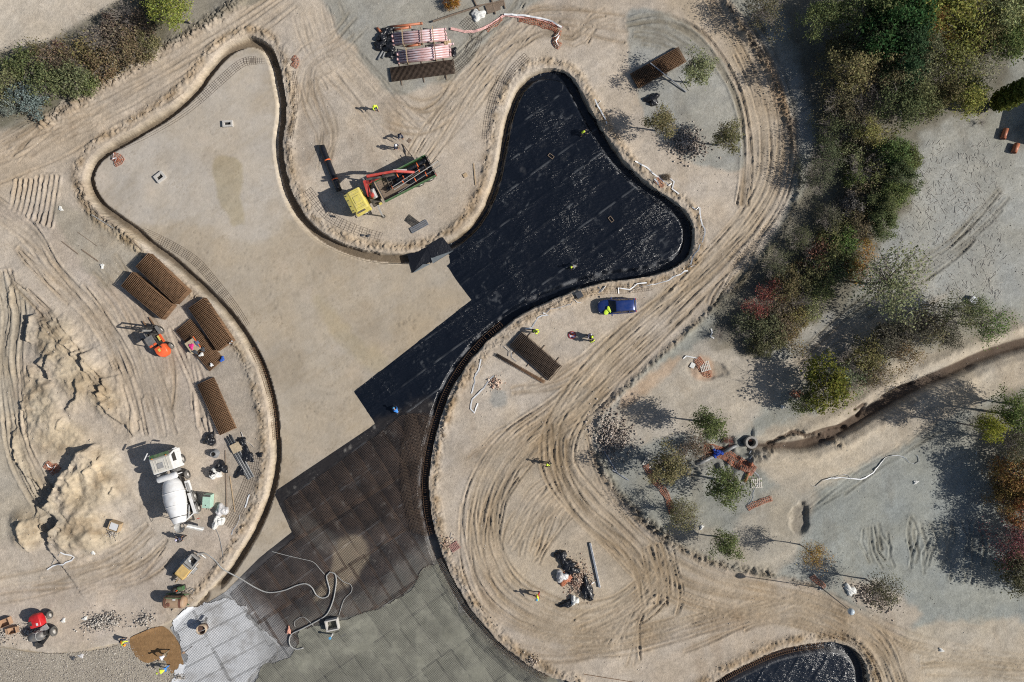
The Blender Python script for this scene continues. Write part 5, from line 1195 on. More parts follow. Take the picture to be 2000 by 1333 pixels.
# ---------------------------------------------------------------- orange rough-terrain forklift
def forklift():
    hd = math.radians(123.0); f = Vector((math.cos(hd), math.sin(hd), 0)); l = Vector((-f.y, f.x, 0))
    p0 = (W(314, 645, 0.45) + W(334, 675.6, 0.45)) / 2 + l * 0.85; p0.z = float(zat(p0.x, p0.y))
    t = empty('rough_terrain_forklift', p0, hd, 'orange rough-terrain forklift with raised mast on the haul road by the mesh stacks', 'forklift')
    MB().box((0.0, 0, 0.62), (2.6, 0.9, 0.4)).build('chassis', P_DARK, t, 0.04)
    hood = MB().loft([[(-0.55,-0.62,0.55),(-0.55,0.62,0.55),(-0.55,0.60,1.45),(-0.55,-0.60,1.45)], [(-1.2,-0.72,0.5),(-1.2,0.72,0.5),(-1.2,0.66,1.42),(-1.2,-0.66,1.42)], [(-1.65,-0.62,0.5),(-1.65,0.62,0.5),(-1.62,0.55,1.28),(-1.62,-0.55,1.28)], [(-1.9,-0.32,0.55),(-1.9,0.32,0.55),(-1.86,0.28,1.1),(-1.86,-0.28,1.1)]]).build('engine_hood', P_ORANGE, t, 0.12, True, 3)
    MB().box((-1.05, 0.1, 1.455), (0.34, 0.26, 0.02)).build('warning_label', P_YELLOW, hood)
    MB().box((-0.7, -0.25, 1.50), (0.5, 0.12, 0.06), 0.2).build('exhaust', P_BLACK, hood, 0.02)
    # cab frame with dark roof
    fr = MB()
    for x, y in ((0.75, 0.6), (0.75, -0.6), (-0.55, 0.6), (-0.55, -0.6)): fr.bar((x, y, 1.0), (x * 0.9, y * 0.95, 2.15), 0.08)
    fr.bar((0.68, 0.57, 2.15), (0.68, -0.57, 2.15), 0.08).bar((-0.5, 0.57, 2.15), (-0.5, -0.57, 2.15), 0.08)
    for s in (-1, 1): fr.bar((0.68, s * 0.57, 2.15), (-0.5, s * 0.57, 2.15), 0.08)
    cab = fr.build('cab_frame', P_DARK, t)
    MB().box((0.12, 0.08, 2.19), (1.15, 0.95, 0.05)).build('cab_roof', P_GREY, cab, 0.02)
    for s in (0.30, -0.2): MB().box((-0.42, s, 2.22), (0.22, 0.36, 0.08)).build('roof_lamp_box', P_ORANGE, cab, 0.02)
    MB().box((-0.1, 0.0, 1.15), (0.5, 0.55, 0.5)).build('seat', P_BLACK, t, 0.05)
    MB().box((0.25, -0.42, 1.02), (0.6, 0.18, 0.1)).build('battery_cover', P_YELLOW, t, 0.01)
    MB().box((0.1, -0.66, 0.92), (1.0, 0.26, 0.14)).build('side_panel', P_ORANGE, t, 0.03)
    MB().box((0.1, 0.66, 0.92), (1.0, 0.26, 0.14)).build('side_panel', P_ORANGE, t, 0.03)
    for s in (-1, 1):
        wheel(t, (1.1, s * 0.85, 0.48), 0.48, 0.36, outward=s); wheel(t, (-1.05, s * 0.85, 0.40), 0.40, 0.3, outward=s)
        MB().prism([(0.6, 0.95), (1.6, 0.95), (1.6, 1.02), (0.6, 1.02)], s * 0.66, s * 1.0).build('mudguard', P_GREY, t)
    # mast
    ms = MB()
    for s in (-1, 1): ms.bar((1.72, s * 0.42, 0.15), (1.62, s * 0.42, 2.9), 0.12, 0.16)
    for z in (0.5, 1.6, 2.85): ms.bar((1.68, -0.42, z), (1.68, 0.42, z), 0.1)
    mo = ms.build('mast', P_DARK, t)
    MB().cyl((1.6, 0, 0.3), (1.55, 0, 2.4), 0.06, 8).cyl((1.6, 0.2, 0.3), (1.55, 0.2, 2.3), 0.05, 8).build('lift_cylinder', P_LGREY, mo)
    cg = MB()
    for z in (0.4, 0.8): cg.box((1.86, 0, z), (0.06, 1.4, 0.12))
    for y in (-0.65, -0.2, 0.2, 0.65): cg.box((1.86, y, 0.75), (0.05, 0.05, 0.8))
    cg.build('fork_carriage', P_DARK, mo)
    for s in (-1, 1): MB().box((2.45, s * 0.42, 0.2), (1.2, 0.13, 0.06)).build('fork', M_RUST, mo)
    MB().tube([(0.7, 0.66, 1.6), (0.95, 0.95, 1.7), (0.98, 1.0, 1.5)], 0.02, 5).build('mirror_arm', P_BLACK, t)
    MB().cyl((0.98, 1.02, 1.35), (1.0, 1.02, 1.6), 0.12, 10).build('mirror', P_BLACK, t)
forklift()

# ---------------------------------------------------------------- small red self-loading mixer
def red_dumper():
    hd = math.radians(106); p0 = W(84, 1222, 0.5); p0.z = float(zat(p0.x, p0.y))
    t = empty('site_dumper', p0, hd, 'small red site dumper with grey drum beside cardboard boxes', 'dumper')
    MB().box((0, 0.0, 0.60), (2.7, 0.8, 0.35)).build('chassis', P_DARK, t, 0.04)
    MB().loft([[(0.15,-0.62,0.6),(0.15,0.85,0.6),(0.15,0.75,1.45),(0.15,-0.5,1.45)],[(0.9,-0.66,0.6),(0.9,0.95,0.6),(0.9,0.85,1.5),(0.9,-0.55,1.5)],[(1.45,-0.5,0.65),(1.45,0.8,0.65),(1.45,0.7,1.35),(1.45,-0.4,1.35)],[(1.62,-0.25,0.75),(1.62,0.55,0.75),(1.62,0.5,1.15),(1.62,-0.2,1.15)]]).build('engine_cover', P_REDH, t, 0.1, True, 3)
    MB().box((0.75, 0.62, 1.50), (0.5, 0.42, 0.05)).build('cover_grille', P_DARK, t, 0.02); MB().box((0.5, -0.15, 1.51), (0.3, 0.2, 0.03)).build('cover_decal', P_WHITE, t)
    MB().lathe([(0.20,-0.95),(0.48,-0.85),(0.56,-0.4),(0.56,0.3),(0.42,0.7),(0.30,0.9)], 22, (-0.85, 0.55, 1.0), (0, -1, 0.15)).build('drum', P_GREY, t, 0, True)
    MB().lathe([(0.565,-0.04),(0.60,-0.03),(0.60,0.03),(0.565,0.04)], 22, (-0.85, 0.25, 1.05), (0, -1, 0.15), False).build('drum_ring', P_LGREY, t)
    MB().box((-0.25, -0.45, 1.0), (0.6, 0.9, 0.12), 0.3).build('deck', P_LGREY, t, 0.02); MB().box((-0.75, -0.45, 1.0), (0.42, 0.42, 0.5)).build('seat', P_BLACK, t, 0.05)
    MB().tube([(-0.2, -0.4, 1.2), (-0.4, 0.0, 1.8), (-0.2, 0.4, 1.8)], 0.03, 6).build('roll_bar', P_LGREY, t)
    for x, y, r in ((0.95, -1.02, 0.46), (-0.95, -1.02, 0.56), (0.95, 1.02, 0.46), (-0.95, 1.25, 0.46)): wheel(t, (x, y, r), r, 0.3, outward=1 if y > 0 else -1, rim=P_RIM)
    MB().bar((-1.3, -0.5, 0.9), (-1.9, 0.9, 0.5), 0.18, 0.2).bar((-1.4, -0.3, 0.7), (-2.1, 0.8, 0.35), 0.16, 0.2).build('loader_arm', P_BLACK, t, 0.02)
    MB().prism([(0.9,0.1),(1.4,0.1),(1.55,0.35),(1.45,0.55),(1.38,0.4),(0.9,0.2)], -2.4, -1.7, 'x').build('loader_bucket', P_BLACK, t)
    MB().tube([(-0.1, -0.2, 1.3), (-0.3, -0.3, 1.7), (-0.45, -0.2, 1.65)], 0.02, 6).build('steering_column', P_DARK, t)
red_dumper()

# ---------------------------------------------------------------- trailer concrete pump
def pump():
    hd = math.radians(50); p0 = W(366, 1108, 0.9); p0.z = float(zat(p0.x, p0.y))
    t = empty('concrete_pump', p0, hd, 'trailer concrete pump with faded yellow hood and grey hopper', 'concrete pump')
    MB().box((0, 0, 0.55), (3.0, 0.9, 0.3)).build('chassis', P_GREY, t, 0.02)
    MB().loft([[(-1.35,-0.62,0.7),(-1.35,0.62,0.7),(-1.35,0.55,1.30),(-1.35,-0.55,1.30)],[(-1.1,-0.64,0.7),(-1.1,0.64,0.7),(-1.1,0.58,1.5),(-1.1,-0.58,1.5)],[(0.15,-0.64,0.7),(0.15,0.64,0.7),(0.15,0.58,1.5),(0.15,-0.58,1.5)]]).build('hood', P_CREAMY, t, 0.05)
    MB().box((0.42, 0, 1.1), (0.5, 1.15, 0.7)).build('control_box', P_LGREY, t, 0.03)
    MB().box((0.42, 0.0, 1.48), (0.06, 1.1, 0.05)).build('control_rail', P_DARK, t)
    h = MB(); c = Vector((1.1, 0, 0))
    o_, i_ = 0.55, 0.48
    def sq(r, z): return [c + Vector((-r, -r, z)), c + Vector((r, -r, z)), c + Vector((r, r, z)), c + Vector((-r, r, z))]
    h.loft([sq(0.22, 0.6), sq(o_, 1.1), sq(o_, 1.42), sq(i_, 1.42), sq(i_, 1.1), sq(0.16, 0.75)]); h.build('hopper', P_LGREY, t, 0.01)
    MB().box((1.1, 0, 0.92), (0.75, 0.75, 0.06)).build('concrete_inside', P_DARK, t)
    MB().lathe([(0.06,-0.05),(0.14,0.0),(0.06,0.05)], 10, (0.95, 0.2, 1.36), (0, 0, 1)).build('mixer_hub', P_WHITE, t)
    MB().tube([(1.6, 0.0, 0.6), (1.85, 0.1, 0.75), (2.0, -0.3, 0.7), (1.9, -0.9, 0.45)], 0.09, 8).build('outlet_pipe', P_LGREY, t)
    for s in (-1, 1):
        wheel(t, (0.0, s * 0.82, 0.34), 0.34, 0.22, outward=s)
        MB().prism([(-0.45,0.6),(-0.3,0.76),(0.3,0.76),(0.45,0.6),(0.4,0.58),(-0.4,0.58)], s*0.68, s*0.98).build('mudguard', P_LGREY, t)
        MB().box((0.2, s * 0.70, 0.95), (1.9, 0.05, 0.2)).build('side_rail', P_WHITE, t)
    MB().bar((-1.4, 0, 0.6), (-2.5, 0, 0.45), 0.12, 0.12).build('drawbar', P_WOOD, t)
    MB().cyl((-2.3, 0.0, 0.0), (-2.3, 0.0, 0.7), 0.05, 8).build('jockey_leg', P_DARK, t)
    MB().box((-1.9, 0.55, 0.5), (0.6, 0.4, 0.5), 0.4).build('battery_box', P_BLACK, t, 0.03)
pump()

# ---------------------------------------------------------------- brown tank trailer with compressor
def tank():
    p0 = W(343, 1172, 0.9); p0.z = float(zat(p0.x, p0.y)); hd = math.radians(-1)
    t = empty('water_bowser', p0, hd, 'brown ribbed water tank on a green trailer frame', 'tank')
    P_TANK = mat('tan_tank', (0.36, 0.24, 0.15), 0.6, 0, 0.15, 3.0, dust=0.35, dustcol=DUST); P_TANKD = mat('tank_band', (0.17, 0.075, 0.05), 0.6, 0, 0.15, 3.0)
    tk = MB().lathe([(0.2,-1.28),(0.52,-1.22),(0.64,-1.05),(0.66,-0.7),(0.66,0.7),(0.64,1.05),(0.52,1.22),(0.2,1.28)], 28, (0, -0.15, 1.05), (1, 0, 0)).build('tank', P_TANK, t, 0, True)
    for x in (-0.95, -0.78, 0.72, 0.86): MB().lathe([(0.655,x-0.05),(0.69,x-0.04),(0.69,x+0.04),(0.655,x+0.05)], 28, (0, -0.15, 1.05), (1, 0, 0), False).build('tank_band', P_TANKD, tk)
    MB().lathe([(0.02,0.05),(0.2,0.05),(0.24,0.0),(0.24,-0.08)], 18, (-0.45, -0.25, 1.72), (0, 0, 1), False).build('hatch', P_TANKD, tk)
    MB().box((0.15, 0.25, 1.60), (0.32, 0.18, 0.02)).build('plate', P_WHITE, tk)
    fr = MB()
    for y in (-0.7, 0.5): fr.box((0, y, 0.42), (2.6, 0.1, 0.14))
    for x in (-0.85, 0.8): fr.bar((x, 0.5, 0.45), (x, 0.42, 1.5), 0.08); fr.box((x, -0.1, 0.42), (0.1, 1.2, 0.12))
    fr.bar((-0.85, 0.42, 1.5), (0.8, 0.42, 1.5), 0.08); fr.build('frame', P_GREEN, t)
    for s in (-0.85, 0.65): wheel(t, (0.0, s, 0.32), 0.32, 0.2, outward=1 if s > 0 else -1)
    c = W(347, 1152, 0.6); e = empty('water_pump', (c.x, c.y, float(zat(c.x, c.y))), 0.2, 'small green and black motor pump behind the brown tank', 'pump')
    MB().box((0.25, 0, 0.35), (0.7, 0.5, 0.45)).build('motor', P_GREEN, e, 0.06)
    MB().lathe([(0.1,-0.25),(0.3,-0.2),(0.34,0),(0.3,0.2),(0.1,0.25)], 16, (-0.45, 0, 0.4), (0, 1, 0)).build('pump_housing', P_BLACK, e, 0, True)
    MB().box((0, 0, 0.08), (1.4, 0.5, 0.08)).build('skid', P_DARK, e); MB().cyl((-0.1, -0.1, 0.55), (-0.1, -0.1, 0.8), 0.06, 8).build('filler_cap', P_ORANGE, e)
tank()
# ================================================================ BUILDING MATERIALS AND SMALL THINGS
# ---- stacks of welded mesh: each sheet is a part
def stack(c, h, m, label, pitch=0.19, th=0.030, name='mesh_stack', gap=0.075, group=None):
    """c: photo pixels of the top face's corners (a,b along the long side, then c,d); h: top height"""
    g = float(np.median([zat(*(W(*c[i], h) * (1 - k) + W(*c[(i + 2) % 4], h) * k).xy) for i in range(4) for k in (0.25, 0.4, 0.5)]))
    P = [W(*p, h + g) for p in c]
    ctr = sum(P, Vector()) / 4; u = ((P[1] - P[0]) + (P[2] - P[3])) / 2; v = ((P[3] - P[0]) + (P[2] - P[1])) / 2
    L = u.length; Wd = v.length; rz = math.atan2(u.y, u.x)
    t = empty(name, (ctr.x, ctr.y, g), rz, label, 'mesh stack', group)
    segs = []
    nl = int(Wd / pitch); nw = int(L / pitch)
    for i in range(nl + 1):
        y = -Wd / 2 + 0.06 + i * (Wd - 0.12) / nl; segs.append(((-L / 2, y, 0), (L / 2, y, 0)))
    for i in range(nw + 1):
        x = -L / 2 + 0.06 + i * (L - 0.12) / nw; segs.append(((x, -Wd / 2, th), (x, Wd / 2, th)))
    me = bars_mesh('mesh_sheet', segs, th); n = max(2, int((h - 0.1) / gap)); r = random.Random(int(c[0][0]))
    for k in range(n):
        o = link('mesh_sheet', me, m, t); o.location = (r.uniform(-0.02, 0.02), r.uniform(-0.02, 0.02), 0.11 + k * (h - 0.14) / n); o.rotation_euler = (0, 0, r.uniform(-0.003, 0.003))
    for x in (-L * 0.35, 0, L * 0.35): MB().box((x, 0, 0.045), (0.09, Wd + (0.0 if m is M_RUST else 1.0), 0.09)).build('timber_bearer', P_WOODD, t)
    return t, g + h
stack([(287.5,493),(367.5,568),(340,594),(264,522)], 1.30, M_RUST, 'tall rust-brown stack of mesh sheets next to the trench, largest of the pair')
stack([(259,530.5),(336,597),(315.5,624),(232.5,559)], 1.30, M_RUST, 'tall rust-brown stack of mesh sheets on the haul-road side of the pair')
stack([(397.5,580.5),(454,665),(424,687),(366,602)], 1.05, M_RUST, 'rust-brown mesh stack with two white cups on its end')
_, ZD = stack([(371,622.6),(435,701),(410,727),(341,647)], 0.45, M_RUST, 'low rust-brown mesh stack with a table top and clothes on it')
stack([(416,737),(460,838),(428,850),(383,752)], 0.60, M_RUST, 'rust-brown mesh stack standing above the black rubbish bags')
stack([(1020,647),(1099,716),(1074,744.5),(994,675.5)], 0.40, M_RUSTD, 'dark brown mesh stack on the sand beside the white tape')
stack([(1326,90),(1341,120),(1246,172.5),(1232.5,142.5)][1:] + [(1326,90)], 0.50, M_RUST, 'brown mesh stack inside the road loop with a metal post across it')
stack([(758,131.6),(884.5,116),(890.5,142),(767,159)], 0.40, M_RUSTD, 'grey-brown mesh stack on long bearers below the pink pipes', 0.14, 0.03)
# narrow bundle of spacer strips
e = empty('spacer_bundle', G(1017, 720), -math.atan2(53.5, 93.5), 'narrow bundle of rusty spacer strips next to the dark mesh stack', 'mesh bundle')
for k in range(5):
    sg = [((-3.2, -0.16 + 0.08 * k, 0.05 + z), (3.2, -0.16 + 0.08 * k, 0.05 + z)) for z in (0, 0.22)] + [((x, -0.16 + 0.08 * k, 0.05), (x + 0.1, -0.16 + 0.08 * k, 0.27)) for x in np.arange(-3.2, 3.1, 0.2)]
    if k == 0: mes = bars_mesh('spacer_strip', [((a[0], 0, a[2]), (b[0], 0, b[2])) for a, b in sg], 0.03)
    link('spacer_strip', mes, M_RUST, e, (0, -0.16 + 0.08 * k, 0))

# ---- pipes
P_PINK = mat('pink_pipe', (0.60, 0.36, 0.34), 0.35, 0, 0.10, 3.0, dust=1.5, dustcol=(0.66, 0.58, 0.62))  # pale upward faces: dust plus a top highlight put into the colour
P_TERRA = mat('terracotta_pipe', (0.46, 0.155, 0.075), 0.5, 0, 0.12, 3.0, dust=0.2, dustcol=DUST)
def pipe_mesh(name, L, r, sock=True):
    b = MB().pipe((-L / 2, 0, 0), (L / 2, 0, 0), r, r * 0.92, 14)
    if sock: b.pipe((L / 2 - 0.18, 0, 0), (L / 2 + 0.02, 0, 0), r * 1.12, r * 0.95, 14)
    return b.mesh(name, True)
PM = pipe_mesh('pink_pipe', 6.0, 0.125); PS = pipe_mesh('short_pipe', 2.5, 0.12)
def pipe_stack(p0, p1, rows, lab, grp):
    """p0, p1 photo pixels of the ends of the stack's centre line"""
    a = W(*p0, 0.5); b = W(*p1, 0.5); d = (b - a).normalized(); n = Vector((-d.y, d.x, 0)); c = (a + b) / 2; g = float(zat(c.x, c.y)); rz = math.atan2(d.y, d.x)
    r = random.Random(int(p0[0]))
    for lay, cnt in enumerate(rows):
        for k in range(cnt):
            q = c + n * (k - (cnt - 1) / 2) * 0.275 + d * (0.12 * (1 if (k + lay) % 2 else -1) + r.uniform(-0.05, 0.05)); o = link('drain_pipe', PM, P_PINK)
            o.location = (q.x, q.y, g + 0.22 + lay * 0.255); o.rotation_euler = (0, 0, rz + (0 if (k + lay) % 2 else math.pi)); tag(o, lab, 'pipe', grp)
    for i, s in enumerate((-0.31, 0.05, 0.27) if p0[1] < 90 else (-0.32, 0.22)):
        q = c + d * s * 6.0; wd = rows[0] * 0.275 + 0.25; ht = 0.25 + len(rows) * 0.255
        e = empty('pipe_frame', (q.x, q.y, g), rz, ['timber frame round the pink pipe stack nearest the black plastic', 'timber frame round the middle of the pink pipe stack', 'timber frame round the taped end of the pink pipe stack'][i] + (' beside the loose orange pipes' if p0[1] < 90 else ' next to the grey mesh'), 'timber frame')
        for s2 in (-1, 1): MB().box((0, s2 * wd / 2, ht / 2), (0.09, 0.07, ht)).build('post', P_WOOD, e)
        MB().box((0, 0, ht + 0.03), (0.10, wd + 0.1, 0.06)).build('top_bar', P_WOOD if i != 1 else P_WOODD, e); MB().box((0, 0, 0.045), (0.1, wd, 0.09)).build('base_bar', P_WOOD, e)
pipe_stack((763, 76), (874, 66), (5, 5), 'pink plastic drain pipe in the framed stack beside the loose orange pipes', 'pipes of the stack beside the orange pipes')
pipe_stack((771, 112), (884, 98), (5, 5), 'pink plastic drain pipe in the framed stack next to the grey mesh', 'pipes of the stack next to the grey mesh')
def loose(p0, p1, r, m, label, z=None, sock=True, cat='pipe', name='drain_pipe'):
    a = G(*p0); b = G(*p1); d = b - a; L = d.length; o = link(name, pipe_mesh(name, L, r, sock), m)
    o.location = (a + b) / 2 + Vector((0, 0, r + 0.01 if z is None else z)); o.rotation_euler = (0, -math.asin(max(-1, min(1, d.z / L))), math.atan2(d.y, d.x)); return tag(o, label, cat)
loose((762,54),(825,47), 0.13, P_TERRA, 'long loose orange pipe behind the black plastic'); loose((770,60),(803,54), 0.13, P_TERRA, 'shorter orange pipe lying against the long orange one')
loose((795,92),(821,88), 0.12, P_TERRA, 'short orange pipe lying between the two pink stacks'); loose((840,90),(886,87), 0.12, P_PINK, 'single pink pipe on the ground above the second stack')
loose((737,56),(746,66), 0.14, P_TERRA, 'orange pipe stub poking out of the black plastic'); loose((857,82),(879,80), 0.12, P_PINK, 'pink pipe stub leaning at the taped end of the stack'); loose((797,122),(853,116), 0.12, P_PINK, 'pink pipe rolled off the stack next to the grey mesh')
loose((1955,273),(1962,254), 0.30, P_TERRA, 'terracotta pipe half in the shade near the poplar', sock=False); loose((1976,300),(1983,283), 0.30, P_TERRA, 'terracotta pipe lying fully in the shade near the poplar', sock=False)
loose((1454,941),(1462,923), 0.16, P_TERRA, 'orange pipe stub lying by the white pallet and orange net', sock=False); loose((1463,908),(1470,906), 0.17, P_TERRA, 'stubby orange pipe end by the orange net', sock=False)
for k in range(6):
    loose((441 + k * 2.3, 858 - k * 1.7), (486 + k * 2.2, 937 - k * 1.2), 0.065, P_GREYP, 'grey plastic pipe in the bundle under the plywood sheet', 0.1 + 0.1 * (k % 2), False, 'pipe', 'conduit_pipe')['group'] = 'grey pipes of the bundle'
for p0, p1, lb in (((738,118),(748,101),'grey pipe offcut beside the black plastic heap'), ((747,115),(752,103),'second shorter grey pipe offcut beside the black plastic heap')): loose(p0, p1, 0.1, P_GREYP, lb, None, False, 'pipe', 'conduit_pipe')

# ---- beams, planks, posts
def beam(p0, p1, w, h, m, label, z=0.0, cat='beam', name='steel_beam', z2=None):
    a = G(*p0); b = G(*p1); a.z += z + h / 2 + 0.01; b.z += (z if z2 is None else z2) + h / 2 + 0.01
    c = (a + b) / 2; o = MB().bar(a - c, b - c, w, h).build(name, m, None, 0.008); o.location = c; return tag(o, label, cat)
P_ALU = mat('galvanised_steel', (0.36, 0.38, 0.41), 0.4, 0.5, 0.15, 4.0)
beam((1268,127),(1340,181), 0.11, 0.12, P_ALU, 'grey metal post lying across the brown mesh stack in the road loop', 0.45, 'post', 'metal_post', 0.05)
beam((1152,1060),(1171,1147), 0.22, 0.20, P_ALU, 'grey steel beam lying on the sand beside the rubbish heap')
beam((1180,882),(1206,924), 0.12, 0.12, P_ALU, 'blue-grey metal post beside the stone heap', 0, 'post', 'metal_post'); beam((1196,918),(1228,938), 0.12, 0.12, P_ALU, 'shorter grey metal post meeting the one by the stones', 0.05, 'post', 'metal_post')
beam((925,320),(929,362), 0.12, 0.06, P_WOOD, 'narrow timber plank on the tongue of sand by the crane truck', 0, 'plank', 'timber_plank')
beam((440,860 + 20),(443,1010), 0.10, 0.05, P_WOODD, 'long weathered plank running past the mint green box', 0, 'plank', 'timber_plank'); beam((449,930),(459,1000), 0.08, 0.06, P_WOOD, 'pale batten lying next to the long weathered plank', 0, 'plank', 'timber_plank')
beam((180,420),(222,446), 0.10, 0.06, P_LGREY, 'grey batten on the bank of the left basin lobe', 0, 'plank', 'timber_plank'); beam((254,466),(281,493), 0.10, 0.06, P_WOODD, 'batten on the bank touching the tall mesh stack', 0, 'plank', 'timber_plank')
beam((121,472),(153,497), 0.09, 0.05, P_WOODD, 'thin brown batten on the dusty flat', 0, 'plank', 'timber_plank'); beam((160,488),(192,511), 0.13, 0.06, P_WOODD, 'thicker brown plank on the dusty flat', 0, 'plank', 'timber_plank'); beam((152,454),(190,481), 0.05, 0.04, P_WOODD, 'very thin stick on the dusty flat', 0, 'stick', 'timber_stick')
beam((786,282),(806,308), 0.10, 0.10, P_WOODD, 'dark timber leaning at the tail of the crane truck', 0.0, 'plank', 'timber_plank', 0.5); beam((846,45),(940,14), 0.16, 0.14, P_WOODD, 'long dark timber beam at the edge of the grey ground', 0.25, 'beam', 'timber_beam'); beam((936,14),(985,4), 0.14, 0.12, P_WOODD, 'dark timber beam continuing the long one', 0.25, 'beam', 'timber_beam')
for k, (a, b) in enumerate((((925,0),(941,32)), ((959,-4),(968,29)), ((983,2),(987,18)))): beam(a, b, 0.12, 0.12, P_WOODD, ['timber sleeper crossing under the long dark beam by the pale rubble', 'timber sleeper crossing the dark beam by the brown boards', 'short timber sleeper at the end of the dark beam'][k], 0.05, 'beam', 'timber_beam')
for k, (a, b) in enumerate((((950,21),(976,12)), ((975,9),(985,5)))):
    beam(a, b, 1.0 if k == 0 else 0.7, 0.05, P_WOODD, ['brown shuttering board lying against the dark timber beam', 'small brown shuttering board at the beam end'][k], 0.1, 'board', 'shutter_board')
beam((1326,150),(1345,178), 0.03, 0.03, P_DARK, 'thin dark rod on the grey ground in the road loop', 0, 'rod', 'steel_rod'); beam((1140,1317),(1240,1333), 0.05, 0.05, P_RUSTY if 'P_RUSTY' in globals() else M_RUST, 'long rusty rod on the pale sand', 0, 'rod', 'steel_rod')
# two grating panels near the crane truck
for c, sz, rz, m, lb in (((805,433), (1.45, 0.85), -38, P_DARK, 'dark steel grating panel on the sand tongue'), ((819,443), (2.1, 0.62), 29, P_ALU, 'bright galvanised grating panel overlapping the dark one')):
    e = empty('grating_panel', G(*c, 0.02 if m is P_DARK else 0.08), math.radians(rz), lb, 'grating'); a_, b_ = sz
    MB().box((0, b_/2, 0.03), (a_, 0.05, 0.06)).box((0, -b_/2, 0.03), (a_, 0.05, 0.06)).box((a_/2, 0, 0.03), (0.05, b_, 0.058)).box((-a_/2, 0, 0.03), (0.05, b_, 0.058)).build('frame', m, e)
    for k in range(int(a_ / 0.13)): MB().box((-a_/2 + 0.1 + k * 0.13, 0, 0.03), (0.07, b_ - 0.04, 0.05)).build('grating_bar', m, e)

# ---- rolls and folded film
def roll(p0, p1, r, label, straps=()):
    a = G(*p0); b = G(*p1); c = (a + b) / 2; d = b - a; h = d.length / 2
    e = empty('membrane_roll', c + Vector((0, 0, r)), math.atan2(d.y, d.x), label, 'membrane roll')
    prof = [(0.06,-h+0.05),(0.10,-h)] + [(r * (1 + 0.03 * math.sin(k * 2.1)), -h + 2 * h * k / 12) for k in range(13)] + [(0.10,h),(0.06,h-0.05)]
    MB().lathe(prof, 20, (0,0,0), (1,0,0)).build('roll', P_PLASTIC, e, 0, True)
    for s in straps: MB().lathe([(r, s*h-0.07),(r*1.06, s*h-0.05),(r*1.06, s*h+0.05),(r, s*h+0.07)], 20, (0,0,0), (1,0,0), False).build('strap', P_STRAP, e)
roll((630,287),(664,374), 0.34, 'long black membrane roll with orange straps lying on the sand by the crane truck', (-0.35, 0.5))
# folded membrane at the tip of the sand tongue
P_FOLD = mat('grey_film_back', (0.17, 0.19, 0.20), 0.4, 0, 0.1, 4.0)
def folded(poly, m, name, label, dz=0.05):
    P = [G(*p, dz) for p in poly]; c = sum(P, Vector()) / len(P); b = MB(); n = len(P)
    b.add([p - c for p in P] + [Vector((0, 0, 0.05))] + [p - c - Vector((0, 0, 0.02)) for p in P], [(i, (i + 1) % n, n) for i in range(n)] + [(i, n + 1 + i, n + 1 + (i + 1) % n, (i + 1) % n) for i in range(n)] + [tuple(n + 1 + i for i in range(n))])
    o = b.build(name, m); o.location = c; return tag(o, label, 'membrane')
folded([(796,497),(836,483),(846,510),(827,519),(806,534)], P_PLASTIC, 'membrane_flap', 'black membrane flap hanging over the tip of the sand tongue', 0.10)
folded([(834,481),(865,464),(885,490),(846,512)], P_PLASTIC, 'membrane_flap', 'black membrane flap next to the grey folded edge', 0.14)
folded([(842,505),(876,482),(886,491),(846,516)], P_FOLD, 'membrane_fold', 'grey turned-back edge of the membrane flap', 0.26); folded([(806,534),(826,517),(842,516),(812,532)], P_FOLD, 'membrane_fold', 'small grey triangle of turned-back membrane', 0.2)

# ---- crumpled plastic, bags
def crumple(px, rx, ry, h, m, name, label, cat, rz=0.0, seed=0, dz=0.0, rough=0.35, parent=None):
    bm = bmesh.new(); bmesh.ops.create_icosphere(bm, subdivisions=4, radius=1.0); r = random.Random(seed + 5)
    ph = [(Vector((r.uniform(-1, 1), r.uniform(-1, 1), r.uniform(-1, 1))).normalized(), r.uniform(2.5, 7), r.uniform(0, 6)) for _ in range(10)]
    for v in bm.verts:
        p = v.co.copy(); k = sum(abs(math.sin(p.dot(d) * f + o)) for d, f, o in ph) / len(ph) - 0.62
        ang = math.atan2(p.y, p.x); out = 1 + 0.22 * math.sin(ang * 3 + seed) + 0.12 * math.sin(ang * 5 + 2 * seed)
        p = p * (1 + rough * 1.5 * k); z = max(p.z, -0.05)
        v.co = Vector((p.x * rx * out, p.y * ry * out, (max(z, 0) ** 0.8) * h * (1 + rough * k) if z > 0 else -0.03))
    me = bpy.data.meshes.new(name); bm.to_mesh(me); bm.free(); o = link(name, me, m); o.location = G(*px, dz); o.rotation_euler = (0, 0, math.radians(rz)); return tag(o, label, cat)
P_CLEAR = mat('cloudy_plastic', (0.55, 0.54, 0.54), 0.3, 0, 0.2, 5.0, bump=0.6, bscale=6); P_BAGW = mat('white_woven_bag', (0.66, 0.66, 0.63), 0.7, 0, 0.1, 6, bump=0.5, bscale=8)
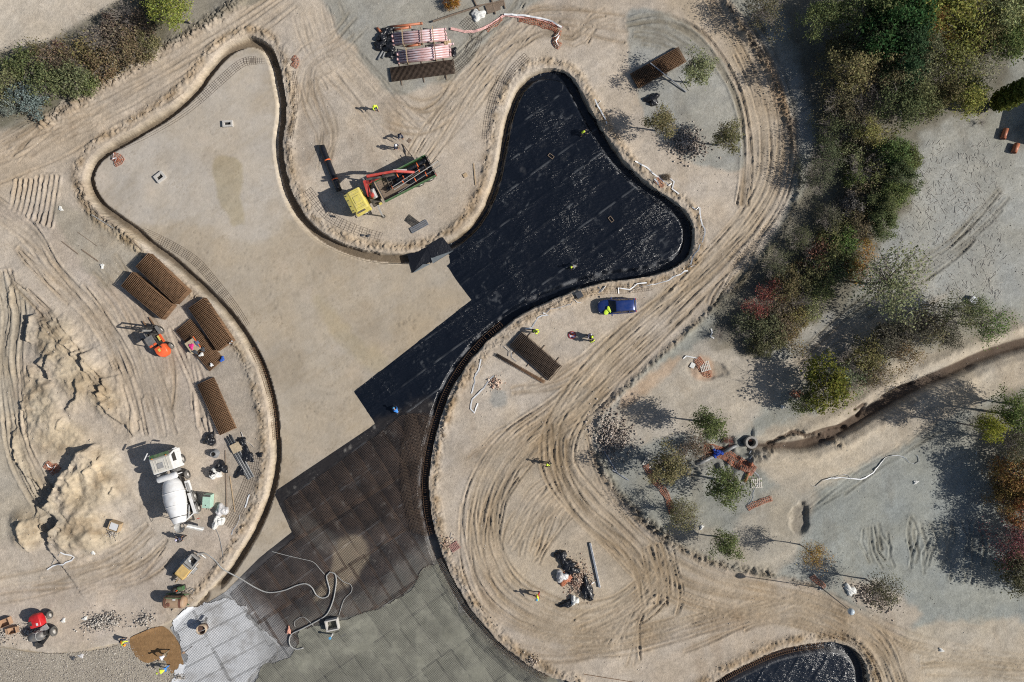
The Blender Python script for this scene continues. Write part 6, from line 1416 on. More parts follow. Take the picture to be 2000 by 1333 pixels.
for i, (px, rx, ry, h, rz, lb) in enumerate((((757,62), 0.75, 0.5, 0.45, 10, 'black plastic sheeting bunched beside the loose orange pipes'), ((748,74), 0.75, 0.55, 0.6, 60, 'glossy black plastic heap at the end of the pink pipes'), ((742,90), 0.7, 0.5, 0.5, 30, 'black plastic lump beside the grey pipe offcuts'), ((762,95), 0.7, 0.6, 0.5, -20, 'crumpled black plastic between the two pink stacks'),
        ((762,108), 0.5, 0.4, 0.3, 0, 'small black plastic scrap at the corner of the second pink stack'), ((886,102), 0.35, 0.5, 0.25, 0, 'black netting scrap at the far end of the second pink stack'), ((1274,196), 0.75, 0.7, 0.55, 15, 'crumpled black plastic bundle on the grey ground in the road loop'), ((412,858), 0.75, 0.6, 0.8, 60, 'black rubbish bag next to the low mesh stack'),
        ((434,913), 0.7, 0.6, 0.7, -30, 'black rubbish bag leaning on the white big bag'), ((474,862), 0.55, 0.4, 0.4, -50, 'black plastic wrapping beside the plywood sheet'), ((484,890), 0.6, 0.9, 0.4, 20, 'black plastic wrapping spilling out below the grey pipes'), ((470,922), 0.7, 0.5, 0.3, 40, 'black plastic scraps at the lower end of the grey pipes'), ((508,888), 0.35, 0.3, 0.25, 0, 'small black plastic scrap by the trench edge'),
        ((1097,1088), 0.6, 0.95, 0.55, 30, 'black plastic tail at the top of the rubbish heap'), ((1108,1102), 0.8, 0.7, 0.6, 10, 'shiny black plastic crown of the rubbish heap'), ((1118,1112), 0.8, 0.5, 0.6, 0, 'black plastic folds over the broken bricks'), ((1146,1150), 0.65, 1.3, 0.6, 10, 'long black plastic bag beside the steel beam'), ((1106,1180), 0.8, 0.4, 0.35, 10, 'black plastic scrap below the white sack'), ((1152,1166), 0.5, 0.4, 0.4, 0, 'black bag end pointing at the steel beam'))):
    crumple(px, rx, ry, h, P_PLASTIC, 'black_plastic', lb, 'black plastic', rz, i)
for i, (px, rx, ry, h, m, nm, lb, ct) in enumerate((((422,925), 0.62, 0.6, 0.9, P_BAGW, 'big_bag', 'white big bag of rubbish open at the top', 'big bag'), ((434,997), 0.75, 0.65, 0.7, P_CLEAR, 'plastic_bag', 'clear plastic bag of scraps by the mint green box', 'plastic bag'), ((427,1019), 0.85, 0.55, 0.75, P_BAGW, 'big_bag', 'full white big bag below the clear plastic bag', 'big bag'), ((1122,1172), 0.5, 0.5, 0.6, P_BAGW, 'sack', 'white sack at the foot of the rubbish heap', 'sack'),
        ((1097,1125), 0.6, 0.75, 0.65, P_CLEAR, 'plastic_bag', 'cloudy plastic sack on the orange rubbish', 'plastic bag'), ((1104,1130), 0.65, 0.8, 0.4, P_TERRA, 'orange_rubbish', 'crumpled orange netting on the rubbish heap', 'netting'), ((1660,1152), 0.75, 0.5, 0.35, P_BAGW, 'white_sacks', 'white sacks dumped beside the stone pile near the lamp post', 'sacks'), ((872,86), 0.4, 0.6, 0.3, P_WOOD, 'strap_tangle', 'yellow-orange tangle of straps at the pipe ends', 'straps'),
        ((934,30), 0.8, 0.6, 0.4, P_BAGW, 'torn_sack', 'torn pale sack beside the long dark beam', 'sack'))):
    crumple(px, rx, ry, h, m, nm, lb, ct, i * 23, 40 + i, 0.0, 0.3)
for px, m, lb in (((419,922), P_PLASTIC, 'black refuse stuffed in the white big bag'), ): crumple(px, 0.3, 0.3, 0.3, m, 'refuse', lb, 'refuse', 0, 77, 0.75)
# coil of hose
e = MB(); r_ = random.Random(9)
e.tube([(0.5 * (1 - 0.004 * i) * math.cos(i * 0.4), 0.5 * (1 - 0.004 * i) * math.sin(i * 0.4), 0.06 + 0.006 * i) for i in range(110)], 0.05, 6)
o = e.build('hose_coil', P_GREYP, None, 0, True); o.location = G(421, 886); tag(o, 'coiled grey hose between two black rubbish bags', 'hose')
o = MB().box((0, 0, 0.03), (1.15, 1.05, 0.05)).build('plywood_sheet', P_PLY, None, 0.01); o.location = G(463, 874, 0.32); o.rotation_euler = (0.05, -0.04, math.radians(26)); tag(o, 'square plywood sheet lying on the grey pipe bundle', 'plywood')

# ---- boxes
def open_box(px, s, rz, m, name, label, th=0.05, fill=None, dz=0.0, flaps=False):
    e = empty(name, G(*px, dz), math.radians(rz), label, 'box'); a, b, h = s
    MB().box((0, 0, th / 2), (a, b, th)).build('base', m, e)
    for x, y, sx, sy in ((a/2 - th/2, 0, th, b - 2*th - 0.004), (-a/2 + th/2, 0, th, b - 2*th - 0.004), (0, b/2 - th/2, a, th), (0, -b/2 + th/2, a, th)): MB().box((x, y, h/2 + th/2), (sx, sy, h)).build('side', m, e)
    if fill: MB().box((0, 0, h * 0.6), (a * 0.8, b * 0.8, h * 0.7)).build('contents', fill, e, 0.05)
    if flaps:
        for s_ in (-1, 1): MB().box((s_ * (a/2 + 0.15), 0, h * 0.85), (0.34, b * 0.95, 0.015)).build('flap', m, e)
    return e
P_CARD = mat('cardboard', (0.42, 0.27, 0.17), 0.85, 0, 0.12, 5.0)
open_box((229,1026), (1.2, 1.0, 0.75), -20, P_WOOD, 'wooden_crate', 'open wooden crate with white contents on the spoil heap', 0.06, P_WHITE)
open_box((14,1214), (1.25, 0.85, 0.55), 22, P_CARD, 'cardboard_box', 'larger open cardboard box by the red dumper', 0.03, None, 0, False); open_box((29,1229), (0.95, 0.7, 0.5), 12, P_CARD, 'cardboard_box', 'smaller open cardboard box touching the red dumper', 0.03, None, 0, True)
# mint green chest
e = empty('tool_chest', G(411, 976), math.radians(-4), 'mint green steel tool chest beside the mixer truck', 'tool chest')
b = MB().box((0, 0, 0.55), (0.86, 1.5, 0.95)).build('body', P_MINT, e, 0.03); MB().box((0, -0.1, 1.05), (0.9, 1.3, 0.05)).build('lid', P_MINT, e, 0.02); MB().box((-0.06, -0.42, 1.085), (0.1, 0.12, 0.02)).build('handle', P_BLACK, e); MB().box((0, 0.62, 1.04), (0.84, 0.24, 0.03)).build('vent', P_DARK, e)
for s in (-1, 1): MB().box((s * 0.3, 0, 0.05), (0.1, 1.4, 0.1)).build('skid', P_DARK, e)
MB().tube([(-0.1, -0.78, 0.3), (0.0, -1.2, 0.25), (0.12, -0.78, 0.3)], 0.03, 6).build('towing_eye', P_DARK, e)
# table top with clothes on the low stack
tz = ZD + 0.0
def on(px, py, z): p = W(px, py, z); return Vector((p.x, p.y, z))
e = empty('work_table', on(379, 676, tz + 0.05), math.radians(-55), 'brown board used as a table on the low mesh stack', 'table')
MB().box((0, 0, 0.30), (1.5, 1.25, 0.05)).build('table_top', P_PLY, e, 0.01)
for x in (-0.6, 0.6):
    for y in (-0.5, 0.5): MB().box((x, y, 0.13), (0.08, 0.08, 0.28)).build('leg', P_WOODD, e)
MB().box((-0.1, 0.66, 0.36), (1.5, 0.05, 0.14)).build('edge_board', P_STRAP, e)
P_PINKC = mat('pink_cloth', (0.62, 0.03, 0.20), 0.8, 0, 0.2); P_BLUEC = mat('blue_cloth', (0.03, 0.10, 0.42), 0.8, 0, 0.25); P_DENIM = mat('denim', (0.10, 0.13, 0.22), 0.85, 0, 0.2); P_GREYC = mat('grey_cloth', (0.06, 0.065, 0.075), 0.85, 0, 0.2)
def cloth(px, py, z, rx, ry, h, m, name, label, cat, sd):
    o = crumple((px, py), rx, ry, h, m, name, label, cat, sd * 31, sd, 0.0, 0.3); o.location = on(px, py, z); return o
zt = tz + 0.05 + 0.33
cloth(374, 677, zt, 0.34, 0.25, 0.14, P_PINKC, 'pink_jacket', 'pink jacket lying on the table board', 'jacket', 61); cloth(385, 671, zt, 0.36, 0.22, 0.12, P_DENIM, 'denim_jacket', 'denim jacket lying on the table board', 'jacket', 62); cloth(381, 688, zt, 0.35, 0.2, 0.12, P_GREYC, 'dark_jacket', 'dark jacket hanging off the table board', 'jacket', 63)
cloth(396, 683, tz, 0.25, 0.25, 0.28, P_GREYC, 'rucksack', 'dark rucksack standing on the low mesh stack', 'rucksack', 64); cloth(393, 693, tz, 0.32, 0.18, 0.14, P_BAGW, 'carrier_bag', 'white carrier bag with a green end on the low mesh stack', 'bag', 65); cloth(434, 702, tz, 0.36, 0.2, 0.14, P_BLUEC, 'blue_shirt', 'bright blue shirt draped on the end of the low mesh stack', 'shirt', 66); cloth(413, 713, tz, 0.2, 0.18, 0.14, P_WHITE, 'hard_hat', 'white hard hat on the low mesh stack', 'hard hat', 67)
for k, (x, y) in enumerate(((454, 667), (450.5, 671))):
    o = MB().lathe([(0.07,0),(0.09,0.16),(0.08,0.16),(0.06,0.02)], 10).build('paper_cup', P_WHITE); o.location = on(x, y, 1.05 + float(zat(*W(420, 630, 1).xy))); tag(o, ['white paper cup at the corner of the mesh stack', 'white paper cup next to the one at the stack corner'][k], 'cup')

# ---- concrete shafts and frames
P_CONC = mat('pale_concrete', (0.50, 0.48, 0.45), 0.85, 0, 0.12, 5.0); P_CONCD = mat('grey_concrete', (0.30, 0.285, 0.26), 0.9, 0, 0.18, 5.0); P_PIT = mat('dark_pit', (0.02, 0.02, 0.02), 0.9)
def shaft(px, a, b, h, rz, label, wall=0.15, m=None):
    e = empty('drain_shaft', G(*px), math.radians(rz), label, 'drain shaft'); m = m or P_CONC
    for x, y, sx, sy in ((a/2 - wall/2, 0, wall, b - 2*wall - 0.004), (-a/2 + wall/2, 0, wall, b - 2*wall - 0.004), (0, b/2 - wall/2, a, wall), (0, -b/2 + wall/2, a, wall)): MB().box((x, y, h/2 - 0.05), (sx, sy, h + 0.1)).build('wall', m, e, 0.01)
    MB().box((0, 0, -0.04), (a - 2*wall, b - 2*wall, 0.1)).build('sump', P_PIT, e); return e
shaft((446,243), 1.15, 0.72, 0.30, 3, 'white concrete drain frame in the left basin lobe near its top', 0.2); shaft((314,347), 1.15, 0.95, 0.30, 38, 'white concrete drain frame in the left basin lobe near the road', 0.24)
shaft((1076,306), 0.7, 0.4, 0.18, -37, 'small drain frame in the membrane near the crouching fitter', 0.06, P_WOODD); shaft((1193,429), 0.7, 0.4, 0.18, -52, 'small drain frame in the membrane near the car end', 0.06, P_WOODD)
e = shaft((651,1217), 1.45, 1.25, 0.75, 12, 'open concrete chamber standing in the wet concrete', 0.14, P_CONC)
# manhole ring and blue fitted pipes in the pit
e = empty('manhole_ring', G(1462, 862, 0.35), 0, 'round concrete manhole ring at the end of the muddy ditch', 'manhole')
MB().pipe((0, 0, -0.4), (0, 0, 0.75), 0.72, 0.46, 32).build('ring', P_CONCD, e, 0.02); MB().cyl((0, 0, -0.35), (0, 0, 0.05), 0.46, 24).build('sump', P_PIT, e)
o = MB().box((0, 0, 0), (0.3, 0.22, 0.12)).build('brick', P_TERRA, e); o.location = (0.05, 0.15, 0.12)
e = empty('water_main', G(1408, 882, 0.25), 0, 'grey water main with blue valve flanges in the muddy pit', 'pipe'); b0 = Vector(e.location)
mp = lambda x, y: G(x, y) - b0
def lv(x, y, z=0.15): p = W(x, y, b0.z + z); return Vector((p.x - b0.x, p.y - b0.y, z))
P_BLUEV = mat('blue_valve', (0.01, 0.045, 0.32), 0.4, 0, 0.15)
MB().pipe(lv(1411,884), lv(1443,868), 0.20, 0.17, 16).build('pipe_run', P_GREYP, e, 0, True); MB().pipe(lv(1352,912,0.0), lv(1394,892), 0.20, 0.17, 16).build('pipe_run', P_GREYP, e, 0, True); MB().pipe(lv(1388,869), lv(1397,881), 0.16, 0.13, 16).build('pipe_branch', P_GREYP, e, 0, True)
for (x, y, x2, y2) in ((1394,892,1397,890), (1398,881,1402,886), (1407,886,1411,883), (1402,883,1406,885), (1393,881,1397,879)): MB().cyl(lv(x, y), lv(x2, y2), 0.30, 14).build('flange', P_BLUEV, e, 0.02)
MB().cyl(lv(1397,890), lv(1407,885), 0.17, 12).build('valve_body', P_BLUEV, e, 0, True); MB().cyl(lv(1404,884), lv(1404,884,0.75), 0.07, 8).build('valve_stem', P_BLUEV, e)
# concrete skip (bucket) by the white sheet
e = empty('concrete_skip', G(402, 1222, 0.03), 0.3, 'tan round concrete skip on the white sheet with a lifting bail', 'skip')
MB().lathe([(0.28,0.25),(0.56,0.8),(0.56,1.25),(0.50,1.25),(0.50,0.8),(0.22,0.3)], 26, (0,0,0), (0,0,1), False).build('bucket', mat('tan_skip', (0.42, 0.33, 0.24), 0.6, 0, 0.15, 4), e, 0, True); MB().cyl((0,0,0.35), (0,0,0.95), 0.48, 20).build('contents', mat('brown_mix', (0.10, 0.06, 0.045), 0.9), e)
MB().tube([(-0.53,0,1.2),(-0.45,0,1.6),(0.45,0,1.6),(0.53,0,1.2)], 0.03, 6).build('bail', P_LGREY, e); MB().tube([(0.3,0.3,0.02),(0.45,0.45,0.6),(0.1,0.7,0.9)], 0.03, 6).tube([(-0.3,-0.3,0.02),(-0.42,-0.42,0.6)], 0.03, 6).tube([(0.3,-0.3,0.02),(0.42,-0.42,0.6)], 0.03, 6).tube([(-0.3,0.3,0.02),(-0.42,0.42,0.6)], 0.03, 6).build('legs', P_LGREY, e); MB().bar((0.35,0.5,0.7), (0.7,1.0,0.55), 0.3, 0.05).build('chute', P_GREY, e)
# round landing pad near the drone crew
e = empty('landing_pad', G(1117.5, 655, 0.04), 0.2, 'round red-rimmed landing pad on the sand beside the standing crew', 'landing pad')
MB().lathe([(0.43,0.0),(0.44,0.06),(0.36,0.07)], 30, (0,0,0), (0,0,1), False).build('rim', mat('pad_red', (0.38, 0.03, 0.03), 0.7), e); MB().cyl((0,0,0.02), (0,0,0.06), 0.37, 30).build('field', mat('pad_mauve', (0.30, 0.22, 0.30), 0.7, 0, 0.2), e)
for a in (0.3, 1.9, 3.5): MB().bar((0.30*math.cos(a), 0.30*math.sin(a), 0.075), (-0.05, 0.0, 0.075), 0.16, 0.02).build('arrow', P_STRAP if a < 3 else P_WHITE, e)
MB().lathe([(0.20,0.062),(0.21,0.075),(0.25,0.075),(0.26,0.062)], 24, (0,0,0), (0,0,1), False).build('ring', mat('pad_blue', (0.12, 0.13, 0.35), 0.7), e)

# ---- lamp post
e = empty('lamp_post', G(1604.5, 1149), 0, 'slim lamp post with a pale globe and orange net round its foot', 'lamp post')
MB().cyl((0,0,0), (0,0,0.5), 0.11, 10, 0.09).cyl((0,0,0.5), (0,0,6.5), 0.06, 8, 0.04).build('pole', P_GREY, e); MB().box((0,0,0.03), (0.45,0.45,0.06)).build('base_plate', P_CONC, e)
MB().lathe([(0.06,6.45),(0.20,6.5),(0.31,6.65),(0.345,6.82),(0.31,7.0),(0.18,7.13),(0.03,7.17)], 24).build('globe', mat('pale_globe', (0.50, 0.57, 0.62), 0.2, 0, 0.05), e, 0, True)

# ---- pallets
def pallet(px, rz, s, label, m, dz=0.0):
    e = empty('pallet', G(*px, dz), math.radians(rz), label, 'pallet'); a, b = s
    for k in range(3): MB().box((0, (k - 1) * (b/2 - 0.06), 0.05), (a, 0.10, 0.09)).build('runner', m, e)
    for k in range(6): MB().box(((k - 2.5) * a / 6, 0, 0.11), (0.10, b, 0.025)).build('slat', m, e)
P_PALE = mat('bleached_timber', (0.60, 0.56, 0.50), 0.8, 0, 0.15, 8)
pallet((1267,905), -30, (1.3, 1.0), 'bleached pallet under the tree beside the stone heap', P_PALE); pallet((1477,944), 4, (1.3, 1.1), 'bleached pallet by the orange net and manhole', P_PALE); pallet((1376,716), 15, (1.2, 1.1), 'pale pallet over the small orange pit', P_PALE, 0.12); pallet((888,1068), 33, (1.1, 0.9), 'reddish pallet beside scattered bricks on the sand', mat('red_timber', (0.36, 0.20, 0.17), 0.8, 0, 0.3, 8))
beam((1348,712),(1356,716), 0.6, 0.08, P_BAGW, 'white slab beside the small orange pit', 0.1, 'slab', 'concrete_slab'); beam((1128,571),(1134,582), 0.75, 0.15, P_GREYC, 'grey covered box on the bank behind the car', 0.1, 'box', 'covered_box'); beam((1892,583),(1902,592), 0.75, 0.5, P_ALU, 'grey metal cabinet on the grey ground near the bushes', 0.0, 'cabinet', 'metal_cabinet')
beam((905,345),(912,341), 0.45, 0.1, P_WOOD, 'small square wooden frame on the sand tongue', 0, 'hatch', 'wooden_hatch'); beam((797,273),(802,277), 0.45, 0.03, P_WOODD, 'small flat board near the two workers by the truck', 0, 'board', 'flat_board')

# ---- tapes, nets, hoses
P_TAPE = mat('white_tape', (0.78, 0.79, 0.80), 0.5, 0, 0.05); P_NET = mat('orange_net', (0.48, 0.17, 0.09), 0.7, 0, 0.35, 5); P_PTAPE = mat('red_white_tape', (0.70, 0.42, 0.38), 0.5, 0, 0.4, 9)
def tape(px, label, w=0.13, m=None, step=8.0, jit=1.6, dz=0.06, name='barrier_tape', seed=0, cat='tape'):
    """twisted ribbon that lies on the soil"""
    C = catmull(px, False, step); r = random.Random(seed + int(px[0][0])); V = []; F = []
    pts = [G(x + r.uniform(-jit, jit), y + r.uniform(-jit, jit), dz + r.uniform(0, 0.08)) for x, y in C]; n = len(pts); c0 = pts[0].copy(); a = r.uniform(0, 3)
    for k, p in enumerate(pts):
        d = (pts[min(k + 1, n - 1)] - pts[max(k - 1, 0)]); d = d.normalized(); s = Vector((-d.y, d.x, 0)); a += r.uniform(-0.7, 0.7); s = s * math.cos(a * 0.5) + Vector((0, 0, 1)) * abs(math.sin(a * 0.5)) * 0.6
        for q in (-1, 1): V.append(p - c0 + s * q * w / 2)
    b = MB().add(V, [(2*k, 2*k+1, 2*k+3, 2*k+2) for k in range(n - 1)]); o = b.build(name, m or P_TAPE); o.location = c0
    so = o.modifiers.new('thick', 'SOLIDIFY'); so.thickness = 0.012
    return tag(o, label, cat)
TAPES = [([(1240,316),(1262,327),(1275,340),(1288,348),(1298,356)], 'knotted white tape on the bank above the black lobe'), ([(1307,348),(1317,356),(1314,370),(1325,380)], 'white tape bending beside the round bush tuft'), ([(1298,357),(1306,362),(1312,360)], 'short white tape loop by the orange scrap'), ([(1352,404),(1358,409),(1364,406)], 'white tape knot at the end of the bank'), ([(1365,407),(1369,430),(1378,456)], 'straight white tape to the red stake'), ([(1378,458),(1366,480),(1350,510),(1348,516)], 'white tape from the red stake to the corner knot'), ([(1344,523),(1350,512),(1357,518),(1348,522)], 'white tape loop at the basin corner'),
 ([(1342,528),(1320,540),(1290,553),(1262,558),(1230,570)], 'long white tape along the lower edge of the bank'), ([(1210,574),(1209,562),(1230,566),(1245,556),(1262,552)], 'white tape tangled in the mesh strip behind the car'), ([(1168,560),(1174,570),(1182,560),(1176,566),(1170,572)], 'small white tape star on the mesh strip'), ([(1134,592),(1128,590),(1120,584),(1115,594),(1100,600),(1075,604),(1068,612)], 'white tape draped from the grey covered box'), ([(1062,612),(1070,618),(1060,616),(1045,628),(1038,640),(1028,644)], 'white tape snaking down to the bending worker'),
 ([(975,675),(985,676),(995,685),(992,695)], 'white tape tangle by the narrow bundle'), ([(996,684),(1001,698),(1010,707)], 'white tape tail between the stack and the bundle'), ([(940,703),(935,722),(928,738),(926,755),(920,770)], 'white tape along the trench bank'), ([(963,733),(950,750),(935,770),(922,780),(920,800),(926,806),(934,788)], 'long bent white tape beside the sandy pit'), ([(944,712),(935,728),(926,737)], 'short white tape branch on the trench bank'), ([(848,1008),(852,1014),(848,1018),(853,1019)], 'white tape curl on the edge of the trench by the mats'), ([(880,1042),(878,1050),(884,1048),(878,1056)], 'white tape knot above the reddish pallet'),
 ([(1584,949),(1594,950),(1608,938),(1640,934),(1680,937),(1698,928),(1715,910),(1728,896),(1735,891),(1760,891),(1775,903),(1785,907),(1795,903),(1791,887)], 'long white tape lying across the grey flat'), ([(1626,934),(1632,930),(1656,928),(1662,936)], 'short white tape piece twisted round the long one'), ([(1466,880),(1462,886),(1468,890),(1463,898)], 'white tape tangle below the manhole ring'), ([(1471,920),(1480,928),(1486,940),(1474,952),(1470,970),(1462,985)], 'white tape running past the white pallet'), ([(1334,700),(1340,694),(1350,697),(1362,700)], 'white tape at the small orange pit'), ([(1388,642),(1392,650),(1387,656),(1393,662)], 'white tape knot beside the bare shrub'), ([(1904,888),(1908,880),(1906,892)], 'white tape scrap in the shade of the right-hand trees'),
 ([(118,1080),(138,1084),(146,1088),(130,1100),(105,1105),(92,1112)], 'white tape loop on the spoil heap'), ([(116,1082),(108,1095),(102,1103),(128,1102)], 'second strand of white tape on the spoil heap'), ([(474,846),(478,858),(490,868),(498,876)], 'white tape beside the plywood sheet'), ([(487,965),(480,990)], 'short straight white tape on the soil above the trench'), ([(470,1006),(462,1025),(452,1046)], 'thin white tape along the soil bank by the trench'), ([(1162,196),(1166,208),(1175,222),(1186,242)], 'white tape on the bank beside the tree shadow'), ([(1166,205),(1175,198)], 'white tape stub crossing the bank tape'), ([(1148,1160),(1155,1142),(1162,1138)], 'white tape across the rubbish heap')]
for px, lb in TAPES: tape(px, lb, 0.15)
tape([(880,57),(900,62),(925,63),(950,55),(965,45),(985,32),(1010,33),(1040,37),(1060,40),(1085,50),(1098,56)], 'long red and white tape curving over the grey ground behind the pipes', 0.30, P_PTAPE, 8, 1.0, 0.12, seed=4)
tape([(985,31),(1010,32),(1035,35),(1058,39),(1080,46),(1096,55)], 'white tape along the net by the pink pipes', 0.2, P_TAPE, 8, 0.8, 0.3)
tape([(1096,57),(1090,70),(1080,75),(1092,72),(1086,82),(1091,93)], 'white tape crumpled on the end of the orange net', 0.22, P_TAPE, 5, 1.0, 0.3)
def net(px, wid, label, amp=0.25, pitch=0.13, th=0.035, hh=0.25, seed=0, m=None):
    """orange barrier netting slumped on the ground: lattice of straps"""
    P = px2w(catmull(px, False, 3.0)); n = len(P); rows = max(3, int(wid / pitch)); r = random.Random(seed + 3)
    N = np.array([[vnoise(np.array([i * 0.35]), np.array([k * 0.5]), 1.0, seed)[0] for k in range(rows)] for i in range(n)])
    L = [offset(P, (k / (rows - 1) - 0.5) * wid + (N[:, k] - 0.5) * amp) for k in range(rows)]
    V = np.array([[(L[k][i][0], L[k][i][1], float(zat(*L[k][i])) + 0.04 + hh * N[i, k] * (0.4 + 0.6 * math.sin(k / (rows - 1) * math.pi))) for k in range(rows)] for i in range(n)])
    segs = [(V[i, k], V[i + 1, k]) for i in range(n - 1) for k in range(rows)] + [(V[i, k], V[i, k + 1]) for i in range(n) for k in range(rows - 1)]
    return tag(link('barrier_net', bars_mesh('net', segs, th), m or P_NET), label, 'net')
for i, a in enumerate((([(1392,880),(1405,884),(1418,890),(1430,897),(1445,906),(1460,914),(1472,922)], 1.3, 'orange barrier net hanging over the muddy pit'), ([(1386,868),(1384,880),(1392,890)], 0.9, 'orange net end by the blue valves'), ([(1460,993),(1475,985),(1495,978),(1507,974)], 0.55, 'orange net rolled out below the white pallet'), ([(1262,908),(1270,925),(1285,945),(1300,965),(1308,985),(1312,1005)], 0.7, 'long orange net slumped along the tree row'), ([(218,304),(226,308),(234,312),(222,318)], 0.9, 'orange net bundle in the corner of the left basin lobe'),
     ([(92,906),(100,912),(112,914),(100,922)], 1.0, 'orange net tangle on the spoil heap'), ([(573,113),(579,121),(574,132)], 0.6, 'small orange net patch on the bank by the mesh strip'), ([(1090,60),(1088,72),(1084,84),(1094,92)], 0.7, 'orange net crumpled at the end of the white tape'), ([(1015,36),(1040,42),(1065,48),(1088,56)], 0.9, 'thin orange net lying along the white tape'), ([(950,58),(965,50),(980,38)], 0.45, 'orange net strip under the red and white tape'), ([(1362,700),(1370,712),(1380,728),(1390,728)], 0.9, 'orange net round the small pit'), ([(1545,765),(1555,772),(1565,766)], 0.7, 'orange net scrap under the green bush'), ([(1586,1124),(1596,1136),(1610,1146)], 0.6, 'orange net round the foot of the lamp post'), ([(1280,352),(1288,360),(1294,366)], 0.55, 'orange scrap on the bank above the black lobe'))):
    net(*a, seed=i)
for px, lb in (([(225,302),(222,312),(232,310),(228,318)], 'white strap on the orange net bundle'), ([(96,905),(104,914),(112,910),(102,922)], 'white strap over the orange tangle on the spoil heap'), ([(1278,350),(1286,362)], 'white tape across the orange scrap on the bank')): tape(px, lb, 0.2, P_TAPE, 5, 1.0, 0.3)
P_HOSE = mat('grey_concrete_hose', (0.34, 0.34, 0.33), 0.7, 0, 0.2, 6.0)
def hose(px, r, label, m=None, dz=0.0, cat='hose'):
    C = catmull(px, False, 5.0); pts = []
    for x, y in C:
        p = W(x, y, 0.0); z = float(zat(p.x, p.y)); s = float(zat(p.x, p.y, S1))
        if s > 0.2: z = max(z, FLOOR_Z + 0.13) if s > 1.2 else max(z, -0.05)
        p = W(x, y, z); pts.append(Vector((p.x, p.y, z + r + dz)))
    c = pts[0].copy(); o = MB().tube([p - c for p in pts], r, 8).build('hose', m or P_HOSE, None, 0, True); o.location = c; return tag(o, label, cat)
hose([(388,1082),(398,1080),(410,1086),(422,1096),(432,1108),(445,1117),(470,1130),(500,1148),(525,1157),(555,1153),(580,1143),(598,1140),(610,1148),(618,1162),(630,1168),(641,1164),(644,1152),(640,1136),(638,1124),(645,1117),(654,1120),(657,1132),(655,1152),(650,1175),(638,1200),(615,1215),(590,1228),(570,1238),(565,1250),(568,1262),(580,1268),(593,1265)], 0.075, 'thick grey concrete hose looping from the pump over the mesh mats')
hose([(530,1077),(560,1085),(590,1092),(612,1098),(625,1112),(634,1122)], 0.035, 'thin pale cable on the membrane beside the sand edge'); hose([(656,1122),(670,1136),(685,1142),(687,1155),(672,1172),(662,1202)], 0.035, 'thin pale cable leading to the concrete chamber'); hose([(420,1030),(428,1048),(434,1075),(437,1100)], 0.03, 'thin cable from the white big bag to the trench', P_GREYP); hose([(577,1225),(575,1215),(592,1205),(612,1222)], 0.03, 'thin wire loop beside the concrete hose')
hose([(360,1155),(372,1148),(380,1152),(376,1160),(368,1156),(378,1150)], 0.03, 'coil of thin wire near the brown tank', P_GREYP)

# ---- heaps of stones (too many to count)
def rubble(px, rx, ry, n, s0, s1, m, name, label, hh=0.5, rz=0.0, seed=0, cat='stones'):
    r = np.random.RandomState(seed); c = G(*px); a = np.abs(r.randn(n)) * 0.5; th = r.rand(n) * 6.283; q = math.radians(rz)
    u = a * np.cos(th) * rx; v = a * np.sin(th) * ry; x = c.x + u * math.cos(q) - v * math.sin(q); y = c.y + u * math.sin(q) + v * math.cos(q)
    z = zat(x, y) + hh * np.exp(-(a / 0.6) ** 2) * r.rand(n) ** 0.7; s = s0 + (s1 - s0) * r.rand(n) ** 2
    base = np.array([(1,0,0),(-1,0,0),(0,1,0),(0,-1,0),(0,0,1),(0,0,-1)], float); V = base[None] * (0.6 + 0.6 * r.rand(n, 6, 1)) * s[:, None, None] * 0.6 + r.randn(n, 6, 3) * s[:, None, None] * 0.12
    ra = r.rand(n) * 6.283; rb = r.rand(n) * 3; ca, sa = np.cos(ra)[:, None], np.sin(ra)[:, None]; X_ = V[..., 0] * ca - V[..., 1] * sa; Y_ = V[..., 0] * sa + V[..., 1] * ca; cb, sb = np.cos(rb)[:, None], np.sin(rb)[:, None]
    V = np.stack([X_ * cb - V[..., 2] * sb, Y_, (X_ * sb + V[..., 2] * cb)], -1) + np.stack([x - c.x, y - c.y, z - c.z + s * 0.2], -1)[:, None]
    F = np.array([(0,2,4),(2,1,4),(1,3,4),(3,0,4),(2,0,5),(1,2,5),(3,1,5),(0,3,5)]); F = (np.arange(n) * 6)[:, None, None] + F[None]
    o = link(name, np_mesh(name, V.reshape(-1, 3), F.reshape(-1, 3)), m); o.location = c; return tag(o, label, cat, kind='stuff')
def mat_stone(name, a, b):
    m, nt, p = nodes(name); g = nt.nodes.new('ShaderNodeNewGeometry'); mx = nt.nodes.new('ShaderNodeMix'); mx.data_type = 'RGBA'; mx.inputs[6].default_value = (*a, 1); mx.inputs[7].default_value = (*b, 1)
    nt.links.new(g.outputs['Random Per Island'], mx.inputs['Factor']); nt.links.new(mx.outputs[2], p.inputs['Base Color']); p.inputs['Roughness'].default_value = 0.9; return m
M_STONE = mat_stone('field_stones', (0.16, 0.12, 0.10), (0.62, 0.54, 0.46)); M_BRICK = mat_stone('brick_rubble', (0.30, 0.17, 0.12), (0.62, 0.52, 0.42)); M_GRAV = mat_stone('gravel_stones', (0.20, 0.17, 0.15), (0.60, 0.56, 0.50)); M_CLOD = mat_stone('soil_clods', (0.24, 0.20, 0.155), (0.47, 0.41, 0.335)); M_PEB = mat_stone('pebbles', (0.22, 0.18, 0.15), (0.66, 0.62, 0.56))
